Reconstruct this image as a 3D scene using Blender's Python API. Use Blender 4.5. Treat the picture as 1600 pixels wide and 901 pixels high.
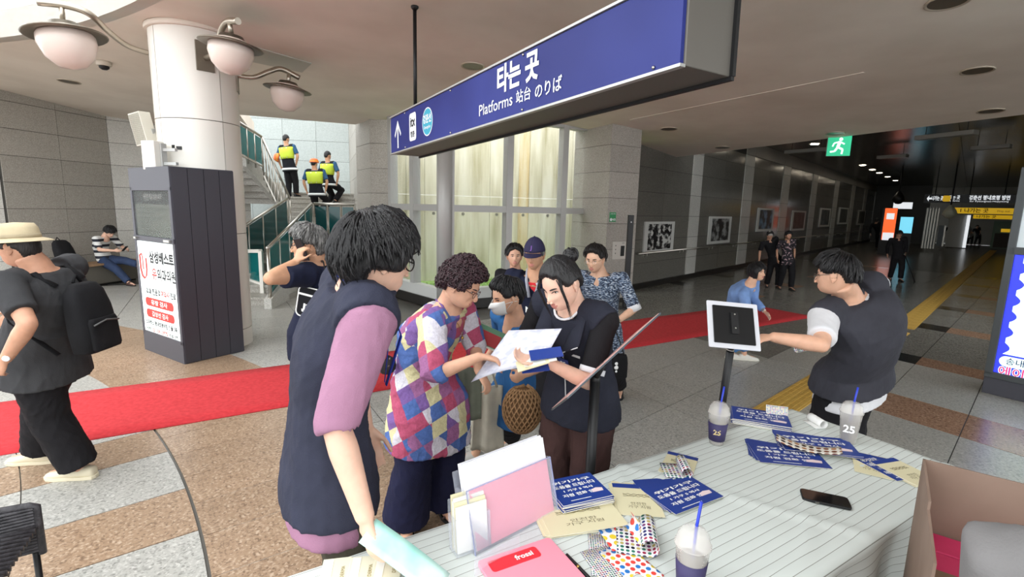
import bpy, bmesh, math, random
import numpy as np
from mathutils import Vector, Matrix, Quaternion, noise

for _o in list(bpy.data.objects):
    bpy.data.objects.remove(_o)
SC = bpy.context.scene
COL = SC.collection

# ------------------------------------------------------------ camera
FPX = 776.0; PITCH = math.radians(9.15); ROLL = math.radians(1.42); CAMH = 1.70
_f = Vector((0, math.cos(PITCH), -math.sin(PITCH)))
_u0 = Vector((0, math.sin(PITCH), math.cos(PITCH)))
_r0 = Vector((1, 0, 0))
_r = _r0 * math.cos(ROLL) + _u0 * math.sin(ROLL)
_u = _u0 * math.cos(ROLL) - _r0 * math.sin(ROLL)
CAM = Vector((0, 0, CAMH))
cam_d = bpy.data.cameras.new('camera')
cam_d.sensor_width = 36.0
cam_d.lens = FPX / 1600 * 36.0
cam_d.clip_start = 0.05; cam_d.clip_end = 300
cam = bpy.data.objects.new('camera', cam_d)
COL.objects.link(cam)
cam.matrix_world = Matrix(((_r.x, _u.x, -_f.x, CAM.x), (_r.y, _u.y, -_f.y, CAM.y), (_r.z, _u.z, -_f.z, CAM.z), (0, 0, 0, 1)))
SC.camera = cam

# ------------------------------------------------------------ sky light and exposure
world = bpy.data.worlds.new('overcast_sky'); SC.world = world; world.use_nodes = True
_bg = world.node_tree.nodes['Background']
_bg.inputs[0].default_value = (0.96, 0.99, 1.0, 1); _bg.inputs[1].default_value = 3.2
SC.view_settings.view_transform = 'Standard'; SC.view_settings.look = 'None'
SC.view_settings.exposure = 0.12; SC.view_settings.gamma = 1.0
SC.view_settings.use_curve_mapping = False

# ------------------------------------------------------------ measuring helpers (metres, floor z = 0, camera stands at the origin)
def ray(px, py): return _f + _r * ((px - 800) / FPX) - _u * ((py - 450.5) / FPX)
def at(px, py, z=0.0):
    d = ray(px, py); return CAM + d * ((z - CAMH) / d.z)
def atY(px, py, Y):
    d = ray(px, py); return CAM + d * (Y / d.y)
def V3(*a): return Vector(a)
UX = Vector((0.852, 0.523, 0)).normalized()      # along the red carpet
VX = Vector((-UX.y, UX.x, 0))                    # along the hanging sign
UP = Vector((0, 0, 1))
def uv(u, v, z=0.0): return UX * u + VX * v + Vector((0, 0, z))
def cz(x, y): return 3.52 - 0.0276 * (x + 3.56) - 0.05 * (y - 5.4)   # the gently sloping hall ceiling
def ceil_at(px, py):
    d = ray(px, py); k = 3.52 - 0.0276 * 3.56 + 0.05 * 5.4
    return CAM + d * ((k - CAMH) / (d.z + 0.0276 * d.x + 0.05 * d.y))
def heading(deg): return Vector((math.sin(math.radians(deg)), math.cos(math.radians(deg)), 0))
def frame(o, x, y):
    x = Vector(x).normalized(); y = Vector(y); y = (y - x * y.dot(x)).normalized(); n = x.cross(y); o = Vector(o)
    return Matrix(((x.x, y.x, n.x, o.x), (x.y, y.y, n.y, o.y), (x.z, y.z, n.z, o.z), (0, 0, 0, 1)))

# ------------------------------------------------------------ materials
def lin(c):
    return tuple((v / 255 / 12.92) if v / 255 <= 0.04045 else ((v / 255 + 0.055) / 1.055) ** 2.4 for v in c) + (1.0,)
MATS = {}
def mat(name, rgb, rough=0.6, metal=0.0, spec=0.5, emit=0.0, trans=0.0, alpha=1.0, ior=1.45, coat=0.0):
    if name in MATS: return MATS[name]
    m = bpy.data.materials.new(name); m.use_nodes = True
    b = m.node_tree.nodes['Principled BSDF']
    b.inputs['Base Color'].default_value = lin(rgb); b.inputs['Roughness'].default_value = rough
    b.inputs['Metallic'].default_value = metal; b.inputs['Specular IOR Level'].default_value = spec
    b.inputs['IOR'].default_value = ior; b.inputs['Coat Weight'].default_value = coat
    if emit:
        b.inputs['Emission Color'].default_value = lin(rgb); b.inputs['Emission Strength'].default_value = emit
    if trans: b.inputs['Transmission Weight'].default_value = trans
    if alpha < 1: b.inputs['Alpha'].default_value = alpha
    MATS[name] = m; return m
def nd(m, t, **kw):
    n = m.node_tree.nodes.new(t)
    for k, v in kw.items():
        if k.startswith('i_'): n.inputs[k[2:].replace('_', ' ')].default_value = v
        else: setattr(n, k, v)
    return n
def ln(m, a, b): m.node_tree.links.new(a, b)
def bsdf(m): return m.node_tree.nodes['Principled BSDF']
def ramp(m, stops, interp='LINEAR'):
    r = nd(m, 'ShaderNodeValToRGB'); r.color_ramp.interpolation = interp
    e = r.color_ramp.elements
    while len(e) < len(stops): e.new(0.5)
    for i, (p, c) in enumerate(stops): e[i].position = p; e[i].color = lin(c)
    return r
def noisy(name, stops, scale, rough=0.6, bump=0.0, detail=4.0, coords='Object', metal=0.0, stretch=None, spec=0.5, rnd=0.0, bscale=None):
    """principled with a colour ramp over noise, optional bump and per-object brightness"""
    if name in MATS: return MATS[name]
    m = mat(name, stops[0][1], rough, metal, spec)
    tc = nd(m, 'ShaderNodeTexCoord'); src = tc.outputs[coords]
    if stretch:
        mp = nd(m, 'ShaderNodeMapping'); mp.inputs['Scale'].default_value = stretch; ln(m, src, mp.inputs[0]); src = mp.outputs[0]
    n = nd(m, 'ShaderNodeTexNoise', i_Scale=scale, i_Detail=detail); ln(m, src, n.inputs['Vector'])
    r = ramp(m, stops); ln(m, n.outputs['Fac'], r.inputs[0]); out = r.outputs[0]
    if rnd:
        oi = nd(m, 'ShaderNodeObjectInfo'); mr = nd(m, 'ShaderNodeMapRange'); mr.inputs[3].default_value = 1 - rnd; mr.inputs[4].default_value = 1 + rnd
        ln(m, oi.outputs['Random'], mr.inputs[0])
        hs = nd(m, 'ShaderNodeHueSaturation'); ln(m, mr.outputs[0], hs.inputs['Value']); ln(m, out, hs.inputs['Color']); out = hs.outputs[0]
    ln(m, out, bsdf(m).inputs['Base Color'])
    if bump:
        n2 = nd(m, 'ShaderNodeTexNoise', i_Scale=bscale or scale, i_Detail=3.0); ln(m, src, n2.inputs['Vector'])
        b = nd(m, 'ShaderNodeBump', i_Strength=bump, i_Distance=0.01); ln(m, n2.outputs['Fac'], b.inputs['Height']); ln(m, b.outputs[0], bsdf(m).inputs['Normal'])
    return m
def granite(name, a, b, c, scale=95.0, rough=0.28, rnd=0.04, coords='Object', spec=0.5):
    if name in MATS: return MATS[name]
    m = mat(name, b, rough, 0.0, spec)
    tc = nd(m, 'ShaderNodeTexCoord')
    v = nd(m, 'ShaderNodeTexVoronoi', i_Scale=scale); ln(m, tc.outputs[coords], v.inputs['Vector'])
    n = nd(m, 'ShaderNodeTexNoise', i_Scale=scale * 0.55, i_Detail=3.0); ln(m, tc.outputs[coords], n.inputs['Vector'])
    sep = nd(m, 'ShaderNodeSeparateColor'); ln(m, v.outputs['Color'], sep.inputs[0])
    mx = nd(m, 'ShaderNodeMath', operation='ADD'); ln(m, sep.outputs[0], mx.inputs[0]); ln(m, n.outputs['Fac'], mx.inputs[1])
    md = nd(m, 'ShaderNodeMath', operation='MULTIPLY'); ln(m, mx.outputs[0], md.inputs[0]); md.inputs[1].default_value = 0.5
    r = ramp(m, [(0.22, a), (0.42, b), (0.6, b), (0.8, c)]); ln(m, md.outputs[0], r.inputs[0])
    oi = nd(m, 'ShaderNodeObjectInfo'); mr = nd(m, 'ShaderNodeMapRange'); mr.inputs[3].default_value = 1 - rnd; mr.inputs[4].default_value = 1 + rnd
    ln(m, oi.outputs['Random'], mr.inputs[0])
    big = nd(m, 'ShaderNodeTexNoise', i_Scale=1.7, i_Detail=3.0); ln(m, tc.outputs[coords], big.inputs['Vector'])
    mr2 = nd(m, 'ShaderNodeMapRange'); mr2.inputs[3].default_value = 0.9; mr2.inputs[4].default_value = 1.1; ln(m, big.outputs['Fac'], mr2.inputs[0])
    mm = nd(m, 'ShaderNodeMath', operation='MULTIPLY'); ln(m, mr.outputs[0], mm.inputs[0]); ln(m, mr2.outputs[0], mm.inputs[1])
    hs = nd(m, 'ShaderNodeHueSaturation'); ln(m, mm.outputs[0], hs.inputs['Value']); ln(m, r.outputs[0], hs.inputs['Color'])
    ln(m, hs.outputs[0], bsdf(m).inputs['Base Color'])
    return m

# ------------------------------------------------------------ mesh builder
class MB:
    def __init__(s): s.v = []; s.f = []; s.m = []; s.sm = []
    def add(s, vs, fs, mi=0, smooth=False):
        o = len(s.v); s.v.extend([tuple(p) for p in vs]); s.f.extend([tuple(i + o for i in f) for f in fs]); s.m.extend([mi] * len(fs)); s.sm.extend([smooth] * len(fs)); return s
    def box(s, c, size, M=None, mi=0):
        x, y, z = (k / 2 for k in size); c = Vector(c)
        vs = [Vector((a, b, d)) for a in (-x, x) for b in (-y, y) for d in (-z, z)]
        vs = [(M @ (p + c)) if M else (p + c) for p in vs]
        return s.add(vs, [(0, 1, 3, 2), (4, 6, 7, 5), (0, 4, 5, 1), (2, 3, 7, 6), (0, 2, 6, 4), (1, 5, 7, 3)], mi)
    def hexa(s, b, t, mi=0):
        """bottom quad b and top quad t, both counter-clockwise from above"""
        return s.add(list(b) + list(t), [(3, 2, 1, 0), (4, 5, 6, 7), (0, 1, 5, 4), (1, 2, 6, 5), (2, 3, 7, 6), (3, 0, 4, 7)], mi)
    def prism(s, poly, z0, z1, M=None, mi=0):
        n = len(poly); vs = [Vector((p[0], p[1], z0)) for p in poly] + [Vector((p[0], p[1], z1)) for p in poly]
        if M: vs = [M @ p for p in vs]
        return s.add(vs, [tuple(range(n))[::-1], tuple(range(n, 2 * n))] + [(i, (i + 1) % n, n + (i + 1) % n, n + i) for i in range(n)], mi)
    def beam(s, a, b, w, h, up=UP, mi=0):
        a = Vector(a); b = Vector(b); d = (b - a); L = d.length; d.normalize(); side = d.cross(Vector(up))
        if side.length < 1e-5: side = d.cross(Vector((1, 0, 0)))
        side.normalize(); n = side.cross(d)
        M = Matrix(((d.x, side.x, n.x, a.x), (d.y, side.y, n.y, a.y), (d.z, side.z, n.z, a.z), (0, 0, 0, 1)))
        return s.box((L / 2, 0, 0), (L, w, h), M, mi)
    def tube(s, pts, rad, seg=10, mi=0, flat=1.0, side=None, cap=True):
        pts = [Vector(p) for p in pts]; n = len(pts)
        if not hasattr(rad, '__len__'): rad = [rad] * n
        T = []
        for i in range(n):
            d = pts[min(i + 1, n - 1)] - pts[max(i - 1, 0)]; T.append(d.normalized() if d.length > 1e-9 else Vector((0, 0, 1)))
        ref = Vector(side) if side is not None else (Vector((0, 0, 1)) if abs(T[0].z) < 0.9 else Vector((1, 0, 0)))
        X = (ref - T[0] * ref.dot(T[0])).normalized(); vs = []
        for i in range(n):
            X = (X - T[i] * X.dot(T[i])); X = X.normalized() if X.length > 1e-6 else T[i].orthogonal().normalized(); Y = T[i].cross(X)
            r = rad[i]; ra, rb = (r if hasattr(r, '__len__') else (r, r * flat))
            for k in range(seg):
                a = 2 * math.pi * k / seg; vs.append(pts[i] + X * (ra * math.cos(a)) + Y * (rb * math.sin(a)))
        fs = [(i * seg + k, i * seg + (k + 1) % seg, (i + 1) * seg + (k + 1) % seg, (i + 1) * seg + k) for i in range(n - 1) for k in range(seg)]
        s.add(vs, fs, mi, True)
        if cap:
            o = len(s.v) - len(vs); s.f.append(tuple(o + k for k in range(seg))[::-1]); s.f.append(tuple(o + (n - 1) * seg + k for k in range(seg))); s.m += [mi, mi]; s.sm += [False, False]
        return s
    def lathe(s, prof, seg=24, M=None, mi=0, sy=1.0, smooth=True, cap=True):
        vs = []
        for r, z in prof:
            for k in range(seg):
                a = 2 * math.pi * k / seg; p = Vector((r * math.cos(a), r * sy * math.sin(a), z)); vs.append(M @ p if M else p)
        n = len(prof)
        fs = [(i * seg + k, i * seg + (k + 1) % seg, (i + 1) * seg + (k + 1) % seg, (i + 1) * seg + k) for i in range(n - 1) for k in range(seg)]
        s.add(vs, fs, mi, smooth); o = len(s.v) - len(vs)
        if cap and prof[0][0] > 1e-6: s.f.append(tuple(o + k for k in range(seg))[::-1]); s.m.append(mi); s.sm.append(False)
        if cap and prof[-1][0] > 1e-6: s.f.append(tuple(o + (n - 1) * seg + k for k in range(seg))); s.m.append(mi); s.sm.append(False)
        return s
    def ball(s, c, r, seg=12, rings=8, M=None, mi=0):
        c = Vector(c); rx, ry, rz = r if hasattr(r, '__len__') else (r, r, r); vs = []
        for i in range(rings + 1):
            t = math.pi * i / rings
            for k in range(seg):
                a = 2 * math.pi * k / seg; p = Vector((rx * math.sin(t) * math.cos(a), ry * math.sin(t) * math.sin(a), -rz * math.cos(t)))
                vs.append((M @ p if M else p) + c)
        return s.add(vs, [(i * seg + k, i * seg + (k + 1) % seg, (i + 1) * seg + (k + 1) % seg, (i + 1) * seg + k) for i in range(rings) for k in range(seg)], mi, True)
    def sheet(s, fn, nu, nv, mi=0, thick=0.0, smooth=True):
        vs = [Vector(fn(i / nu, j / nv)) for j in range(nv + 1) for i in range(nu + 1)]
        W = nu + 1; fs = [(j * W + i, j * W + i + 1, (j + 1) * W + i + 1, (j + 1) * W + i) for j in range(nv) for i in range(nu)]
        if not thick: return s.add(vs, fs, mi, smooth)
        ns = []
        for j in range(nv + 1):
            for i in range(nu + 1):
                a = vs[j * W + min(i + 1, nu)] - vs[j * W + max(i - 1, 0)]; b = vs[min(j + 1, nv) * W + i] - vs[max(j - 1, 0) * W + i]
                n = a.cross(b); ns.append(n.normalized() if n.length > 1e-12 else UP)
        N = len(vs); lo = [p - n * thick for p, n in zip(vs, ns)]
        ed = [i for i in range(W)] + [j * W + nu for j in range(1, nv + 1)] + [nv * W + i for i in range(nu - 1, -1, -1)] + [j * W for j in range(nv - 1, 0, -1)]
        side = [(ed[k], N + ed[k], N + ed[(k + 1) % len(ed)], ed[(k + 1) % len(ed)]) for k in range(len(ed))]
        return s.add(vs + lo, fs + [tuple(N + i for i in f[::-1]) for f in fs] + side, mi, smooth)
    def mesh(s, name, mats):
        me = bpy.data.meshes.new(name); me.from_pydata(s.v, [], s.f)
        for m in (mats if isinstance(mats, (list, tuple)) else [mats]): me.materials.append(m)
        me.polygons.foreach_set('material_index', s.m); me.polygons.foreach_set('use_smooth', s.sm); me.update(); return me
    def build(s, name, mats, parent=None, bevel=0.0, seg=2):
        o = bpy.data.objects.new(name, s.mesh(name, mats)); COL.objects.link(o)
        if parent is not None: attach(o, parent)
        if bevel:
            b = o.modifiers.new('bevel', 'BEVEL'); b.width = bevel; b.segments = seg; b.limit_method = 'ANGLE'; b.angle_limit = math.radians(50)
        return o
def world_of(o):
    M = o.matrix_basis.copy()
    while o.parent is not None:
        M = o.parent.matrix_basis @ o.matrix_parent_inverse @ M if False else o.parent.matrix_basis @ M; o = o.parent
    return M
def attach(o, parent):
    """o was modelled in world space: keep it there under its parent"""
    o.parent = parent; o.matrix_basis = world_of(parent).inverted() @ o.matrix_basis
def tag(o, label, cat, group=None, kind=None):
    o['label'] = label; o['category'] = cat
    if group: o['group'] = group
    if kind: o['kind'] = kind
    return o
def thing(name, loc, label, cat, group=None):
    o = bpy.data.objects.new(name, None); COL.objects.link(o); o.location = Vector(loc); o.empty_display_size = 0.1
    return tag(o, label, cat, group)
def struct(o, label=None):
    o['kind'] = 'structure'
    if label: o['label'] = label
    return o
def root_struct(name, loc=(0, 0, 0), label=None):
    o = bpy.data.objects.new(name, None); COL.objects.link(o); o.location = Vector(loc); return struct(o, label)
SCRATCH = bpy.data.scenes.new('scratch')
def baked(o):
    """mesh of an object with its modifiers applied, worked out in an empty side scene"""
    SCRATCH.collection.objects.link(o); vl = SCRATCH.view_layers[0]; vl.update(); dg = vl.depsgraph; dg.update()
    me = bpy.data.meshes.new_from_object(o.evaluated_get(dg), depsgraph=dg)
    SCRATCH.collection.objects.unlink(o); return me
def text(body, size, M, m, parent, name='lettering', bold=0.0, width=None, align='CENTER', ext=0.0008, spacing=1.0, line=1.0):
    """flat printed lettering; M maps text space (x along the line, y up, z out of the face)"""
    c = bpy.data.curves.new('t', 'FONT'); c.body = body; c.align_x = align; c.align_y = 'CENTER'; c.size = 1.0; c.offset = bold; c.extrude = 0.0; c.resolution_u = 2
    c.space_character = spacing; c.space_line = line
    o = bpy.data.objects.new('t', c); me = baked(o)
    w = max((v.co.x for v in me.vertices), default=1) - min((v.co.x for v in me.vertices), default=0)
    bpy.data.objects.remove(o); bpy.data.curves.remove(c)
    sx = size if width is None else width / max(w, 1e-6)
    me.transform(M @ Matrix.Translation((0, 0, ext)) @ Matrix.Diagonal((sx, size, 1, 1))); me.name = name
    me.materials.clear(); me.materials.append(m)
    o = bpy.data.objects.new(name, me); COL.objects.link(o)
    if parent is not None: attach(o, parent)
    return o
def flat(poly, M, m, parent, name, z=0.0006):
    b = MB(); b.prism(poly, z * 0.2, z, M); return b.build(name, m, parent)
def rrect(w, h, r, n=5):
    pts = []
    for cx, cy, a0 in ((w / 2 - r, h / 2 - r, 0), (-w / 2 + r, h / 2 - r, 90), (-w / 2 + r, -h / 2 + r, 180), (w / 2 - r, -h / 2 + r, 270)):
        for k in range(n + 1):
            a = math.radians(a0 + 90 * k / n); pts.append((cx + r * math.cos(a), cy + r * math.sin(a)))
    return pts
def circ(r, n=24, cx=0, cy=0, sy=1.0): return [(cx + r * math.cos(2 * math.pi * k / n), cy + r * sy * math.sin(2 * math.pi * k / n)) for k in range(n)]
# ============================================================ the setting
random.seed(7)
G_GREY = granite('granite_grey', (132, 131, 126), (172, 170, 164), (198, 196, 190), rough=0.3)
G_BROWN = granite('granite_brown', (116, 94, 76), (158, 132, 108), (190, 168, 146), rough=0.3)
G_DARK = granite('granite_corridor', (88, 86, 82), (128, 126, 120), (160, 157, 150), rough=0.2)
G_BLACK = granite('granite_black', (22, 22, 22), (38, 37, 37), (60, 58, 56), rough=0.15)
G_ROSE = granite('granite_rose', (112, 84, 68), (156, 122, 100), (186, 154, 130), rough=0.25)
WALL_G = granite('granite_wall', (140, 136, 128), (168, 163, 155), (190, 186, 178), scale=120, rough=0.5, rnd=0.05)
WALL_D = granite('granite_wall_polished', (92, 90, 84), (112, 109, 103), (130, 127, 120), scale=120, rough=0.16, rnd=0.05)
WALL_L = granite('granite_pilaster', (168, 166, 160), (196, 194, 188), (214, 212, 206), scale=120, rough=0.3, rnd=0.05)
JOINT = mat('joint_dark', (62, 60, 56), 0.9)
WHITE_PANEL = mat('white_panel', (226, 222, 214), 0.35)
ALU = mat('window_frame_grey', (178, 178, 176), 0.4, 0.2)
STEEL = mat('stainless_steel', (190, 186, 178), 0.28, 1.0)
STEEL_M = mat('brushed_steel', (150, 146, 138), 0.35, 0.9)
BLACKP = mat('black_plastic', (24, 24, 26), 0.45)
DARK_FRAME = mat('charcoal_metal', (72, 72, 80), 0.45, 0.2)
BASE_BLACK = mat('black_skirting', (38, 36, 34), 0.4)
CEIL = noisy('ceiling_paint', [(0.3, (222, 211, 198)), (0.62, (236, 226, 214))], 1.1, 0.8, 0.03, 5.0)

RC = Vector((-9.5, -3.9, 0))            # centre of the round atrium
R_FLOOR, R_RING, R_HOLE = 10.08, 11.25, 10.7

# ---- floor slab and its stones
b = MB(); b.prism([(-26, -16), (16, -16), (60, 30), (60, 70), (20, 70), (-26, 24)], -0.25, -0.008)
floor = struct(b.build('floor', noisy('floor_bed', [(0.3, (84, 82, 78)), (0.7, (98, 96, 91))], 2.0, 0.25)), 'polished granite floor of the station hall')
tile_mesh = {}
def tile(key, quad, m, z=0.0):
    """one stone: quad is 4 floor points, counter-clockwise; equal stones share a mesh through key"""
    c = sum((Vector(p) for p in quad), Vector()) / len(quad)
    if key is None or key not in tile_mesh:
        t = MB(); n = len(quad); loc = [Vector(p) - c for p in quad]
        t.add([(p.x, p.y, -0.012) for p in loc] + [(p.x, p.y, 0) for p in loc], [tuple(range(n, 2 * n))] + [(i, (i + 1) % n, n + (i + 1) % n, n + i) for i in range(n)])
        me = t.mesh('tile', m)
        if key is not None: tile_mesh[key] = me
    else: me = tile_mesh[key]
    o = bpy.data.objects.new('tile', me); COL.objects.link(o); o.location = (c.x, c.y, z); o.parent = floor; return o
CX = heading(47.0)                       # the passage runs this way
J = 0.004
def para(o, a, b_, la, lb):
    """parallelogram stone from corner o, inset by half a joint"""
    a = a.normalized(); b_ = b_.normalized(); p = o + a * J + b_ * J
    return [p, p + a * (la - 2 * J), p + a * (la - 2 * J) + b_ * (lb - 2 * J), p + b_ * (lb - 2 * J)]
def seen(p, zmin=1.0):
    w = (p - CAM); d = w.dot(_f)
    if d < zmin: return False
    x = 800 + FPX * w.dot(_r) / d; y = 450.5 - FPX * w.dot(_u) / d
    return -900 < x < 1900 and y < 1900
US = 2.25                                # left of this line stones follow the carpet, right of it the passage
tw, tl = 0.62, 1.15
for i in range(-14, 0):
    for j in range(2, 20):
        u = US + i * tl; v = j * tw
        c = uv(u + tl / 2, v + tw / 2)
        if not seen(c) or (c - RC).length < R_RING - 0.9 or c.y > 12.5: continue
        if c.x < -9.0 or (c.x < -3.0 and c.y > 10.6): continue
        tile('g', para(uv(u, v), UX, VX, tl, tw), G_GREY)
# rows along the passage, with brown and black bands across it
sk = CX.dot(UX); tn = CX.dot(VX) / CX.dot(UX)
bands = [2.25, 3.40, 3.85, 5.00, 5.65, 7.05, 7.50, 9.50, 10.0, 11.9, 12.4, 14.3, 14.8, 16.9, 17.4, 19.5, 20.0]
for k in range(len(bands) - 1):
    u0, u1 = bands[k], bands[k + 1]; band = (u1 - u0) < 0.7 and k > 0
    for j in range(-12, 16):
        v0 = j * 0.62 + 0.10 + tn * (u0 - 5.2); L = (u1 - u0) / sk
        o = uv(u0, v0); q = para(o, CX, VX, L, 0.62); c = sum(q, Vector()) / 4
        if not seen(c) or c.length > 24: continue
        w1 = (c - Vector((3.85, 12.1, 0))).dot(Vector((0.743, -0.669, 0)))
        if w1 < 0.05: continue
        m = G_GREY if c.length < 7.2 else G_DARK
        key = ('p', k, m.name)
        if band:
            jj = j - 2
            if jj in (1,): m = G_BLACK; key = ('pb', k)
            elif jj in (-5, -2, 0, -1) or (jj == 6 and c.dot(VX) > 6.2): m = G_ROSE; key = ('pr', k)
            elif jj in (5, 9) and c.dot(VX) > 6.2: m = G_BLACK; key = ('pb', k)
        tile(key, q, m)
# brown ring and spokes of the round atrium (laid a hair higher)
def arc_pt(r, a): return RC + Vector((r * math.cos(a), r * math.sin(a), 0))
NA = 46
for k in range(NA):
    a0 = math.radians(14 + k * 2.0); a1 = a0 + math.radians(2.0)
    g = 0.0002
    inner = [arc_pt(R_FLOOR + 0.006, a0 + g + (a1 - a0 - 2 * g) * s / 3) for s in range(4)]; outer = [arc_pt(R_RING, a0 + g + (a1 - a0 - 2 * g) * s / 3) for s in range(4)]
    if seen(arc_pt(10.7, a0)): tile(None, inner[:1] + outer + inner[:0:-1], G_BROWN, 0.0015)
spokes = [18, 23.2, 27.8, 32.2, 34.4, 38.4, 41.2, 44.6, 47.2, 51.4, 54.2, 58.6, 61.4, 66, 69, 74, 77, 82, 86, 92]
ring_r = [10.07, 9.35, 8.2, 6.8, 5.2, 3.6]
a_lo = at(70, 815); a_hi = at(0, 771)
for s in range(len(spokes) - 1):
    a0, a1 = math.radians(spokes[s]), math.radians(spokes[s + 1]); brown = s % 2 == 1
    for k in range(len(ring_r) - 1):
        r1, r0 = ring_r[k], ring_r[k + 1] + 0.006
        g1 = 0.004 / r1; n = 3
        outer = [arc_pt(r1, a0 + g1 + (a1 - a0 - 2 * g1) * t / n) for t in range(n + 1)]; inner = [arc_pt(r0, a0 + g1 + (a1 - a0 - 2 * g1) * t / n) for t in range(n + 1)]
        c = arc_pt((r0 + r1) / 2, (a0 + a1) / 2)
        if seen(c, 0.3): tile(None, [inner[0]] + outer + inner[:0:-1], G_BROWN if brown else G_GREY, 0.0015)

# ---- yellow tactile strip in the floor: square ribbed pavers
TACT = noisy('tactile_yellow', [(0.3, (196, 156, 70)), (0.7, (214, 176, 92))], 9.0, 0.6)
def tact(p0, p1, n, sz):
    p0 = Vector(p0); d = Vector(p1) - p0; L = d.length; d.normalize(); s = d.cross(UP); ang = math.atan2(d.y, d.x)
    tp = MB(); tp.box((0, 0, 0.003), (sz - .004, sz - .004, 0.012))
    for k in range(3): tp.box((0, (k - 1) * sz * .3, 0.010), (sz * .9, sz * .12, 0.005))
    me = tp.mesh('tactile_paver', TACT)
    for k in range(int(L / sz)):
        for j in range(n):
            o = bpy.data.objects.new('tactile_paver', me); COL.objects.link(o); o.parent = floor
            q = p0 + d * (sz / 2 + k * sz) + s * (sz / 2 + j * sz); o.location = (q.x, q.y, 0.001); o.rotation_euler = (0, 0, ang)
tact(at(1172, 641), at(1387, 514), 2, .145)
ya = at(1391, 511); tact(ya + heading(45) * 0.1, ya + heading(45.6) * 30, 1, .29)

# ---- red carpet runner
CARPET = noisy('red_carpet', [(0.3, (186, 42, 48)), (0.7, (206, 56, 62))], 30.0, 0.95, 0.25, bscale=500)
cv0 = at(400, 644).dot(VX) ; cv1 = at(400, 577).dot(VX)
cb = MB(); cb.sheet(lambda s, t: uv(-5.0 + s * 13.75, cv0 + (cv1 - cv0) * t, 0.008 + 0.0015 * math.sin(s * 60) * math.sin(t * 5)), 120, 6, thick=0.006)
tag(cb.build('carpet_runner', CARPET), 'long red carpet runner laid across the granite floor', 'carpet')

# ---- ceiling with the round opening
E0 = ceil_at(1052, 247); E1 = ceil_at(1600, 180); ED = (E1 - E0); ED.z = 0; ED.normalize()
arc = []
for k in range(61):
    a = math.radians(7.5 + k * (118 - 7.5) / 60); arc.append((RC.x + R_HOLE * math.cos(a), RC.y + R_HOLE * math.sin(a)))
farR = E0 + ED * 17
out = [(farR.x, farR.y), (farR.x, -2.5), (1.11, -2.5)] + arc + [(-15.5, 12.0), (-6.2, 12.2), (-5.3, 9.9), (-3.2, 10.25), (-2.72, 9.72), (-2.3, 9.6), (-1.0, 8.35), (1.3, 9.9), (2.4, 10.6), (E0.x - 0.15, E0.y + 0.1)]
b = MB(); n = len(out); zz = lambda p, d: (p[0], p[1], cz(*p) + d)
b.add([zz(p, 0) for p in out] + [zz(p, 0.3) for p in out], [tuple(range(n))[::-1], tuple(range(n, 2 * n))] + [(i, (i + 1) % n, n + (i + 1) % n, n + i) for i in range(n)])
ceiling = struct(b.build('ceiling', CEIL), 'sloping beige painted ceiling with a round opening')
b = MB()   # upstand of the opening
for k in range(60):
    p, q = arc[k], arc[k + 1]; po = Vector((p[0], p[1], 0)); qo = Vector((q[0], q[1], 0)); pi = po + (po - RC).normalized() * 0.12; qi = qo + (qo - RC).normalized() * 0.12
    b.hexa([zz(p, 0.0), zz((pi.x, pi.y), 0.0), zz((qi.x, qi.y), 0.0), zz(q, 0.0)], [zz(p, 1.0), zz((pi.x, pi.y), 1.0), zz((qi.x, qi.y), 1.0), zz(q, 1.0)])
struct(b.build('trim_1', mat('white_paint', (236, 236, 232), 0.6)), 'white upstand around the round roof opening')
# patched access hatch in the ceiling
hp = [ceil_at(*p) for p in ((398, 72), (487, 98), (472, 112), (392, 95))]
b = MB(); b.add([p - Vector((0, 0, 0.002)) for p in hp] + [p - Vector((0, 0, 0.012)) for p in hp], [(0, 1, 2, 3), (7, 6, 5, 4), (0, 4, 5, 1), (1, 5, 6, 2), (2, 6, 7, 3), (3, 7, 4, 0)])
o = b.build('access_hatch', mat('hatch_paint', (196, 190, 180), 0.7), ceiling)
# a faint plaster ridge
b = MB(); b.beam(ceil_at(985, 187) - UP * 0.002, ceil_at(1350, 113) - UP * 0.002, 0.03, 0.006); b.build('plaster_ridge', CEIL, ceiling)

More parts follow.
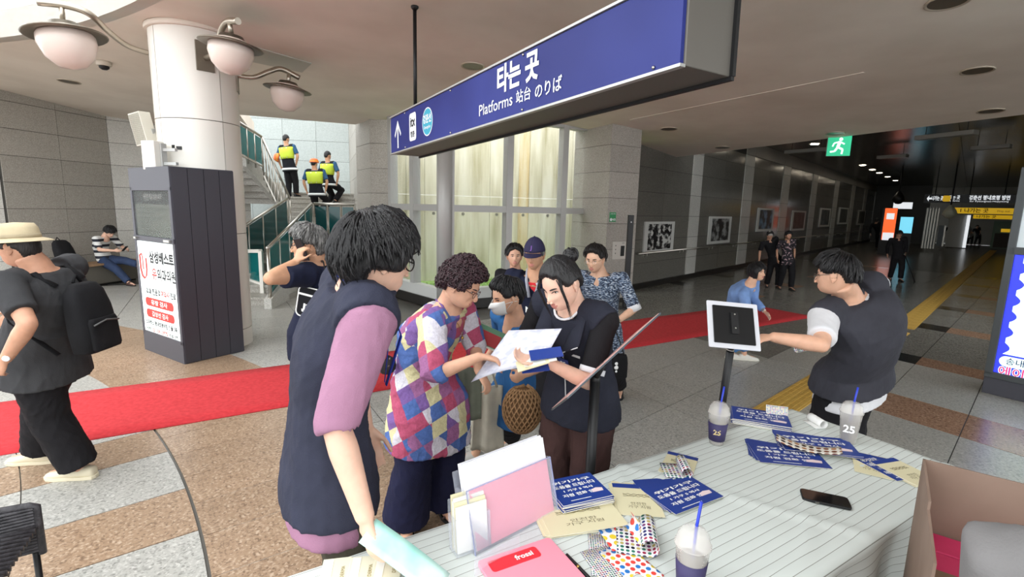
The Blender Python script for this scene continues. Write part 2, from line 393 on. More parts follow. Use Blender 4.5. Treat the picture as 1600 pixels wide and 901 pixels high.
# ---- stone clad walls
def clad(name, p0, p1, z0, z1, nx, nz, m, thick=0.12, back=JOINT, label=None, off=0.0, skip=(), zs=None, xs=None):
    """wall from p0 to p1 (its face is on the left-hand side of p0->p1 seen from above ... towards the camera), built of separate stone panels"""
    p0 = Vector((p0[0], p0[1], 0)); p1 = Vector((p1[0], p1[1], 0)); d = p1 - p0; L = d.length; d.normalize(); nrm = d.cross(UP)
    if nrm.dot(-p0) < 0: nrm = -nrm
    core = MB(); M = Matrix(((d.x, nrm.x, 0, p0.x), (d.y, nrm.y, 0, p0.y), (0, 0, 1, 0), (0, 0, 0, 1)))
    core.box((L / 2, -thick / 2 - 0.012, (z0 + z1) / 2), (L, thick, z1 - z0), M)
    w = struct(core.build(name, back), label)
    zs = zs or [z0 + (z1 - z0) * k / nz for k in range(nz + 1)]; xs = xs or [L * k / nx for k in range(nx + 1)]
    cache = {}
    for i in range(len(xs) - 1):
        for k in range(len(zs) - 1):
            sx = xs[i + 1] - xs[i] - 0.008; sz = zs[k + 1] - zs[k] - 0.008; key = (round(sx, 3), round(sz, 3))
            if key not in cache:
                q = MB(); q.box((0, -0.012, 0), (sx, 0.024, sz)); cache[key] = q.mesh('panel', m)
            o = bpy.data.objects.new('panel', cache[key]); COL.objects.link(o); o.parent = w
            c = M @ Vector(((xs[i] + xs[i + 1]) / 2, off, (zs[k] + zs[k + 1]) / 2)); o.matrix_basis = Matrix(((d.x, nrm.x, 0, c.x), (d.y, nrm.y, 0, c.y), (0, 0, 1, c.z), (0, 0, 0, 1)))
    return w, M, L, nrm
ZL = [0.0, 0.10, 0.56, 1.02, 1.48, 1.94, 2.40, 2.86, 3.32, 3.78]
clad('wall_left', (-9.75, 7.2), (-8.9, 8.75), 0, 3.78, 2, 8, WALL_L, zs=ZL, label='pale granite wall at the far left')
clad('wall_bench', (-8.85, 8.75), (-8.55, 10.75), 0, 3.78, 2, 8, WALL_G, zs=ZL, label='grey granite wall behind the bench')
clad('wall_recess', (-8.55, 10.75), (-6.6, 12.6), 0, 3.78, 3, 8, WALL_L, zs=ZL, label='pale granite wall beside the information kiosk')
b = MB(); b.beam(V3(-8.80, 8.75, .05), V3(-8.50, 10.75, .05), .04, .1); struct(b.build('baseboard_left', BASE_BLACK))

# ---- stairs behind the white pillar
TREAD = granite('granite_tread', (120, 116, 108), (160, 156, 148), (188, 184, 176), scale=110, rough=0.4)
st = root_struct('floor_stairs', (-4.6, 9.2, 0), 'granite staircase climbing behind the white round pillar')
def flight(x0, x1, y0, y1, z0, z1, n, sh=0.0):
    for k in range(n):
        ya = y0 + (y1 - y0) * k / n; yb = y0 + (y1 - y0) * (k + 1) / n; z = z0 + (z1 - z0) * (k + 1) / n; dx = sh * k / n
        s = MB(); s.box(((x0 + x1) / 2 + dx, (ya + y1) / 2, (z0 + z) / 2 - 0.02), (x1 - x0, y1 - ya, z - z0 - 0.04 if z - z0 > 0.06 else 0.02)); s.box(((x0 + x1) / 2 + dx, (ya + yb) / 2 - 0.01, z - 0.02), (x1 - x0, yb - ya + 0.03, 0.04)); s.build('step', TREAD, st)
flight(-5.05, -3.95, 8.1, 10.6, 0.0, 0.85, 6, -0.25)
s = MB(); s.box((-4.2, 11.05, 0.405), (2.1, 0.9, 0.85)); s.build('landing', TREAD, st)
flight(-6.0, -3.5, 11.5, 14.6, 0.85, 2.0, 9, -0.5)
s = MB(); s.box((-5.6, 15.4, 1.85), (3.6, 1.6, 0.3)); s.build('landing', TREAD, st)
# low stringers
STRING = granite('granite_stringer', (150, 148, 142), (190, 188, 182), (212, 210, 204), scale=110, rough=0.4)
for x in (-3.93, -5.08):
    s = MB(); s.add([(x - .06, 7.85, 0), (x + .06, 7.85, 0), (x + .06 - .27, 10.6, 0), (x - .06 - .27, 10.6, 0), (x - .06, 7.85, .16), (x + .06, 7.85, .16), (x + .06 - .27, 10.6, 1.0), (x - .06 - .27, 10.6, 1.0)], [(3, 2, 1, 0), (4, 5, 6, 7), (0, 1, 5, 4), (1, 2, 6, 5), (2, 3, 7, 6), (3, 0, 4, 7)]); s.build('stringer', STRING, st)
# upper flight returning to the left, seen from below
s = MB(); A0 = atY(447, 318, 12.2); A1 = atY(376, 232, 10.6)
for dz, hh, nm in ((0.0, 0.30, 'upper_stringer'),):
    up = MB(); up.hexa([A0 + V3(0, 0, -.36), A0 + V3(.1, .0, -.36), A1 + V3(.1, 0, -.36), A1 + V3(0, 0, -.36)], [A0, A0 + V3(.1, 0, 0), A1 + V3(.1, 0, 0), A1]); up.build(nm, STRING, st)
for k in range(8):
    p = A0.lerp(A1, k / 8); q = A0.lerp(A1, (k + 1) / 8)
    up = MB(); up.box(((p.x + q.x) / 2 - 0.75, (p.y + q.y) / 2, q.z - 0.08), (1.5, abs(q.y - p.y) + .12, 0.16)); up.build('upper_step', TREAD, st)
# underside slab of the upper flight
up = MB(); l0 = atY(372, 292, 11.2); l1 = atY(410, 291, 11.6); l2 = atY(372, 262, 10.9)
up.hexa([l0 + V3(-1, 0, -.1), l0 + V3(0, 0, -.1), l1 + V3(0, 1.0, -.1), l1 + V3(-2, 1.0, -.1)], [l0 + V3(-1, 0, .25), l0 + V3(0, 0, .25), l1 + V3(0, 1, .12), l1 + V3(-2, 1, .25)]); up.build('upper_landing', mat('white_soffit', (214, 210, 202), .6), st)
# glass guards
TEAL = mat('teal_glass', (20, 104, 104), 0.12, 0.0, 0.5, alpha=0.9)
TEAL_D = mat('teal_glass_dark', (12, 78, 80), 0.12, 0.0, 0.5, alpha=0.95)
def guard(pts, n, label, m, group='teal glass stair guards', low=0.80, bars=False):
    """pts: two rail-end points; panels hang below the rail"""
    a, c = Vector(pts[0]), Vector(pts[1]); t = thing('stair_guard', (a.x, a.y, a.z - low - .06), label, 'stair guard', group)
    s = MB(); s.tube([a, c], 0.028, 8); s.build('handrail', STEEL, t)
    s = MB(); s.beam(a - UP * low, c - UP * low, .03, .03); s.build('bottom_rail', STEEL, t)
    for k in range(n + 1):
        p = a.lerp(c, k / n); s = MB(); s.tube([p, p - UP * (low + .1)], 0.016 if bars else 0.018, 6); s.build('post', STEEL, t)
        if k < n and not bars:
            q = a.lerp(c, (k + 1) / n); d = (q - p).normalized(); nn = d.cross(UP).normalized() * .006; p2 = p + d * .03; q2 = q - d * .03
            s = MB(); s.hexa([p2 - nn - UP * (low - .04), p2 + nn - UP * (low - .04), q2 + nn - UP * (low - .04), q2 - nn - UP * (low - .04)], [p2 - nn - UP * .05, p2 + nn - UP * .05, q2 + nn - UP * .05, q2 - nn - UP * .05]); s.build('glass_panel', m, t)
    return t
NW = V3(-3.93, 7.95, .98)
ng = thing('newel_post', (NW.x, NW.y, 0), 'steel newel post at the foot of the staircase', 'post')
s = MB(); s.tube([NW, (NW.x, NW.y, 0.16)], 0.03, 10); s.ball(NW, .034); s.build('post', STEEL, ng); s = MB(); s.lathe([(.06, .16), (.06, .175), (.03, .19)], 12, Matrix.Translation((NW.x, NW.y, 0))); s.build('foot_plate', STEEL, ng)
RE = atY(487, 318, 10.5)
guard((NW + V3(-.02, .06, 0), RE), 5, 'teal glass guard rising along the near side of the stairs', TEAL)
guard((RE + V3(.03, 0.03, 0), atY(554, 320, 10.55)), 3, 'level teal glass guard in front of the stair landing', TEAL_D)
LG0 = atY(383, 352, 9.2); LG1 = atY(448, 310, 11.0)
guard((LG0 + (LG0 - LG1) * .25, LG1), 4, 'teal glass guard on the far side of the stairs by the pillar', TEAL_D, low=.86)
guard((LG1 + V3(0, .15, 0), atY(409, 214, 10.9)), 9, 'steel baluster railing climbing to the upper stair flight', TEAL, low=.80, bars=True)
guard((atY(408, 213, 10.85), atY(372, 190, 10.0)), 3, 'teal glass guard on the uppermost stair flight', TEAL, low=.62)
# framed teal glass screen beside the pillar foot
f0 = atY(386, 392, 9.0); f1 = atY(407, 392, 8.5)
t = thing('glass_screen', (f0.x, f0.y, 0), 'small framed teal glass screen beside the foot of the pillar', 'screen')
s = MB()
for p in (f0, f1): s.beam(p, (p.x, p.y, .12), .06, .06)
s.beam(f0, f1, .06, .06); s.beam((f0.x, f0.y, .3), (f1.x, f1.y, .3), .06, .05); s.build('frame', WHITE_PANEL, t)
s = MB(); s.hexa([(f0.x, f0.y, .32), (f0.x + .01, f0.y + .01, .32), (f1.x + .01, f1.y + .01, .32), (f1.x, f1.y, .32)], [f0, f0 + V3(.01, .01, 0), f1 + V3(.01, .01, 0), f1]); s.build('glass_panel', TEAL, t)
# stair well walls
WALL_B = granite('granite_daylight_tint', (150, 158, 156), (178, 186, 184), (200, 206, 204), scale=120, rough=0.45, rnd=0.06)  # bluish cast of the daylight is put into this stone colour
ZS = [0.0, .6, 1.2, 1.8, 2.4, 3.0, 3.6, 4.2, 4.8, 5.4]
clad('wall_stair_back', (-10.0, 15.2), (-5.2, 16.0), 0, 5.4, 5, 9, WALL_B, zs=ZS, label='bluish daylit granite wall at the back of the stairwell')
clad('wall_stair_right', (-5.2, 16.0), (-3.1, 10.55), 0, 5.4, 6, 9, WALL_G, zs=ZS, label='granite wall along the right of the stairs')

# ---- square granite columns
def column(name, c, e1, e2, l1, l2, z1, label):
    """corner c nearest the camera, faces run along e1 and e2"""
    c = Vector((c[0], c[1], 0)); e1 = e1.normalized(); e2 = e2.normalized()
    core = MB(); q = [c + (e1 + e2) * .012, c + e1 * (l1 - .012) + e2 * .012, c + e1 * (l1 - .012) + e2 * (l2 - .012), c + e2 * (l2 - .012) + e1 * .012]
    if e1.cross(e2).z < 0: q = [q[0], q[3], q[2], q[1]]
    core.prism([(p.x, p.y) for p in q], 0, z1)
    t = struct(core.build(name, JOINT), label)
    zs = [0, .09, .55, 1.01, 1.47, 1.93, 2.39, 2.85, 3.31]
    for ee, ll, other in ((e1, l1, e2), (e2, l2, e1)):
        for k in range(len(zs) - 1):
            s = MB(); h = zs[k + 1] - zs[k] - .007; M = frame(c + ee * (ll / 2) + UP * ((zs[k] + zs[k + 1]) / 2), ee, UP)
            off = (other - ee * other.dot(ee)).normalized() * .012
            s.box((0, 0, 0), (ll - .002, h, .024), Matrix.Translation(off) @ M); s.build('panel', WALL_G if k else BASE_BLACK, t)
    return t
KC = ceil_at(957, 193)
column('wall_column_right', KC, VX, UX, 1.02, .72, 3.32, 'square granite column between the window and the passage')
column('wall_column_left', ceil_at(577, 186), V3(-.45, .68, 0), V3(.98, .12, 0), .9, .46, 3.45, 'square granite column beside the stairs')

# ---- window wall and the light well outside
W0 = Vector((-1.12, 8.12, 0)); WL = Vector((-2.28, 9.42, 0)); WR = W0 + UX * 2.95
GLASS = mat('window_glass', (235, 245, 240), 0.02, 0.0, 0.5, alpha=0.06)
def glazing(name, p0, p1, posts, zt, label):
    p0 = Vector(p0); p1 = Vector(p1); d = (p1 - p0); L = d.length; d.normalize(); t = root_struct(name, (p0.x, p0.y, 0), label)
    s = MB(); s.beam(p0 + UP * .09, p1 + UP * .09, .22, .16); s.build('sill_stone', BASE_BLACK, t)
    s = MB(); s.beam(p0 + UP * .26, p1 + UP * .26, .16, .18); s.build('sill_frame', mat('sill_grey', (196, 198, 196), .4), t)
    for z, hh in ((1.68, .11), (zt - .05, .10)):
        s = MB(); s.beam(p0 + UP * z, p1 + UP * z, .13, hh); s.build('transom', ALU, t)
    for k, (u, w) in enumerate(posts):
        p = p0 + d * (u * L); s = MB(); s.beam(p + UP * .34, p + UP * zt, w, .15, up=d.cross(UP)); s.build('mullion', ALU, t)
    us = [u for u, w in posts]
    for k in range(len(us) - 1):
        for z0, z1 in ((.36, 1.62), (1.74, zt - .1)):
            a = p0 + d * (us[k] * L + .03); c = p0 + d * (us[k + 1] * L - .03); nn = d.cross(UP) * .004
            s = MB(); s.hexa([a - nn + UP * z0, a + nn + UP * z0, c + nn + UP * z0, c - nn + UP * z0], [a - nn + UP * z1, a + nn + UP * z1, c + nn + UP * z1, c - nn + UP * z1]); s.build('pane', GLASS, t)
    return t
glazing('window_1', WL, W0, [(0.02, .10), (.47, .12), (.96, .10)], 3.35, 'tall window bay beside the left granite column')
glazing('window_2', W0, WR, [(0.02, .16), (.40, .12), (.795, .12), (1.0, .06)], 3.25, 'tall window bay onto the concrete light well')
s = MB(); s.lathe([(.13, 0), (.13, 3.4)], 20, Matrix.Translation((W0.x, W0.y + .02, 0))); struct(s.build('window_3', ALU), 'grey corner post of the tall windows')
# formwork concrete wall of the light well, board by board
CONC = noisy('board_concrete', [(0.28, (172, 164, 128)), (0.5, (214, 208, 182)), (0.72, (234, 230, 212))], 1.6, .85, .15, 5.0, stretch=(3.0, 3.0, .35), rnd=0.04, bscale=8)
CONC_Y = noisy('board_concrete_ochre', [(0.28, (190, 158, 96)), (0.5, (216, 196, 150)), (0.72, (230, 222, 196))], 1.6, .85, .15, 5.0, stretch=(3.0, 3.0, .35), bscale=8)
lw = root_struct('wall_outside', (0, 10, 0), 'board-marked concrete wall of the light well outside the windows')
o0 = Vector((-2.75, 11.0, 0)); dd = (Vector((3.3, 13.2, 0)) - o0); Lw = dd.length; dd.normalize(); nn = dd.cross(UP); random.seed(5); x = 0; k = 0
while x < Lw:
    w = random.uniform(.26, .44); p = o0 + dd * (x + w / 2) + nn * random.uniform(0, .03)
    for z0, z1 in ((0.0, 1.95), (1.957, 4.6)):
        s = MB(); s.beam(p + UP * z0, p + UP * z1, w - .006, .2, up=nn); s.build('concrete_board', CONC_Y if k % 5 == 3 else CONC, lw)
    if k % 2 == 0:
        s = MB(); s.tube([p + nn * .085 + UP * 1.55, p + nn * .115 + UP * 1.55], .035, 12); s.build('tie_hole', mat('hole_grey', (120, 116, 104), .9), lw)
    x += w; k += 1
GRASS = noisy('lawn', [(0.3, (120, 168, 62)), (0.7, (170, 206, 104))], 14, .9, .5)
lq = [WL + V3(.1, .25, 0), W0 + V3(0, .2, 0), WR + V3(-.1, .15, 0), V3(3.2, 13.1, 0), V3(-2.6, 11.9, 0)]
s = MB(); s.prism([(p.x, p.y) for p in lq], -.1, .03)
g = s.build('lawn', GRASS); struct(g, 'strip of green lawn in the light well'); g.name = 'floor_lawn'
random.seed(11); s = MB()
for k in range(5000):
    a, c = random.random(), random.random(); e_, w_ = random.random(), random.random(); base = (WL.lerp(W0, w_ * 2) if w_ < .5 else W0.lerp(WR, w_ * 2 - 1)) + V3(0, .25, 0); p = base.lerp(o0 + dd * (1.8 + w_ * (Lw - 2.0)), e_ * .9); p.z = .03; q = Vector((random.uniform(-.03, .03), random.uniform(-.03, .03), random.uniform(.05, .11)))
    w = Vector((random.uniform(-1, 1), random.uniform(-1, 1), 0)).normalized() * .006; s.add([p - w, p + w, p + q], [(0, 1, 2)])
o = s.build('grass_blades', GRASS, g); o['kind'] = 'stuff'

# ---- passage wall with pilasters
PD = heading(42.3); P0 = Vector((3.85, 12.1, 0)) - PD * 2.1; PN = Vector((PD.y, -PD.x, 0))
def on_wall(px, py=340, off=0.0):
    """where the line of sight through px meets the vertical plane of the passage wall"""
    d = ray(px, py); o = P0 + PN * off; t = (o - CAM).dot(PN) / d.dot(PN); return CAM + d * t
def s_of(px, py=340): return (on_wall(px, py) - P0).dot(PD)
pil = [(1076, 1091), (1156, 1170), (1216, 1227), (1262, 1270), (1298, 1304), (1325, 1330), (1345, 1349)]
edges = [0.0]
for a, c in pil: edges += [s_of(a, 345), s_of(c, 345)]
edges.append(s_of(1362, 345)); LW = edges[-1]
core = MB(); M = Matrix(((PD.x, PN.x, 0, P0.x), (PD.y, PN.y, 0, P0.y), (0, 0, 1, 0), (0, 0, 0, 1)))
core.box((LW / 2, -.09, 2.0), (LW, .15, 4.0), M)
wall_p = struct(core.build('wall_passage', JOINT), 'polished grey stone wall of the passage with pale pilasters')
zp = [.12, .57, 1.09, 1.61, 2.13, 2.65, 3.17, 3.5]
def pan(x0, x1, z0, z1, off, m, nm='panel'):
    s = MB(); s.box(((x0 + x1) / 2, off - .012, (z0 + z1) / 2), (x1 - x0 - .01, .024, z1 - z0 - .01), M); s.build(nm, m, wall_p)
for k in range(len(edges) - 1):
    x0, x1 = edges[k], edges[k + 1]; is_p = k % 2 == 1
    for j in range(len(zp) - 1):
        if is_p: pan(x0, x1, zp[j], zp[j + 1], .02, WALL_L, 'pilaster_panel')
        elif x1 - x0 > 1.5 and k < 9: h = (x0 + x1) / 2; pan(x0, h, zp[j], zp[j + 1], 0, WALL_D); pan(h, x1, zp[j], zp[j + 1], 0, WALL_D)
        else: pan(x0, x1, zp[j], zp[j + 1], 0, WALL_D)
    if x0 > 4: pan(x0, x1, 3.5, 4.0, .03, WALL_G, 'frieze_panel')
s = MB(); s.box((LW / 2, .02, .06), (LW, .05, .12), M); s.build('skirting', BASE_BLACK, wall_p)
# far end and right side of the passage, its dark ceiling
DK = mat('dark_cladding', (70, 68, 64), .4); END = P0 + PD * LW
clad('wall_end', (END.x, END.y), (END.x + 2.2, END.y - 2.2), 0, 4.0, 2, 4, DK, label='dark wall at the far end of the passage')
e0 = Vector((END.x + 2.2, END.y - 2.2, 0)) + heading(45) * 3.0
clad('wall_far', (e0.x - 4, e0.y + 3), (e0.x + 16, e0.y - 13), 0, 4.0, 8, 4, mat('pale_cladding', (150, 148, 140), .4), label='pale cladding across the far end of the passage')
PR0 = Vector((10.2, 5.6, 0)); clad('wall_right', (PR0.x, PR0.y), tuple((PR0 + heading(47) * 42)[:2]), 0, 4.0, 30, 4, WALL_D, label='polished stone wall on the right of the passage')
CM = noisy('passage_ceiling_metal', [(0.3, (118, 116, 112)), (0.7, (140, 138, 132))], .6, .25, 0, metal=.6)
pc = root_struct('ceiling_passage', (8, 12, 3.9), 'dark reflective metal panel ceiling of the passage')
s = MB(); s.box((25.5, 7.2, 4.02), (48, 15.5, .1), M); s.build('sky_block_slab', JOINT, pc)  # unseen slab added above the panels to block sky through their gaps
for k in range(27):
    for j in range(6):
        q0 = P0 + PD * (1.5 + k * 1.8) + PN * (j * 2.4); 
        if (q0 - E0).dot(Vector((-ED.y, ED.x, 0))) < -1.5: continue
        s = MB(); s.box((.895, .0, 3.93), (1.79, 2.39, .05), Matrix(((PD.x, PN.x, 0, q0.x + PN.x * 1.2), (PD.y, PN.y, 0, q0.y + PN.y * 1.2), (0, 0, 1, 0), (0, 0, 0, 1)))); s.build('ceiling_panel', CM, pc)
# ============================================================ pillar, lamps, kiosk
PC = Vector((-3.58, 5.82, 0)); PRAD = .41; PTOP = cz(PC.x, PC.y)
pl = root_struct('wall_pillar', PC, 'white panelled round pillar behind the information kiosk')
MP = Matrix.Translation(PC)
def arcpanel(a0, a1, z0, z1, r=PRAD):
    s = MB(); n = max(2, int((a1 - a0) / 10)); pts = []
    def P(rr, a, z): return PC + V3(rr * math.cos(math.radians(a)), rr * math.sin(math.radians(a)), z)
    s.add([P(r, a0 + (a1 - a0) * k / n, z) for z in (z0, z1) for k in range(n + 1)] + [P(r - .02, a0 + (a1 - a0) * k / n, z) for z in (z0, z1) for k in range(n + 1)],
          [(k, k + 1, n + 2 + k, n + 1 + k) for k in range(n)], 0, True)
    N = 2 * (n + 1)
    s.add(s.v[:], [(k, N + k, N + k + 1, k + 1) for k in range(n)] + [(n + 1 + k, n + 2 + k, N + n + 2 + k, N + n + 1 + k) for k in range(n)] + [(0, n + 1, N + n + 1, N), (n, N + n, N + 2 * n + 1, 2 * n + 1)], 0, False)
    return s.build('cladding_panel', WHITE_PANEL, pl)
s = MB(); s.lathe([(PRAD - .014, 0), (PRAD - .014, PTOP)], 40, MP); s.build('pillar_core', mat('pillar_joint', (120, 116, 110), .8), pl)
seam = math.degrees(math.atan2(-PC.y, -PC.x)) + 33     # the vertical seam seen right of centre
for z0, z1 in ((0, .2), (.208, 1.33), (1.338, 2.55), (2.558, PTOP - .03)):
    for a in (seam, seam + 90, seam + 180, seam + 270): arcpanel(a + .7, a + 89.3, z0, z1)
s = MB(); s.lathe([(PRAD + .03, PTOP - .03), (PRAD + .03, PTOP + .02)], 40, MP); s.build('collar', CEIL, pl)
OPAL = mat('opal_glass', (222, 206, 196), .22, 0, .5); NICK = mat('nickel_arm', (186, 176, 162), .3, .9); NICK_D = mat('nickel_shade', (128, 120, 108), .38, .85)
def wall_lamp(globe_px, r_px, Y, path, lab, plate, tilt):
    """globe centre and arm path in photo pixels with depth"""
    g = atY(globe_px[0], globe_px[1], Y); r = r_px / FPX * Y
    t = thing('wall_lamp', plate, lab, 'lamp', 'globe lamps on the pillar')
    pts = [atY(px, py, yy) for px, py, yy in path]
    sm = []
    for i in range(len(pts) - 1):      # smooth arm
        p0, p1, p2, p3 = pts[max(i - 1, 0)], pts[i], pts[i + 1], pts[min(i + 2, len(pts) - 1)]
        for k in range(5):
            u = k / 5; sm.append(.5 * ((2 * p1) + (p2 - p0) * u + (2 * p0 - 5 * p1 + 4 * p2 - p3) * u * u + (3 * p1 - p0 - 3 * p2 + p3) * u ** 3))
    sm.append(pts[-1]); s = MB(); s.tube(sm, [.026 + .006 * k / len(sm) for k in range(len(sm))], 12); s.build('arm', NICK, t)
    out = Vector((plate[0] - PC.x, plate[1] - PC.y, 0)).normalized()
    s = MB(); s.box((0, 0, 0), (.17, .30, .02), frame(plate, UP.cross(out), UP)); s.build('mounting_plate', NICK_D, t, .003)
    R = Matrix.Translation(g) @ Matrix.Rotation(tilt, 4, Vector((0, 1, 0)))
    s = MB(); s.lathe([(0.001, -1.06 * r), (.45 * r, -.95 * r), (.8 * r, -.6 * r), (.98 * r, -.1 * r), (.97 * r, .2 * r), (.8 * r, .48 * r), (.5 * r, .6 * r), (0.001, .62 * r)], 28, R); s.build('globe', OPAL, t)
    s = MB(); s.lathe([(.52 * r, .36 * r), (1.34 * r, .22 * r), (1.40 * r, .26 * r), (1.36 * r, .30 * r), (.6 * r, .52 * r), (.5 * r, .72 * r), (.2 * r, .78 * r), (.001, .8 * r)], 32, R); s.build('shade', NICK_D, t)
    top = R @ V3(0, 0, .75 * r); near = min(sm, key=lambda p: (p - top - UP * .1).length)
    s = MB(); s.tube([top, near], .022, 10); s.build('stem', NICK, t)
    return t
def pil_pt(px, py):
    """nearest point on the pillar skin for a photo pixel"""
    d = ray(px, py); d2 = Vector((d.x, d.y)); q = Vector((-PC.x, -PC.y)); a = d2.dot(d2); bq = d2.dot(q); cq = q.dot(q) - PRAD ** 2; ds = max(bq * bq - a * cq, 0); return CAM + d * ((-bq - math.sqrt(ds)) / a)
p1 = PC + Vector((math.cos(math.radians(188)), math.sin(math.radians(188)), 0)) * PRAD; p1.z = atY(237, 84, PC.y).z
wall_lamp((105, 66), 36, 5.0, [(237, 84, 5.72), (200, 72, 5.55), (168, 48, 5.3), (140, 22, 5.1), (105, 9, 5.0), (58, 3, 4.9)], 'globe lamp on the long arm reaching left from the pillar', p1, -.12)
p2 = pil_pt(320, 88)
wall_lamp((361, 81), 31, 5.0, [(322, 90, p2.y), (340, 80, 5.2), (345, 50, 5.1), (355, 34, 5.0), (372, 33, 4.9)], 'globe lamp on the front of the pillar facing the camera', p2, .1)
p3 = PC + Vector((math.cos(math.radians(25)), math.sin(math.radians(25)), 0)) * PRAD; p3.z = atY(370, 118, PC.y).z
wall_lamp((449, 147), 24, 6.3, [(366, 117, 6.0), (395, 121, 6.1), (420, 112, 6.2), (440, 108, 6.3), (468, 122, 6.4)], 'globe lamp on the arm reaching right from the pillar', p3, .12)
# square loudspeaker box and tilted speaker column beside the pillar
o = pil_pt(262, 240); t = thing('loudspeaker_box', o, 'white box loudspeaker fixed to the pillar above the kiosk', 'loudspeaker')
bx = atY(240, 243, 5.32); M = frame(bx, V3(.93, -.25, 0), UP)
s = MB(); s.box((0, 0, 0), (.17, .29, .12), M); s.build('cabinet', WHITE_PANEL, t, .006)
s = MB(); s.box((.17, .06, -.03), (.2, .03, .03), M); s.box((.17, -.08, -.03), (.2, .03, .03), M); s.box((.1, 0, -.03), (.02, .25, .06), M); s.build('bracket', ALU, t)
t = thing('column_speaker', atY(240, 195, 5.6), 'tilted ribbed column speaker on the left of the pillar', 'loudspeaker')
M = frame(atY(224, 202, 5.55), V3(.93, -.25, .18), V3(-.25, 0, 1))
s = MB(); s.box((0, 0, 0), (.16, .34, .13), M); s.build('cabinet', mat('speaker_cream', (206, 202, 190), .5), t, .005)
for k in range(9):
    s = MB(); s.box((-.064 + k * .016, 0, .068), (.006, .31, .006), M); s.build('grille_rib', mat('speaker_rib', (168, 164, 152), .6), t)
s = MB(); s.beam(atY(236, 205, 5.55), atY(252, 205, 5.7), .03, .05); s.build('bracket', ALU, t)
for i, (px, py, w) in enumerate(((271, 230, .03), (280, 231, .055))):
    p = pil_pt(px, py); n = Vector((p.x - PC.x, p.y - PC.y, 0)).normalized(); s = MB(); s.box((0, 0, 0), (w, .035 if i else .05, .01), frame(p, UP.cross(n), UP)); s.build('dark_slot', BLACKP, pl)

# ---- information kiosk with an advertising panel
ka, kb, kc = at(290, 569), at(228, 545), at(370, 547)
kx = (kb - ka); KW = kx.length; kx.normalize(); kn = Vector((kx.y, -kx.x, 0))
if kn.dot(-ka) < 0: kn = -kn
KD = .62; KH = 2.03
kx2 = -kx                                  # text runs left to right: from kb to ka
MK = frame(kb, kx2, UP)                    # x along the front, y up, z towards the viewer
ko = thing('information_kiosk', (ka + kb) / 2 - kn * .3, 'charcoal information kiosk with a lit clinic advertisement by the pillar', 'kiosk')
s = MB()
s.box((KW / 2, KH / 2, -.08), (KW, KH, .10), MK); s.box((.02, KH / 2, -KD / 2 - .03), (.04, KH, KD - .06), MK); s.box((KW - .02, KH / 2, -KD / 2 - .03), (.04, KH, KD - .06), MK); s.box((KW / 2, KH - .12, -.02), (KW, .24, .06), MK); s.box((KW / 2, .12, -.02), (KW, .24, .06), MK)
s.box((.025, KH / 2, -.02), (.05, KH - .4, .06), MK); s.box((KW - .025, KH / 2, -.02), (.05, KH - .4, .06), MK); s.box((KW / 2, 1.285, -.01), (KW, .05, .06), MK)
s.build('cabinet', DARK_FRAME, ko, .004)
side = mat('charcoal_side', (58, 57, 64), .5)
for k in range(4):
    s = MB(); M2 = frame(ka, -kn, UP); w = KD / 4; s.box((w * (k + .5), KH / 2, -.004 if (frame(ka, -kn, UP).to_3x3() @ V3(0, 0, 1)).dot(kx) > 0 else .004), (w - .006, KH - .02, .012), M2); s.build('side_panel', side, ko)
s = MB(); s.box((KW / 2, 1.55, -.02), (KW - .10, .48, .02), MK); s.build('notice_board', mat('notice_grey', (76, 80, 72), .7), ko)
hd = flat([(-.5 * KW + .05, -.06), (.5 * KW - .05, -.06), (.5 * KW - .05, .08), (-.5 * KW + .05, .08)], MK @ Matrix.Translation((KW / 2, 1.71, -.0095)), mat('notice_head', (22, 22, 22), .7), ko, 'notice_header')
s = MB(); s.box((KW / 2, 1.55, .003), (KW - .10, .48, .006), MK); s.build('notice_glass', mat('clear_pane', (200, 210, 206), .15, spec=.15, alpha=.04), ko)
INK = mat('print_black', (40, 40, 42), .7); INK_G = mat('print_grey', (84, 90, 80), .7); RED = mat('print_red', (222, 64, 58), .6); PRW = mat('print_white', (240, 240, 238), .6)
text('안전한 역사 이용 수칙', .075, MK @ Matrix.Translation((KW / 2 + .02, 1.72, -.006)), mat('print_pale', (150, 150, 146), .7), ko, width=.42)
for k, w in enumerate((.62, .40, .52, .30, .22, .46, .28)):
    text('안전한 이용 수칙 역사 안전한 이용 수칙 역사'[:int(w * 34)], .034, MK @ Matrix.Translation((.14, 1.60 - k * .048, -.006)), mat('notice_ink', (24, 26, 24), .8), ko, width=w, align='LEFT')
s = MB(); s.box((.1, 1.285, .03), (.05, .02, .03), MK); s.box((KW - .1, 1.285, .03), (.12, .025, .03), MK); s.build('latch', STEEL, ko)
ADW = mat('lightbox_white', (236, 246, 244), .4, emit=.9)
s = MB(); s.box((KW / 2, .745, -.01), (KW - .10, 1.01, .03), MK); s.build('light_panel', ADW, ko)
def kt(bd, size, x, y, m=INK, w=None, bold=.04): return text(bd, size, MK @ Matrix.Translation((x, y, .0052)), m, ko, width=w, bold=bold)
kt('삼성베스트', .135, .60, 1.08, w=.56, bold=.045); kt('유', .135, .41, .90, RED, .11, .03); kt('외과의원', .135, .69, .90, w=.42, bold=.03)
for q in ((.16, .97),):      # the clinic's curl sign
    pts = [(.0, .13), (.0, -.02), (.03, -.10), (.08, -.125), (.13, -.09), (.15, -.02), (.15, .10)]
    s = MB(); path = [MK @ V3(q[0] - .06 + x, q[1] + y, .007) for x, y in pts]; s.tube(path, .014, 6, flat=.3); path = [MK @ V3(q[0] - .06 + x, q[1] + y, .007) for x, y in ((0, .13), (.04, .14), (.055, .10), (.055, -.03))]; s.tube(path, .011, 6, flat=.3); s.build('logo', RED, ko)
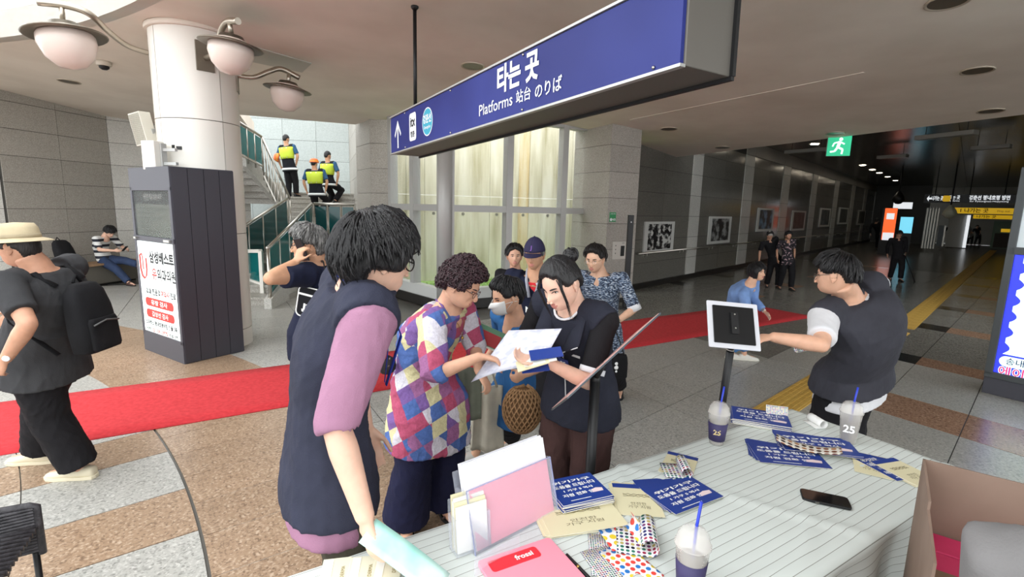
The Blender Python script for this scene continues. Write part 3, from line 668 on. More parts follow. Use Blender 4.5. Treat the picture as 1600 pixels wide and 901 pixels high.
kt('외과 전문의', .075, .34, .70, w=.34); kt('여의사', .075, .62, .70, RED, .20); kt('진료', .075, .80, .70, w=.12)
for y, bd in ((.585, '유방 검사'), (.455, '갑상선 검사')):
    flat(rrect(.66, .095, .045), MK @ Matrix.Translation((.46, y, .005)), RED, ko, 'red_pill'); kt(bd, .062, .46, y - .003, PRW, .38, .02).location += kn * .0012
kt('스타벅스 평내호평역점 건물 5층', .058, .46, .345, w=.74); kt('031-591-3970', .062, .42, .265, RED, .36); kt('진료 안전', .045, .74, .262, w=.20); kt('문의전화', .04, .15, .268, INK_G, .12)

# ---- bench with wooden top along the left wall
bo = V3(-8.25, 9.75, 0); t = thing('bench', bo, 'low wall bench with a wooden top at the left', 'bench')
Mb = frame(bo, (V3(-8.55, 10.75, 0) - V3(-8.85, 8.75, 0)).normalized(), V3(-1, .15, 0))
for k in range(3):
    s = MB(); s.box((-.12, -.16 + k * .16, .42), (1.9, .15, .04), Mb); s.build('seat_slat', noisy('bench_wood', [(0.3, (150, 118, 88)), (0.7, (176, 144, 112))], 12, .5), t, .004)
s = MB(); s.box((-.12, .03, .22), (1.8, .38, .36), Mb); s.build('base', mat('bench_base', (104, 100, 92), .6), t)
s = MB(); s.box((-.12, .05, .03), (1.75, .3, .06), Mb); s.build('plinth', BASE_BLACK, t)
# small grey service panel in the wall right of the bench
s = MB(); p = V3(-8.0, 11.27, 1.30); M = frame(p, V3(1.95, 1.85, 0), UP); s.box((0, 0, .02), (.42, .62, .03), M)
o = s.build('service_panel', mat('service_grey', (138, 134, 128), .5)); tag(o, 'grey metal service panel set in the pale granite wall', 'panel')

# ============================================================ hanging platform sign
ROD = ceil_at(648, 10); s_dir = VX; ROD_T = ROD.z
def on_sign(px, py, off):
    """the sign face is a vertical plane along VX through the rod, shifted towards the camera side by off"""
    n = Vector((-s_dir.y, s_dir.x, 0)); n = n if n.dot(Vector((-1, 0, 0))) > 0 else -n
    d = ray(px, py); o = ROD + n * off; t = (o - CAM).dot(n) / d.dot(n); return CAM + d * t
SF = .13
lt, lb = on_sign(611, 184, SF), on_sign(611, 241, SF); rb = on_sign(1065, 101, SF); rt = on_sign(1085, 0, SF)
sn = Vector((-s_dir.y, s_dir.x, 0)); sn = sn if sn.dot(V3(-1, 0, 0)) > 0 else -sn
zb = (lb.z + rb.z) / 2; zt = lt.z; SL = (Vector((lb.x, lb.y, 0)) - Vector((rb.x, rb.y, 0))).length; SHT = zt - zb
SO = lb.copy(); SL = (rb - lb).length; SHT = lt.z - lb.z; MS = frame(SO, rb - lb, UP)   # origin lower left, x to the right end, z towards the viewer
sg = thing('hanging_sign', ROD, 'long dark blue platform sign hanging from the ceiling', 'sign')
SIGNB = noisy('sign_blue', [(0.3, (34, 42, 112)), (0.7, (46, 56, 132))], 1.4, .42, .12, 2.0, bscale=2.2, spec=.3)
SFR = mat('sign_frame', (112, 108, 102), .5, .3)
s = MB(); s.box((SL / 2, SHT / 2, -.16), (SL, SHT, .28), MS); s.build('housing', SFR, sg, .004)
s = MB(); s.box((SL / 2, SHT / 2, -.011), (SL - .02, SHT - .02, .02), MS); s.build('face_panel', SIGNB, sg)
for (x, y, w, h) in ((SL / 2, SHT, SL, .012), (SL / 2, 0, SL, .012)):
    s = MB(); s.box((x, y, -.006), (w, h, .03), MS); s.build('edge_trim', mat('trim_silver', (190, 190, 188), .4, .5), sg)
s = MB(); s.box((SL / 2, -.006, -.30), (SL + .02, .02, .02), MS); s.box((SL + .006, SHT / 2, -.30), (.02, SHT, .02), MS); s.build('rear_edge', BLACKP, sg)
for k in range(4):
    for y in (.022, SHT - .022):
        s = MB(); s.ball(MS @ V3(SL * (.12 + .28 * k), y, .002), .008, 8, 5); s.build('screw', STEEL, sg)
for x in (None, SL - .5):
    p = ROD if x is None else MS @ V3(x, 0, -.13); s = MB(); s.tube([(p.x, p.y, (MS @ V3((MS.inverted() @ p).x, SHT, 0)).z - .01), (p.x, p.y, cz(p.x, p.y) + .01)], .017, 10); s.build('hanger_rod', BLACKP, sg)
    s = MB(); s.lathe([(.035, 0), (.035, -.012), (.02, -.03)], 14, Matrix.Translation((p.x, p.y, cz(p.x, p.y)))); s.build('hanger_cap', BLACKP, sg)
def sx(px, py): q = MS.inverted() @ on_sign(px, py, SF); return q
WHT = mat('sign_white', (238, 242, 246), .4); CYAN = mat('sign_cyan', (58, 168, 196), .4); NAVY = mat('sign_navy', (28, 36, 96), .4)
q = sx(622, 210); s = MB()
s.prism([(-.014, -.125), (.014, -.125), (.014, .09), (-.014, .09)], 0, .002, MS @ Matrix.Translation((q.x, q.y, .001)))
for sgn in (-1, 1): s.prism([(0, .125), (0, .08), (sgn * .075, -.02), (sgn * .09, .0)][::sgn], 0, .002, MS @ Matrix.Translation((q.x, q.y, .0012 if sgn > 0 else .0014)))
s.build('arrow', WHT, sg)
q = sx(645, 198); flat(rrect(.165, .235, .03), MS @ Matrix.Translation((q.x, q.y, .001)), WHT, sg, 'badge'); text('itx', .12, MS @ Matrix.Translation((q.x, q.y + .04, .003)), INK, sg, bold=.02, width=.12); text('청춘', .055, MS @ Matrix.Translation((q.x, q.y - .065, .003)), INK, sg, bold=.02)
q2 = sx(668, 190); flat(circ(.113, 28), MS @ Matrix.Translation((q2.x, q2.y, .001)), WHT, sg, 'badge_ring'); flat(circ(.104, 28), MS @ Matrix.Translation((q2.x, q2.y, .0018)), CYAN, sg, 'badge'); text('경춘선', .075, MS @ Matrix.Translation((q2.x, q2.y + .02, .003)), WHT, sg, bold=.03, width=.175); text('Gyeongchun', .034, MS @ Matrix.Translation((q2.x, q2.y - .042, .003)), WHT, sg, bold=.02, width=.14)
qa, qb = sx(777, 133), sx(842, 101); text('타는 곳', .17, MS @ Matrix.Translation(((qa.x + qb.x) / 2, (sx(809, 116).y), .002)), WHT, sg, bold=.035, width=abs(qb.x - qa.x))
qa, qb = sx(749, 173), sx(801, 158); text('Platforms', .10, MS @ Matrix.Translation(((qa.x + qb.x) / 2, sx(775, 165).y, .002)), WHT, sg, bold=.006, width=abs(qb.x - qa.x))
qa, qb = sx(807, 155), sx(830, 147); text('站台', .078, MS @ Matrix.Translation(((qa.x + qb.x) / 2, sx(818, 150).y, .002)), WHT, sg, bold=.01, width=abs(qb.x - qa.x))
qa, qb = sx(836, 147), sx(878, 132); text('のりば', .085, MS @ Matrix.Translation(((qa.x + qb.x) / 2, sx(857, 138).y, .002)), WHT, sg, bold=.012, width=abs(qb.x - qa.x))

# ---- recessed ceiling lights (unlit)
LAMPIN = mat('downlight_inner', (104, 96, 86), .35, .4)
dl_labels = ['above the upper edge of the platform sign', 'in front of the square granite column', 'near the right edge of the picture, second from the top', 'at the right, close to the edge of the passage ceiling', 'beside the green exit sign', 'between the pillar and the left wall', 'at the top right corner of the picture', 'at the far hall ceiling corner', 'half hidden under the right end of the platform sign']
for (px, py), lab in zip(((739, 103), (1045, 201), (1527, 110), (1548, 173), (1305, 208), (108, 127), (1480, 3), (1129, 230), (928, 162)), dl_labels):
    p = ceil_at(px, py); r = .145; t = thing('ceiling_light', p, 'unlit round recessed ceiling light ' + lab, 'ceiling light', 'recessed ceiling lights')
    tilt = Matrix.Translation(p) @ Vector((0, 0, -1)).rotation_difference(Vector((-.0276, -.05, -1)).normalized()).to_matrix().to_4x4()
    s = MB(); s.lathe([(r, .004), (r * 1.02, -.010), (r * .95, -.014), (r * .86, -.006)], 28, tilt, cap=False); s.build('rim', mat('rim_beige', (188, 176, 160), .4, .3), t)
    s = MB(); s.lathe([(r * .88, -.004), (r * .6, -.002), (.001, -.0015)], 28, tilt); s.build('reflector', LAMPIN, t)
# dome camera
p = ceil_at(162, 96); t = thing('dome_camera', p, 'small dome security camera on the ceiling left of the pillar', 'camera')
s = MB(); s.lathe([(.085, 0), (.085, -.05), (.075, -.06)], 20, Matrix.Translation(p)); s.build('housing', mat('camera_cream', (212, 204, 190), .5), t)
s = MB(); s.lathe([(.06, -.055), (.056, -.085), (.03, -.105), (.001, -.11)], 18, Matrix.Translation(p)); s.build('dome', BLACKP, t)
# ---- green exit sign
EXG = mat('exit_green', (40, 176, 128), .4, emit=.8); EXW = mat('exit_white', (226, 250, 240), .4, emit=.8)
p = ceil_at(1302, 212); ps = atY(1311, 228, p.y + .1); t = thing('exit_sign', p, 'green emergency exit sign with a running figure under the ceiling edge', 'sign')
Ms = frame(ps, V3(.93, -.36, 0), UP); w, h = .36, .34
s = MB(); s.box((0, 0, -.03), (w, h, .06), Ms); s.build('housing', mat('exit_housing', (190, 190, 182), .5), t)
flat([(-w / 2, -h / 2), (w / 2, -h / 2), (w / 2, h / 2), (-w / 2, h / 2)], Ms, EXG, t, 'face_panel', .002)
s = MB(); Mz = Ms @ Matrix.Translation((0, 0, .004)); s.prism(circ(.03, 12, .02, .115), 0, .001, Mz)
for a, c, wd in (((.01, .08), (-.02, -.02), .05), ((-.02, -.02), (.06, -.06), .035), ((.06, -.06), (.05, -.14), .03), ((-.02, -.02), (-.06, -.09), .035), ((-.06, -.09), (-.13, -.10), .03), ((.01, .07), (.08, .03), .026), ((.0, .07), (-.08, .05), .026), ((-.08, .05), (-.10, -.01), .024)):
    s.beam(Mz @ V3(a[0], a[1], .001), Mz @ V3(c[0], c[1], .001), wd, .001, up=Ms.to_3x3() @ V3(0, 0, 1))
s.build('running_figure', EXW, t); s = MB(); s.tube([ps + UP * h / 2, ps + UP * (cz(ps.x, ps.y) - ps.z)], .012, 8); s.build('hanger', ALU, t)

# ============================================================ along the passage
PRINT_B = mat('picture_black', (34, 34, 36), .5); PMOUNT = mat('picture_mount', (206, 206, 202), .5)
def photo_mat(name, dark, lite, sc, th=.5):
    return noisy(name, [(th - .06, dark), (th + .06, lite)], sc, .45, coords='Generated', detail=5.0)
pics = [((1003, 346, 1049, 394), photo_mat('photo_flock', (26, 26, 28), (206, 206, 202), 5.0, .53), 'black and white photograph of a crowd on the passage wall, nearest'),
        ((1104, 338, 1138, 380), photo_mat('photo_bridge', (40, 42, 42), (150, 152, 150), 3.0), 'black and white photograph on the passage wall, second from the column'),
        ((1180, 325, 1205, 361), photo_mat('photo_sky', (60, 64, 66), (120, 150, 176), 2.2), 'bluish colour photograph on the passage wall behind the two walkers'),
        ((1234, 329, 1255, 360), photo_mat('photo_dim', (34, 36, 34), (64, 66, 62), 3.0), 'dark photograph in a pale mount on the passage wall, fourth from the column'),
        ((1278, 325, 1294, 354), photo_mat('photo_grey', (54, 56, 52), (92, 92, 86), 3.0), 'small grey photograph in a pale mount, fifth from the column'),
        ((1308, 324, 1322, 350), photo_mat('photo_grey2', (60, 62, 58), (84, 84, 80), 3.0), 'small grey photograph in a pale mount, sixth from the column'),
        ((1338, 328, 1349, 351), photo_mat('photo_grey3', (66, 66, 60), (90, 88, 82), 3.0), 'smallest grey photograph near the far end of the passage wall')]
for (x0, y0, x1, y1), m, lab in pics:
    a = on_wall(x0, y1); c = on_wall(x1, y1); w = (c - a).dot(PD); z0 = (a.z + c.z) / 2; z1 = (on_wall(x0, y0).z + on_wall(x1, y0).z) / 2; h = z1 - z0
    ctr = P0 + PD * (((a + c) / 2 - P0).dot(PD)) + PN * .03; ctr.z = (z0 + z1) / 2
    t = thing('framed_photograph', ctr, lab, 'photograph', 'photographs along the passage'); Mp = frame(ctr, PD, UP)
    if (Mp.to_3x3() @ V3(0, 0, 1)).dot(PN) < 0: Mp = frame(ctr, -PD, UP)
    s = MB(); s.box((0, 0, -.01), (w, h, .03), Mp); s.build('mount', PMOUNT, t)
    s = MB(); s.box((0, .01, .006), (w * .78, h * .82, .004), Mp); s.build('print', m, t)
# handrail
hs = MB(); z_h = .80; a = P0 + PD * .3 + PN * .09; c = P0 + PD * (LW - 1) + PN * .09
t = thing('wall_handrail', (a.x, a.y, 0), 'steel handrail running along the passage wall', 'handrail')
s = MB(); s.tube([a + UP * z_h, c + UP * z_h], .02, 10); s.build('rail', STEEL, t)
s = MB(); s.tube([a + UP * (z_h - .0), c + UP * (z_h - .0)], .012, 6)
for k in range(14):
    p = a + PD * (.4 + k * 1.9); s = MB(); s.tube([p + UP * z_h, p + UP * (z_h - .07), p + UP * (z_h - .07) - PN * .1], .010, 6); s.lathe([(.03, 0), (.03, .008)], 10, frame(p + UP * (z_h - .07) - PN * .085, UP, PD)); s.build('bracket', STEEL, t)
# black post with a phone poster beside the column
bp = at(977, 481); t = thing('black_post', bp, 'slim black post standing beside the granite column', 'post')
s = MB(); zt_ = atY(988, 336, bp.y).z; s.box((bp.x, bp.y, zt_ / 2), (.09, .09, zt_)); s.build('shaft', BLACKP, t, .003)
s = MB(); s.ball((bp.x + .0, bp.y - .05, zt_ - .12), .012); s.build('lens', WHT, t)
s = MB(); s.box((bp.x, bp.y, .012), (.26, .26, .024)); s.build('foot_plate', BLACKP, t, .004)
pt = (lambda n_, d_: CAM + d_ * ((KC - CAM).dot(n_) / d_.dot(n_)) + n_ * .012)(Vector((UX.y, -UX.x, 0)), ray(967, 391)); t = thing('phone_poster', pt, 'white poster with a picture of a telephone hung on the column', 'poster'); Mq = frame(pt, UX, UP)
s = MB(); s.box((0, 0, 0), (.34, .32, .012), Mq); s.build('sheet', mat('poster_white', (206, 202, 194), .6), t)
s = MB(); s.box((.07, -.01, .008), (.09, .19, .006), Mq); s.build('handset_picture', BLACKP, t); text('전화', .035, Mq @ Matrix.Translation((.08, .13, .007)), INK, t); [flat(circ(.012, 10), Mq @ Matrix.Translation((-.1, .09 - .07 * k_, .0065)), INK_G, t, 'dot_mark') for k_ in range(3)]
gp = KC + UX * .1; 
def on_col(px, py):   # right face of the column
    n = Vector((UX.y, -UX.x, 0)); d = ray(px, py); return CAM + d * ((KC - CAM).dot(n) / d.dot(n)) + n * .006
gq = on_col(957, 339); t = thing('green_notice', gq, 'small green notice stuck on the granite column', 'notice'); Mg = frame(gq, UX, UP)
s = MB(); s.box((0, 0, 0), (.15, .17, .006), Mg); s.build('sheet', mat('notice_green', (60, 150, 96), .5), t)
text('안전 수칙', .028, Mg @ Matrix.Translation((0, .055, .004)), WHT, t, width=.11); text('AED', .05, Mg @ Matrix.Translation((.03, -.045, .004)), WHT, t, bold=.03, width=.08); flat(circ(.028, 14), Mg @ Matrix.Translation((-.04, -.045, .004)), WHT, t, 'heart_mark')

# ---- passage ceiling lights, glowing
GLOW = mat('downlight_glow', (255, 240, 214), .4, emit=40.0)
for i, (px, py) in enumerate(((1273, 225), (1315, 242), (1348, 258), (1363, 265), (1374, 270), (1387, 276), (1399, 282), (1447, 304), (1481, 301), (1422, 309), (1438, 311), (1577, 297))):
    d = ray(px, py); p = CAM + d * ((3.9 - CAMH) / d.z)
    if math.hypot(p.x, p.y) > 47: continue
    t = thing('passage_downlight', p, 'glowing round downlight in the dark passage ceiling', 'ceiling light', 'glowing passage downlights')
    s = MB(); s.lathe([(.15, .0), (.15, -.012), (.11, -.012)], 20, Matrix.Translation(p), cap=False); s.build('rim', ALU, t)
    s = MB(); s.lathe([(.12, -.008), (.001, -.010)], 20, Matrix.Translation(p)); s.build('diffuser', GLOW, t)
for (x0, y0, x1, y1), lab in (((1228, 238, 1292, 233), 'long grey strip light fitting hanging left of the exit sign'), ((1433, 216, 1526, 206), 'long grey strip light fitting right of the exit sign'), ((1518, 232, 1580, 228), 'dark strip light fitting hanging at the right of the passage'), ((1372, 246, 1418, 243), 'dark strip light fitting in the middle of the passage ceiling')):
    d0, d1 = ray(x0, y0), ray(x1, y1); zz_ = 3.62; a = CAM + d0 * ((zz_ - CAMH) / d0.z); c = CAM + d1 * ((zz_ - CAMH) / d1.z)
    t = thing('strip_light', a, lab, 'strip light', 'strip light fittings in the passage')
    s = MB(); s.beam(a, c, .22, .10); s.build('housing', mat('strip_grey', (150, 148, 142), .4), t, .006)
    for u in (.15, .85):
        p = a.lerp(c, u); s = MB(); s.tube([p, (p.x, p.y, 3.92)], .008, 6); s.build('hanger', BLACKP, t)

# ---- far signs and screens
def at_h(px, py, hd):   # point at a horizontal distance hd from the camera
    d = ray(px, py); return CAM + d * (hd / math.hypot(d.x, d.y))
def board(name, x0, y0, x1, y1, hd, m, lab, cat, th=.12, group=None, bottom=None):
    a, c, e = at_h(x0, y1, hd), at_h(x1, y1, hd), at_h(x0, y0, hd)
    w = (Vector((c.x, c.y, 0)) - Vector((a.x, a.y, 0))).length; h = e.z - a.z; M = frame(Vector((a.x, a.y, (a.z + c.z) / 2)), Vector((c.x - a.x, c.y - a.y, 0)), UP)
    t = thing(name, (a.x, a.y, 0 if bottom is None else bottom), lab, cat, group); s = MB(); s.box((w / 2, h / 2, -th / 2), (w, h, th), M); s.build('panel', m, t); return t, M, w, h
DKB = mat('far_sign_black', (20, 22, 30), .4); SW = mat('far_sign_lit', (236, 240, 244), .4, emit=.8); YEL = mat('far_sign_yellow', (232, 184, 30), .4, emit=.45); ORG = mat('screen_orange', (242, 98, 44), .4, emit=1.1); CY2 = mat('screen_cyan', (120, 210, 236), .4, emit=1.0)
t, M, w, h = board('direction_sign', 1443, 304, 1590, 317, 30, DKB, 'long black direction sign with white lettering across the passage', 'sign', bottom=3.0)
flat([(w * .03, h * .5), (w * .055, h * .15), (w * .055, h * .4), (w * .085, h * .4), (w * .085, h * .6), (w * .055, h * .6), (w * .055, h * .85)], M, SW, t, 'arrow', .012); text('나가는 곳', h * .55, M @ Matrix.Translation((w * .15, h * .5, .01)), SW, t, width=w * .13, bold=.03); flat(rrect(h * .7, h * .7, h * .15), M @ Matrix.Translation((w * .255, h / 2, .01)), YEL, t, 'number_badge', .01); text('타는 곳', h * .5, M @ Matrix.Translation((w * .34, h * .62, .01)), SW, t, width=w * .12, bold=.03); text('Platforms', h * .26, M @ Matrix.Translation((w * .34, h * .24, .01)), SW, t, width=w * .12)
text('경춘선 평내호평 방면', h * .55, M @ Matrix.Translation((w * .71, h * .58, .01)), SW, t, width=w * .42, bold=.03); text('for Pyeongnae-Hopyeong', h * .26, M @ Matrix.Translation((w * .71, h * .2, .01)), SW, t, width=w * .40)
for u in (.12, .5, .86): s = MB(); p = M @ V3(w * u, h, -.06); s.tube([p, (p.x, p.y, 3.92)], .02, 6); s.build('hanger', BLACKP, t)
t, M, w, h = board('exit_banner', 1490, 325, 1590, 334, 32, YEL, 'upper yellow way-out sign over the far end of the passage', 'sign', bottom=2.2, group='yellow way-out signs'); text('1 나가는 곳', h * .8, M @ Matrix.Translation((w * .32, h / 2, .01)), INK, t, width=w * .45, bold=.02); text('Way out', h * .5, M @ Matrix.Translation((w * .78, h / 2, .01)), INK, t, width=w * .2)
t, M, w, h = board('exit_banner', 1520, 336, 1590, 342, 38, YEL, 'lower yellow way-out sign behind the first one', 'sign', bottom=2.0, group='yellow way-out signs'); text('나가는 곳', h * .8, M @ Matrix.Translation((w * .3, h / 2, .01)), INK, t, width=w * .45, bold=.02)
t, M, w, h = board('advertising_screen', 1373, 325, 1396, 376, 29.5, mat('screen_case', (34, 30, 30), .5), 'tall orange advertising screen at the far end of the passage', 'screen', bottom=0)
flat([(w * .15, h * .03), (w * .98, h * .03), (w * .98, h * .99), (w * .15, h * .99)], M, ORG, t, 'lit_poster', .01); flat([(w * .2, h * .02), (w * .95, h * .02), (w * .95, h * .25), (w * .2, h * .25)], M, SW, t, 'white_field', .02); flat([(w * .3, h * .66), (w * .82, h * .66), (w * .82, h * .84), (w * .3, h * .84)], M, SW, t, 'white_field', .02)
s = MB(); s.box((w / 2, -.5, -.06), (w, 1.0, .12), M); s.build('case_foot', mat('screen_case', (34, 30, 30), .5), t)
t, M, w, h = board('information_screen', 1404, 339, 1424, 364, 31, CY2, 'pale blue information screen right of the orange one', 'screen', bottom=0)
s = MB(); s.box((w / 2, -.45, -.06), (w, .9, .12), M); s.build('stand', BLACKP, t)
t, M, w, h = board('small_sign', 1395, 316, 1425, 326, 31, SW, 'small white overhead sign above the blue screen', 'sign', bottom=2.4)
# far shop fronts and barriers at the end of the passage
t, M, w, h = board('ticket_barrier', 1462, 352, 1472, 384, 33, mat('barrier_grey', (70, 74, 76), .4), 'grey ticket barrier panel at the far end of the passage', 'barrier', bottom=0)
s = MB(); s.box((w * 1.02, h * .5, 0), (.06, h, .3), M); s.build('end_post', STEEL_M, t)
t, M, w, h = board('white_doorway', 1476, 336, 1506, 386, 40, mat('far_white', (196, 198, 198), .5), 'pale doorway wall behind the far walkers', 'doorway', bottom=0); s = MB(); s.box((w, h / 2, .05), (.15, h, .1), M); s.build('glowing_jamb', SW, t)  # brightness of the door edge comes from emission, it is no lamp
t, M, w, h = board('shop_front', 1546, 346, 1590, 388, 38, mat('far_green_shop', (96, 120, 100), .5), 'greenish shop front at the far right end of the passage', 'shop front', bottom=0); flat([(w * .1, h * .02), (w * .7, h * .02), (w * .7, h * .55), (w * .1, h * .55)], M, mat('far_dark', (56, 46, 40), .6), t, 'opening', .02); flat([(w * .3, h * .6), (w * .7, h * .6), (w * .7, h * .72), (w * .3, h * .72)], M, YEL, t, 'yellow_strip', .02)
t, M, w, h = board('partition_panel', 1438, 325, 1460, 388, 34, mat('far_panel', (128, 128, 122), .4), 'grey partition panel left of the far doorway', 'partition', bottom=0)
for k in range(5): s = MB(); s.box((w * (.1 + .2 * k), h / 2, .03), (.06, h, .06), M); s.build('post', STEEL_M, t)
# projector-like camera hanging from the passage ceiling
for (px, py, lab) in ((1404, 311, 'dark round camera hanging in the far passage'), (1484, 333, 'cream bell-shaped lamp hanging at the far end of the passage')):
    p = at_h(px, py, 28); t = thing('hanging_fitting', p, lab, 'fitting'); s = MB(); s.lathe([(.05, .35), (.2, .12), (.26, -.05), (.1, -.2), (.001, -.22)], 16, Matrix.Translation(p)); s.build('body', BLACKP if px == 1404 else mat('bell_cream', (210, 208, 186), .5), t); s = MB(); s.tube([p + UP * .3, (p.x, p.y, 3.92)], .03, 8); s.build('stem', BLACKP, t)

# ============================================================ advertising light box at the right
LA = at(1533, 612); t = thing('advertising_lightbox', LA, 'large lit blue advertising light box at the right edge', 'light box')
ldir = (at(1568, 450, 1.32) - LA); ldir = -VX     # face runs away from its left edge to the right of the picture
BLUE = mat('ad_blue', (52, 62, 226), .35, emit=1.0)
ML = frame(LA, ldir, UP)
LWD = 2.0; LHT = 2.15; ztop = atY(1568, 412, LA.y).z
s = MB(); s.box((LWD / 2, .09, -.2), (LWD, .18, .4), ML); s.build('plinth', DARK_FRAME, t, .004)
s = MB()
for (x, y, w, h) in ((.03, LHT / 2 + .1, .06, LHT - .2), (LWD - .03, LHT / 2 + .1, .06, LHT - .2), (LWD / 2, LHT, LWD, .09), (LWD / 2, 1.42, LWD, .07), (LWD / 2, .2, LWD, .06)): s.box((x, y, -.15), (w, h, .34), ML)
s.box((LWD / 2, LHT / 2, -.3), (LWD, LHT, .05), ML); s.build('frame', mat('lightbox_frame', (82, 86, 88), .4, .4), t, .004)
s = MB(); s.box((LWD / 2, .80, -.02), (LWD - .12, 1.17, .03), ML); s.build('light_panel', BLUE, t)
s = MB(); s.box((LWD / 2, 1.77, -.02), (LWD - .12, .64, .03), ML); s.build('upper_panel', mat('ad_upper', (206, 216, 220), .4, emit=.35), t)
# white stamp-edged ticket shape, pill and lettering printed on the panel
tick = []; TX = .125
for k in range(6):
    y0 = 1.36 - k * .155; tick += [(TX - .004 * k, y0), (TX - .004 * k, y0 - .05)] + [(TX - .004 * k + .04 * math.sin(math.pi * j / 8), y0 - .05 - .105 * j / 8) for j in range(1, 8)]
yl = tick[-1][1]; poly = [(LWD - .1, 1.36)] + tick + [(TX - .024, yl - .02), (LWD - .1, yl - .02)]
ADWH = mat('ad_white', (226, 250, 244), .4, emit=1.0)
flat(poly, ML @ Matrix.Translation((0, 0, -.0035)), ADWH, t, 'ticket_shape', .002)
flat(rrect(.9, .10, .05), ML @ Matrix.Translation((.535, .355, -.0035)), ADWH, t, 'pill')
text('송내역사', .075, ML @ Matrix.Translation((.13, .355, -.001)), mat('ad_ink', (30, 60, 120), .5), t, align='LEFT', bold=.01)
text('에이스', .105, ML @ Matrix.Translation((.09, .25, -.002)), ADWH, t, align='LEFT', bold=.06); text('에이스', .105, ML @ Matrix.Translation((.09, .25, -.0005)), mat('ad_pink', (226, 60, 130), .5, emit=.6), t, align='LEFT', bold=.015)
text('25', .36, ML @ Matrix.Translation((.75, .85, .0)), mat('ad_pink', (226, 60, 130), .5, emit=.6), t, bold=.02)
# ============================================================ figures
def smooth01(x): x = max(0.0, min(1.0, x)); return x * x * (3 - 2 * x)
def superell(c, ax, ay, rx, ry, n=20, p=2.3):
    out = []
    for k in range(n):
        a = 2 * math.pi * k / n; ca, sa = math.cos(a), math.sin(a)
        out.append(c + ax * (rx * math.copysign(abs(ca) ** (2 / p), ca)) + ay * (ry * math.copysign(abs(sa) ** (2 / p), sa)))
    return out
def loft(mb, secs, n=20, p=2.3, mi=0, smooth=True):
    """secs: (centre, x axis, y axis, rx, ry)"""
    o = len(mb.v); vs = []
    for c, ax, ay, rx, ry in secs: vs += superell(Vector(c), ax, ay, rx, ry, n, p)
    m = len(secs)
    mb.add(vs, [(i * n + k, i * n + (k + 1) % n, (i + 1) * n + (k + 1) % n, (i + 1) * n + k) for i in range(m - 1) for k in range(n)] + [tuple(range(n))[::-1], tuple((m - 1) * n + k for k in range(n))], mi, smooth)
def fused(mb, voxel, it=6, wr=0.0, wf=(9, 9, 4), seed=0.0, wr2=0.0):
    """weld overlapping closed shapes into one continuous skin; wr = cloth fold depth in metres"""
    me = mb.mesh('raw', []); o = bpy.data.objects.new('raw', me)
    r = o.modifiers.new('r', 'REMESH'); r.mode = 'VOXEL'; r.voxel_size = voxel
    if it: s = o.modifiers.new('s', 'SMOOTH'); s.factor = .5; s.iterations = it
    out = baked(o); bpy.data.objects.remove(o); bpy.data.meshes.remove(me)
    if wr:
        n = len(out.vertices); co = np.empty(n * 3, 'f'); out.vertices.foreach_get('co', co); no = np.empty(n * 3, 'f'); out.vertices.foreach_get('normal', no)
        co = co.reshape(-1, 3); no = no.reshape(-1, 3); w = np.zeros(n, 'f'); rs = np.random.RandomState(int(seed * 7) + 1)
        warp = np.stack([np.sin(co @ rs.normal(0, 7, 3) + rs.uniform(0, 6)) for _ in range(3)], 1) * .05
        for j in range(7):
            k = rs.normal(0, 1, 3) * np.array(wf) * (2.0 + .7 * j); w += (1 - np.abs(np.sin((co + warp) @ k + rs.uniform(0, 6)))) ** 2 * wr * (.75 - .07 * j)
        w = w * .38; w -= np.percentile(w, 12)
        co += no * w[:, None]; out.vertices.foreach_set('co', co.ravel()); out.update()
    out.polygons.foreach_set('use_smooth', [True] * len(out.polygons)); return out
def link_mesh(name, me, m, parent):
    me.materials.clear()
    for k in (m if isinstance(m, (list, tuple)) else [m]): me.materials.append(k)
    me.name = name; o = bpy.data.objects.new(name, me); COL.objects.link(o); attach(o, parent); return o
def ik(a, t, l1, l2, pole):
    d = t - a; L = d.length; mx = (l1 + l2) * .995
    if L > mx: t = a + d * (mx / L); d = t - a; L = mx
    L = max(L, abs(l1 - l2) + .01); d.normalize(); x = (l1 * l1 - l2 * l2 + L * L) / (2 * L); h = math.sqrt(max(l1 * l1 - x * x, 0)); p = Vector(pole); p = p - d * p.dot(d)
    p = p.normalized() if p.length > 1e-5 else d.orthogonal().normalized(); return a + d * x + p * h, a + d * L
SKINS = {}
def skin(name, rgb):
    if name in SKINS: return SKINS[name]
    m = noisy('skin_' + name, [(.3, tuple(int(c * .93) for c in rgb)), (.7, rgb)], 24, .5, .05, bscale=160); b = bsdf(m); b.inputs['Subsurface Weight'].default_value = .12; b.inputs['Subsurface Radius'].default_value = (.012, .005, .003); SKINS[name] = m; return m
LIP = mat('lips', (188, 122, 110), .5); EYEW = mat('eye_white', (226, 220, 214), .25); EYED = mat('eye_dark', (34, 24, 20), .15)

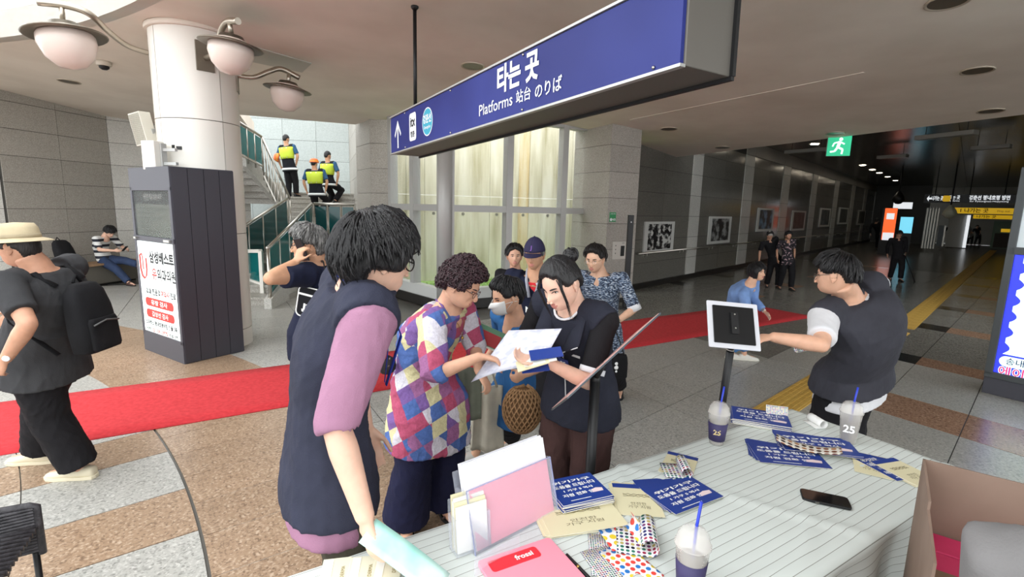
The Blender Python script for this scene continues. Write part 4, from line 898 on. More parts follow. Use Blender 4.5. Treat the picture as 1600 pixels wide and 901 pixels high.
def head_point(th, ph, age=0.0, w=1.0):
    """sculpted head surface; th from the crown, ph azimuth from the face (+ to the person's right); unit: metres for a 0.225 m head"""
    x = .074 * w * math.sin(th) * math.sin(ph); y = .094 * math.sin(th) * math.cos(ph); z = .1125 * math.cos(th); zf = math.cos(th); fr = max(0.0, math.cos(ph)) ; ax = abs(x)
    if zf < 0: x *= 1 - .24 * (-zf) ** 1.3
    if y > 0:
        if zf < -.25: y += .020 * smooth01((-zf - .25) / .5) * fr
        y *= 1 - .06 * math.exp(-((zf - .05) / .35) ** 2) * smooth01((fr - .5) * 2)
    else:
        y *= 1.04
        if zf < -.2: y *= 1 - .34 * smooth01((-zf - .2) / .7)
    if fr > .2:
        g = smooth01((fr - .2) / .3)
        nz = 0.0
        if .12 > zf > -.30: nz = .004 + .021 * smooth01((.12 - zf) / .36)
        elif zf <= -.30: nz = .025 * smooth01((zf + .37) / .07)
        y += g * nz * math.exp(-(x / (.0095 + .006 * smooth01((.0 - zf) / .3))) ** 2)
        y -= g * .010 * math.exp(-((ax - .031) / .015) ** 2 - ((zf - .03) / .085) ** 2)
        y += g * .004 * math.exp(-((zf - .2) / .08) ** 2) * math.exp(-((ax - .025) / .025) ** 2)
        y += g * .006 * math.exp(-((ax - .040) / .018) ** 2 - ((zf + .22) / .14) ** 2)
        y += g * .0065 * math.exp(-(x / .021) ** 2) * (math.exp(-((zf + .475) / .04) ** 2) + math.exp(-((zf + .60) / .05) ** 2))
        y -= g * .0045 * math.exp(-(x / .026) ** 2 - ((zf + .535) / .018) ** 2)
        y += g * .007 * math.exp(-(x / .020) ** 2 - ((zf + .83) / .10) ** 2)
        y -= g * age * .004 * math.exp(-((ax - .030 - .012 * (-zf - .2)) / .006) ** 2) * smooth01((-zf - .22) / .1) * smooth01((zf + .62) / .1)
    return Vector((x, y, z))
def make_head(mb, M, sc, ns=44, nr=36, age=0.0, w=1.0, detail=True, smile=0.0):
    """adds head faces: 0 skin 1 lips 2 eye white 3 eye dark 4 brows"""
    vs = []; S = M @ Matrix.Scale(sc, 4)
    ths = [math.pi * (i / nr) for i in range(nr + 1)]
    for th in ths:
        for k in range(ns):
            u = k / ns * 2 - 1; ph = math.pi * (u - .32 * math.sin(math.pi * u) / math.pi * 2.2 * .7); vs.append(S @ head_point(min(max(th, .02), math.pi - .02), ph, age, w))
    fs = []; ms = []
    for i in range(nr):
        for k in range(ns):
            u = ((k + .5) / ns * 2 - 1); ph = math.pi * (u - .32 * math.sin(math.pi * u) / math.pi * 2.2 * .7); th = (ths[i] + ths[i + 1]) / 2; zf = math.cos(th); x = .074 * math.sin(th) * math.sin(ph) * (1 - .24 * max(0, -zf) ** 1.3)
            lip = math.cos(ph) > .3 and (x / .0235) ** 2 + ((zf + .535 - smile * (x / .02) ** 2 * .03) / .095) ** 2 < 1
            mb.add([], []); fs.append((i * ns + k, (i + 1) * ns + k, (i + 1) * ns + (k + 1) % ns, i * ns + (k + 1) % ns)); ms.append(1 if lip else 0)
    o = len(mb.v); mb.v.extend([tuple(p) for p in vs]); mb.f.extend([tuple(o + i for i in f) for f in fs]); mb.m.extend(ms); mb.sm.extend([True] * len(fs))
    R3 = (M.to_3x3()).to_4x4()
    for sx_ in (-1, 1):
        # ear: rim and bowl
        Me = R3 @ Matrix.Rotation(sx_ * -.35, 4, 'Z'); c = S @ V3(sx_ * .073 * w, -.012, -.004)
        mb.ball(c, (.009 * sc, .020 * sc, .031 * sc), 12, 8, Me); mb.ball(S @ V3(sx_ * .079 * w, -.014, .006), (.006 * sc, .021 * sc, .022 * sc), 10, 6, Me); mb.ball(S @ V3(sx_ * .072 * w, -.008, -.03), (.006 * sc, .010 * sc, .012 * sc), 8, 6, Me)
        if detail:
            e = head_point(math.acos(.035), sx_ * .40, age, w); Me = R3 @ Matrix.Rotation(sx_ * -.28, 4, 'Z')
            mb.ball(S @ (e + V3(0, -.0045, 0)), (.0145 * sc, .0085 * sc, .0060 * sc), 12, 8, Me, 2); mb.ball(S @ (e + V3(-sx_ * .0005, -.0005, 0)), (.0058 * sc, .0062 * sc, .0056 * sc), 10, 6, Me, 3)
            lid = [S @ (head_point(math.acos(.035 + .055 * (1 - ((q - .5) * 2) ** 2)), sx_ * (.40 + (q - .5) * .42), age, w) + V3(0, .0012, 0)) for q in (0, .25, .5, .75, 1)]
            mb.tube(lid, [.0012 * sc, .0019 * sc, .002 * sc, .0019 * sc, .0012 * sc], 5, 4)
            br = [S @ (head_point(math.acos(.19 + .03 * math.sin(q * 2.6)), sx_ * (.20 + q * .48), age, w) + V3(0, .0012, 0)) for q in (0, .3, .6, .85, 1)]
            mb.tube(br, [.0022 * sc, .0036 * sc, .0034 * sc, .0024 * sc, .001 * sc], 6, 4, flat=.6)
            mb.ball(S @ (head_point(math.acos(-.315), sx_ * .13, age, w) + V3(0, -.001, 0)), (.0075 * sc, .008 * sc, .006 * sc), 8, 6, R3)
def hair_line(ph, front, side, nape, temple=.75):
    a = abs(ph)
    if a < temple: return front + (side + .25 - front) * smooth01(a / temple) * .35
    if a < 1.25: return (front + (side + .25 - front) * .35) + (side - (front + (side + .25 - front) * .35)) * smooth01((a - temple) / (1.25 - temple))
    if a < 1.95: return side
    return side + (nape - side) * smooth01((a - 1.95) / .5)
def make_hair(M, sc, T=.018, front=.5, side=-.15, nape=-.72, top=.5, rough=.004, freq=24, locks=0, llen=.03, lr=.006, seed=1, w=1.0, fringe=None, sweep=0.0, ns=72, nr=44, crown=(0, -.35), drop=0.0, curl=0, lift=1.0):
    """cap of hair that dives under the skin at the hair line, plus tapering locks lying on it"""
    rnd = random.Random(seed); mb = MB(); S = M @ Matrix.Scale(sc, 4)
    def thick(th, ph):
        zf = math.cos(th); h = hair_line(ph, front, side, nape) + .035 * noise.noise(Vector((ph * 6, seed, 0)))
        k = smooth01((zf - h + .03) / .14); t = T * (1 + top * max(0, zf) ) * (1 + .25 * max(0, -math.cos(ph))); 
        n_ = rough * (noise.noise(Vector((ph * freq / 3, zf * 3, seed))) + .5 * noise.noise(Vector((ph * freq, zf * 4, seed + 9))))
        return t * k + n_ * k - .007 * (1 - k)
    def surf(th, ph, extra=0.0):
        p = head_point(th, ph, 0, w); q = V3(p.x, p.y if p.y < .08 else .08 + (p.y - .08) * .3, p.z); n = V3(q.x / .074 ** 2, q.y / .094 ** 2, q.z / .1125 ** 2).normalized(); return p + n * (thick(th, ph) + extra)
    vs = [S @ surf(min(max(math.pi * i / nr, .02), math.pi - .02), 2 * math.pi * k / ns - math.pi) for i in range(nr + 1) for k in range(ns)]
    mb.add(vs, [(i * ns + k, (i + 1) * ns + k, (i + 1) * ns + (k + 1) % ns, i * ns + (k + 1) % ns) for i in range(nr) for k in range(ns)], 0, True)
    cth, cph = .42, math.pi
    c0 = V3(math.sin(cth) * math.sin(cph), math.sin(cth) * math.cos(cph), math.cos(cth))
    for q in range(locks):
        ang = rnd.uniform(0, 2 * math.pi); far = rnd.uniform(.15, 1.0); path = []; L = 7
        t1 = c0.cross(V3(1, 0, 0)).normalized(); t2 = c0.cross(t1)
        dirv = t1 * math.cos(ang) + t2 * math.sin(ang); start = far ** .7 * 1.0; bend = rnd.uniform(-.35, .35) + sweep; span = rnd.uniform(.55, 1.0); last = None
        for s_ in range(L):
            d = start * .9 + s_ / (L - 1) * span * 1.0; dv = dirv * math.cos(bend * s_ / L) + c0.cross(dirv) * math.sin(bend * s_ / L)
            v = c0 * math.cos(d) + dv * math.sin(d); th = math.acos(max(-1, min(1, v.z))); ph = math.atan2(v.x, v.y); h = hair_line(ph, front, side, nape)
            if math.cos(th) > h - .02: last = (th, ph); path.append(surf(th, ph, .0025 + .004 * rnd.random() + lift * .002 * s_))
            elif last:
                th, ph = last; p = path[-1]; out = V3(p.x, p.y, 0).normalized(); path.append(p + V3(0, 0, -llen / 3) * rnd.uniform(.6, 1.3) + out * .002 * rnd.uniform(-1, 1.2))
                if len(path) > L + 1: break
            else: break
        if len(path) < 3: continue
        n_ = len(path); r0 = lr * rnd.uniform(.6, 1.3); mb.tube([S @ p for p in path], [sc * r0 * (.55 + .45 * math.sin(math.pi * min(1, (i + .6) / n_))) * (1 - .85 * max(0, (i / (n_ - 1) - .6) / .4)) for i in range(n_)], 5, 0, flat=.5)
    for q in range(curl):
        v = V3(rnd.gauss(0, 1), rnd.gauss(-.25, 1), rnd.gauss(.35, 1)).normalized(); th = math.acos(v.z); ph = math.atan2(v.x, v.y)
        if v.z < hair_line(ph, front, side, nape) + .02: continue
        c = surf(th, ph, .001); r = rnd.uniform(.006, .011); a = v.orthogonal().normalized(); b_ = v.cross(a); a = (a * math.cos(q) + b_ * math.sin(q)).normalized(); b_ = v.cross(a)
        mb.tube([S @ (c + a * (r * math.cos(k * .95)) + (v * .75 + b_ * .6) * (r * math.sin(k * .95)) + b_ * (k * .0012)) for k in range(7)], sc * .0034, 5)
    return mb
HAIR_BLACK = noisy('hair_black', [(.3, (16, 15, 16)), (.7, (38, 36, 38))], 60, .42, .5, stretch=(1, 1, .15), bscale=220)
HAIR_SOFT = noisy('hair_soft_black', [(.3, (24, 21, 21)), (.7, (50, 44, 42))], 60, .5, .4, stretch=(1, 1, .15), bscale=200)
HAIR_GREY = noisy('hair_grey', [(.3, (52, 52, 52)), (.55, (110, 108, 106)), (.75, (160, 158, 154))], 70, .5, .5, stretch=(1, 1, .2), bscale=220)
HAIR_PERM = noisy('hair_plum', [(.3, (34, 20, 24)), (.7, (66, 42, 48))], 60, .5, .4, bscale=200)

class Person:
    def __init__(s, label, ht, pel, neck, face, headc=None, look=None, tilt=0.0, roll=0.0, hipface=None, handL=None, handR=None, poleL=None, poleR=None, footL=None, footR=None, toe=None, build=1.0, fem=False, skin_rgb=(224, 178, 150), vox=.010, age=0.0, hL=None, hR=None, ground=0.0, kneeL=None, kneeR=None, group=None, hs=1.0, arch=.03, detail=True, smile=0.0, hw=1.0, sh=1.0):
        s.L = L = ht; s.pel = Vector(pel); s.neck = Vector(neck); s.F = heading(face); s.R = s.F.cross(UP).normalized(); hf = heading(face if hipface is None else hipface); s.HR = hf.cross(UP).normalized(); s.HF = hf; s.vox = vox; s.b = build; s.fem = fem
        s.root = thing('person', (s.pel.x, s.pel.y, ground), label, 'person', group); s.sk = skin('%d_%d_%d' % tuple(skin_rgb), skin_rgb)
        ax = (s.neck - s.pel).normalized(); s.ax = ax
        s.spine = lambda t: s.pel * (1 - t) + s.neck * t - s.F * (arch * L * 4 * t * (1 - t) * (1 if 0 <= t <= 1 else 0))
        w = (.106 if fem else .118) * L * build ** .5 * sh
        lat = (s.R - ax * s.R.dot(ax)).normalized(); s.lat = lat; s.fw = ax.cross(lat) * -1; s.fw = s.fw if s.fw.dot(s.F) > 0 else -s.fw
        base = s.neck - ax * (.020 * L); s.sh = {'L': base - lat * w, 'R': base + lat * w}
        if hs: pass
        ua, fa = .170 * L, .148 * L; s.el = {}; s.wr = {}; s.hd = {}
        for k, sg in (('L', -1), ('R', 1)):
            tgt = handL if k == 'L' else handR; pole = poleL if k == 'L' else poleR
            if tgt is None: tgt = s.sh[k] - UP * (.30 * L) + s.F * .03 + lat * (sg * .045)
            if pole is None: pole = -s.F * .8 + lat * (sg * .5)
            s.el[k], s.wr[k] = ik(s.sh[k], Vector(tgt), ua, fa, pole); s.hd[k] = (hL if k == 'L' else hR) or {}
        hw_ = .052 * L * build ** .5; th, shn = .243 * L, .238 * L; s.hip = {'L': s.pel - s.HR * hw_ - UP * .012 * L, 'R': s.pel + s.HR * hw_ - UP * .012 * L}; s.kn = {}; s.an = {}; s.toe = {}
        for k, sg in (('L', -1), ('R', 1)):
            ft = footL if k == 'L' else footR
            if ft is None: q = s.hip[k] + s.HR * sg * .02; ft = Vector((q.x, q.y, ground))
            ft = Vector(ft); kp = (kneeL if k == 'L' else kneeR) or (hf + s.HR * sg * .15); D_ = (ft + UP * .045 * L - s.hip[k]).length; q_ = D_ / (.992 * (th + shn)); q_ = q_ if .80 < q_ < 1.3 else 1.0; s.kn[k], s.an[k] = ik(s.hip[k], ft + UP * .045 * L, th * q_, shn * q_, kp)
            tt = toe.get(k) if toe else None; s.toe[k] = heading(tt) if tt is not None else (hf + s.HR * sg * .18).normalized()
        s.hsc = L * .1335 / .225 * hs
        lk = face if look is None else look; hfw = heading(lk); hrt = hfw.cross(UP); Mh = Matrix.Rotation(0, 3, 'X')
        q = Quaternion(hrt, -math.radians(tilt)) ; f2 = q @ hfw; u2 = q @ UP; q2 = Quaternion(f2, math.radians(roll)); u2 = q2 @ u2; r2 = f2.cross(u2)
        s.hc = Vector(headc) if headc is not None else s.neck + ax * (.055 * L) + f2 * (.035 * L) + u2 * (.045 * L)
        s.HM = Matrix(((r2.x, f2.x, u2.x, s.hc.x), (r2.y, f2.y, u2.y, s.hc.y), (r2.z, f2.z, u2.z, s.hc.z), (0, 0, 0, 1)))
        # ---- continuous body
        mb = MB(); s.torso(mb, .93, -.12, 1.0); r = L * build ** .5
        for k in 'LR':
            sg = -1 if k == 'L' else 1; f = 0.86 if fem else 1.0
            mb.tube([s.sh[k] - lat * sg * .03 * L, s.sh[k], s.sh[k].lerp(s.el[k], .45), s.el[k]], [.030 * r * f, .031 * r * f, .028 * r * f, .0225 * r * f], 14); mb.ball(s.sh[k], .031 * r * f); mb.ball(s.el[k], .0228 * r * f)
            mb.tube([s.el[k], s.el[k].lerp(s.wr[k], .28), s.el[k].lerp(s.wr[k], .7), s.wr[k]], [.0225 * r * f, .0245 * r * f, .019 * r * f, .0155 * r * f], 14)
            mb.tube([s.hip[k], s.hip[k].lerp(s.kn[k], .4), s.kn[k]], [.053 * r, .047 * r, .034 * r], 14); mb.ball(s.kn[k], .034 * r)
            mb.tube([s.kn[k], s.kn[k].lerp(s.an[k], .3), s.kn[k].lerp(s.an[k], .75), s.an[k] - UP * .01], [.034 * r, .035 * r, .024 * r, .021 * r], 14)
            a = s.an[k]; mb.tube([a - s.toe[k] * .03 * L - UP * .022 * L, a + s.toe[k] * .045 * L - UP * .02 * L, a + s.toe[k] * .11 * L - UP * .030 * L], [.020 * r, .022 * r, .014 * r], 12)
            s.hand(mb, k)
        nb = s.hc - (s.HM.to_3x3() @ V3(0, .028, .04)) * s.hsc; mb.tube([s.neck - ax * .05 * L, s.neck.lerp(nb, .4), nb], [.056 * r, (.034 if fem else .038) * r, (.031 if fem else .035) * r], 16)
        me = fused(mb, vox, 5)
        out = MB(); n = len(me.vertices); co = np.empty(n * 3, 'f'); me.vertices.foreach_get('co', co); out.v = [tuple(p) for p in co.reshape(-1, 3).tolist()]; out.f = [tuple(p.vertices) for p in me.polygons]; out.m = [0] * len(out.f); out.sm = [True] * len(out.f); bpy.data.meshes.remove(me)
        make_head(out, s.HM, s.hsc, age=age, w=hw, detail=detail, smile=smile); s.out = out
    def finish(s, brow=None): return s.out.build('body', [s.sk, LIP, EYEW, EYED, brow or HAIR_SOFT], s.root)
    def torso(s, mb, k, t0, t1, extra=0.0, belly=0.0, shoulder=1.0):
        """k scales girth; t along pelvis (0) to neck base (1)"""
        L, b = s.L, s.b; tab = [(-.75, .110, .079), (-.34, .106, .077), (-.16, .101, .074), (0, .093, .067), (.14, .085, .058), (.32, .077, .053), (.5, .080, .057), (.68, .088, .062), (.82, .093, .058), (.91, .090 * shoulder, .048), (.965, .070 * shoulder, .042), (1.0, .044, .038)]
        if s.fem: tab = [(t, rx * (1.0 if t < .2 else .88), ry * (1.06 if .55 < t < .75 else .95)) for t, rx, ry in tab]
        ts = sorted(set([t0, t1] + [q[0] for q in tab if t0 < q[0] < t1])); secs = []
        for t in ts:
            for i in range(len(tab) - 1):
                if tab[i][0] <= t <= tab[i + 1][0]: u = (t - tab[i][0]) / (tab[i + 1][0] - tab[i][0]); rx = tab[i][1] + (tab[i + 1][1] - tab[i][1]) * u; ry = tab[i][2] + (tab[i + 1][2] - tab[i][2]) * u; break
            c = s.spine(t) if t >= 0 else s.pel + (s.ax * .12 + UP * .88).normalized() * (t * (s.neck - s.pel).length)
            lat = s.HR.lerp(s.lat, smooth01(t)).normalized(); tan = s.ax if t > .25 else (UP * .4 + s.ax * .6).normalized(); lat = (lat - tan * lat.dot(tan)).normalized(); fw = tan.cross(lat); fw = fw if fw.dot(s.F) > 0 else -fw
            bl = belly * math.exp(-((t - .25) / .28) ** 2); secs.append((c + fw * bl * .8 * L, lat, fw, rx * L * b * k + extra, ry * L * b * k + extra + bl * L * .6))
        loft(mb, secs, 22, 2.3)
    def hand(s, mb, k):
        h = s.hd[k]; L = s.L / 1.68; w = s.wr[k]; sg = -1 if k == 'L' else 1; d = Vector(h.get('dir', (s.wr[k] - s.el[k]))).normalized(); n = Vector(h.get('palm', -s.lat * sg + s.F * -.1)); n = (n - d * n.dot(d)).normalized(); side = d.cross(n)   # side: across the knuckles
        th_side = side * (1 if side.dot(s.F + UP * .3) > 0 else -1); th_side = Vector(h['thumb']) if 'thumb' in h else th_side; th_side = (th_side - d * th_side.dot(d) - n * th_side.dot(n)).normalized(); c = h.get('curl', .3); sp = h.get('spread', .06); kn_ = w + d * .085 * L
        mb.tube([w - d * .012, w + d * .02 * L, w + d * .055 * L, kn_], [(.018 * L, .016 * L), (.025 * L, .0165 * L), (.037 * L, .014 * L), (.038 * L, .011 * L)], 14, side=th_side)
        for i, (off, ln_, rr) in enumerate(((.028, .074, .0088), (.0095, .083, .0090), (-.0095, .077, .0086), (-.028, .060, .0076))):
            p = kn_ + th_side * off * L - d * (.004 + .006 * (i == 3) + .003 * (i == 0)) * L; a = 0; pts = [p - d * .015 * L, p]; dd = (d + th_side * sp * (1.5 - i)).normalized(); cc = c + .06 * i * (c > .1)
            for seg, (fl, be) in enumerate(((.45, .75), (.31, 1.0), (.24, .7))):
                a += be * cc * 1.45; q = dd * math.cos(a) + n * math.sin(a); p = p + q * ln_ * fl * L; pts.append(p)
            mb.tube(pts, [rr * L * 1.05, rr * L * 1.05, rr * L, rr * L * .92, rr * L * .75], 8)
        p = w + d * .022 * L + th_side * .022 * L; q1 = (d * .72 + th_side * .7 + n * (.15 + .5 * h.get('tcurl', c))).normalized(); p1 = p + q1 * .042 * L; q2 = (d * .9 + th_side * .3 + n * (.1 + .8 * h.get('tcurl', c))).normalized(); p2 = p1 + q2 * .032 * L; p3 = p2 + (q2 + n * .3 * c).normalized() * .026 * L
        mb.tube([p - q1 * .01, p, p1, p2, p3], [.014 * L, .0155 * L, .0105 * L, .0098 * L, .0075 * L], 8)
    # ---- clothes
    def top(s, m, hem=-.2, sleeve=.5, loose=1.12, sl=1.5, name='shirt', wr=.008, seed=1.0, neck=.992, cuff=None, belly=0.0, vox=None, sleeves='LR', it=5, flare=0.0, shoulder=1.06):
        loose = 1 + (loose - 1) * .55; sl = 1 + (sl - 1) * .42; mb = MB(); s.torso(mb, loose, hem, neck, .004, belly, shoulder)
        if flare:
            c = s.pel + (s.ax * .12 + UP * .88).normalized() * (hem * (s.neck - s.pel).length); loft(mb, [(s.spine(.25), s.HR, s.HF, .1 * s.L * s.b * loose, .07 * s.L * s.b * loose), (c, s.HR, s.HF, (.1 + flare) * s.L * s.b * loose, (.075 + flare) * s.L * s.b * loose)], 22)
        r = s.L * s.b ** .5 * (.86 if s.fem else 1)
        for k in sleeves:
            sg = -1 if k == 'L' else 1; S, E, W = s.sh[k], s.el[k], s.wr[k]; pts = [S - s.lat * sg * .045 * s.L - UP * .01, S, S.lerp(E, .5)]; rad = [.036 * r * min(sl, 1.35), .036 * r * min(sl, 1.3), .031 * r * sl]
            if sleeve <= 1: pts[-1] = S.lerp(E, sleeve * .55); pts.append(S.lerp(E, sleeve)); rad.append(.030 * r * sl)
            else: pts += [E, E.lerp(W, (sleeve - 1) * .5), E.lerp(W, sleeve - 1)]; rad += [.027 * r * sl, .026 * r * sl, .022 * r * sl]
            mb.tube(pts, rad, 16); mb.ball(S - UP * .004, .036 * r * min(sl, 1.22))
        o = link_mesh(name, fused(mb, vox or s.vox * .9, it, wr, seed=seed), m, s.root); return o
    def vest(s, m, hem=-.15, loose=1.2, name='vest', wr=.006, seed=3.0, extra=.014, neck=.97, shoulder=1.25, pad=1.0, belly=0.0):
        loose = 1 + (loose - 1) * .5; mb = MB(); s.torso(mb, loose, hem, neck, extra, belly, shoulder); r = s.L * s.b ** .5
        for k in 'LR': S = s.sh[k]; sg = -1 if k == 'L' else 1; mb.tube([S - s.lat * sg * .07 * s.L + UP * .012, S - s.lat * sg * .02 * s.L + UP * .006, S.lerp(s.el[k], .05) + s.lat * sg * .006], [.037 * r * pad, .045 * r * pad, .044 * r * pad], 16)
        return link_mesh(name, fused(mb, s.vox * .9, 5, wr, seed=seed), m, s.root)
    def trousers(s, m, waist=.12, length=.97, wide=1.15, flare=1.0, name='trousers', wr=.010, seed=5.0, vox=None):
        mb = MB(); s.torso(mb, .98, -.12, waist, .003); r = s.L * s.b ** .5
        for k in 'LR':
            H, K, A = s.hip[k], s.kn[k], s.an[k]; pts = [H + UP * .01, H.lerp(K, .35), H.lerp(K, .7), K]; rad = [.055 * r * wide ** .5, .050 * r * wide, .046 * r * wide, .043 * r * wide]
            if length > .5: e = K.lerp(A, min(1.0, (length - .5) * 2)) - UP * max(0, length - 1) * .2; pts += [K.lerp(e, .5), e]; rad += [.040 * r * wide * (1 + flare) / 2, .037 * r * wide * flare]
            else: q = H.lerp(K, length * 2); pts = [H + UP * .01, H.lerp(q, .5), q]; rad = rad[:3]
            mb.tube(pts, rad, 18); mb.ball(K, .042 * r * wide)
        return link_mesh(name, fused(mb, vox or s.vox, 5, wr, (8, 8, 5), seed), m, s.root)
    def shoes(s, m, sole, name='shoe', big=1.0, h=1.0):
        L = s.L / 1.68 * big
        for k in 'LR':
            a = s.an[k]; d = s.toe[k]; up = UP
            if s.hd.get('toe' + k): d = Vector(s.hd['toe' + k]).normalized(); up = (UP - d * UP.dot(d)).normalized()
            sd = d.cross(up); g = a - up * .045 * s.L
            mb = MB(); secs = []
            for u, w, hh in ((-.075, .018, .030), (-.068, .030, .060), (-.03, .035, .085 * h), (.02, .036, .082 * h), (.07, .040, .060), (.12, .043, .046), (.16, .036, .036), (.185, .016, .022)): secs.append((g + d * u * L + up * (hh / 2 + .008) * L, sd, up, w * L, hh / 2 * L))
            loft(mb, secs, 18, 2.4); o = mb.build(name, m, s.root); o.data.polygons.foreach_set('use_smooth', [True] * len(o.data.polygons))
            sb = MB(); n = 16; outl = []
            for u, w in ((-.083, .012), (-.072, .030), (-.03, .038), (.05, .040), (.12, .047), (.165, .038), (.192, .014)): outl.append((u, w))
            poly = [(u, w) for u, w in outl] + [(u, -w) for u, w in outl[::-1]]; M = Matrix(((d.x, sd.x, up.x, g.x), (d.y, sd.y, up.y, g.y), (d.z, sd.z, up.z, g.z), (0, 0, 0, 1))); sb.prism([(u * L, w * L) for u, w in poly[::-1]], .001, .022 * L, M); sb.build('sole', sole, o, .004)
    def hair(s, m, name='hair', **kw): return make_hair(s.HM, s.hsc, **kw).build(name, m, s.root)
    def glasses(s, m, r=.021, th=.0016, name='glasses', lens=True):
        mb = MB(); S = s.HM @ Matrix.Scale(s.hsc, 4); lz = MB()
        for sg in (-1, 1):
            c = V3(sg * .033, .097, -.002); ring = [S @ (c + V3(r * 1.12 * math.cos(a), -.004 * abs(math.cos(a)), r * .85 * math.sin(a))) for a in [2 * math.pi * k / 20 for k in range(21)]]; mb.tube(ring, th * s.hsc, 6); mb.tube([S @ V3(sg * (.033 + r * 1.1), .093, .004), S @ V3(sg * .073, .04, .010), S @ V3(sg * .078, -.012, .010), S @ V3(sg * .076, -.03, -.012)], th * s.hsc, 6)
            lz.lathe([(r * 1.0 * s.hsc, 0), (.001, .0008)], 16, S @ Matrix.Translation(c) @ Matrix.Rotation(-math.pi / 2, 4, 'X') @ Matrix.Diagonal((1.08 / s.hsc, .8 / s.hsc, 1 / s.hsc, 1)))
        mb.tube([S @ V3(-.012, .098, .003), S @ V3(0, .101, .006), S @ V3(.012, .098, .003)], th * s.hsc, 6); o = mb.build(name, m, s.root)
        if lens: lz.build('lens', mat('spectacle_lens', (230, 238, 238), .02, alpha=.05), o)
        return o
    def wm(s, v): return s.HM @ (Vector(v) * s.hsc)
    def ring(s, t, k, rad, m, name, ext=.006, h=.0):
        """band around the torso at spine position t"""
        pass
def tf(p, d, n):  # frame with z along d and x along n
    d = Vector(d).normalized(); n = Vector(n); n = (n - d * n.dot(d)).normalized(); y = d.cross(n); return Matrix(((n.x, y.x, d.x, p[0]), (n.y, y.y, d.y, p[1]), (n.z, y.z, d.z, p[2]), (0, 0, 0, 1)))
def cloth(name, rgb, k=.88, bump=.25, rough=.85, sc=9, bs=260): return noisy(name, [(.3, tuple(int(c * k) for c in rgb)), (.7, rgb)], sc, rough, bump, bscale=bs, spec=.25)
# ============================================================ the people
C_VEST = cloth('vest_navy', (52, 54, 70), .86); C_MAUVE = cloth('tee_mauve', (168, 122, 148), .92); C_OLIVE = cloth('trousers_olive', (88, 84, 72)); C_BLACK = cloth('cloth_black', (30, 29, 32)); C_CHAR = cloth('cloth_charcoal', (62, 62, 64)); C_NAVY = cloth('cloth_navy', (28, 32, 54)); C_DEEP = cloth('cloth_deep_navy', (30, 32, 60))
C_WHITE = cloth('cloth_white', (226, 226, 230), .95); C_BROWN = cloth('trousers_brown', (76, 54, 52)); C_BLUE = cloth('top_blue', (52, 104, 160)); C_SKY = cloth('blouse_sky', (134, 168, 226)); C_JEAN = cloth('jeans_blue', (84, 130, 184)); C_DENIM = cloth('denim_dark', (56, 70, 100)); C_VEST2 = cloth('vest_black', (44, 46, 58)); C_GREYV = cloth('vest_charcoal', (62, 62, 70))
S_DARK = mat('shoe_dark', (34, 32, 34), .5); S_SOLE = mat('sole_dark', (26, 26, 26), .8); S_CREAM = mat('shoe_cream', (214, 204, 178), .6); S_WHITE = mat('sole_white', (224, 220, 212), .7); S_GREY = mat('shoe_grey', (176, 174, 168), .7)
def patch_mat():
    m = mat('patchwork', (160, 120, 160), .9); tc = nd(m, 'ShaderNodeTexCoord'); mp = nd(m, 'ShaderNodeMapping'); mp.inputs['Rotation'].default_value = (.2, .5, .35); mp.inputs['Scale'].default_value = (15, 15, 13); ln(m, tc.outputs['Object'], mp.inputs[0])
    fl = nd(m, 'ShaderNodeVectorMath', operation='FLOOR'); ln(m, mp.outputs[0], fl.inputs[0]); wn = nd(m, 'ShaderNodeTexWhiteNoise'); ln(m, fl.outputs[0], wn.inputs['Vector'])
    r = ramp(m, [(0, (176, 78, 108)), (.2, (118, 88, 150)), (.4, (76, 104, 166)), (.58, (206, 198, 156)), (.74, (204, 200, 210)), (.9, (150, 96, 140))], 'CONSTANT'); ln(m, wn.outputs['Value'], r.inputs[0])
    n = nd(m, 'ShaderNodeTexNoise', i_Scale=110.0, i_Detail=3.0); ln(m, tc.outputs['Object'], n.inputs['Vector']); mr = nd(m, 'ShaderNodeMapRange'); mr.inputs[3].default_value = .65; mr.inputs[4].default_value = 1.3; ln(m, n.outputs['Fac'], mr.inputs[0])
    hs = nd(m, 'ShaderNodeHueSaturation'); ln(m, mr.outputs[0], hs.inputs['Value']); ln(m, r.outputs[0], hs.inputs['Color']); ln(m, hs.outputs[0], bsdf(m).inputs['Base Color'])
    b = nd(m, 'ShaderNodeBump', i_Strength=.6, i_Distance=.004); ln(m, n.outputs['Fac'], b.inputs['Height']); ln(m, b.outputs[0], bsdf(m).inputs['Normal']); return m
def spot_mat(name, base, a, b_, sc, t0=.5, t1=.62, stretch=(1, 1, 1)):
    m = mat(name, base, .85); tc = nd(m, 'ShaderNodeTexCoord'); mp = nd(m, 'ShaderNodeMapping'); mp.inputs['Scale'].default_value = stretch; ln(m, tc.outputs['Object'], mp.inputs[0]); n = nd(m, 'ShaderNodeTexNoise', i_Scale=sc, i_Detail=2.0); ln(m, mp.outputs[0], n.inputs['Vector'])
    r = ramp(m, [(0, base), (t0, a), (t1, b_)], 'CONSTANT'); ln(m, n.outputs['Fac'], r.inputs[0]); ln(m, r.outputs[0], bsdf(m).inputs['Base Color']); return m
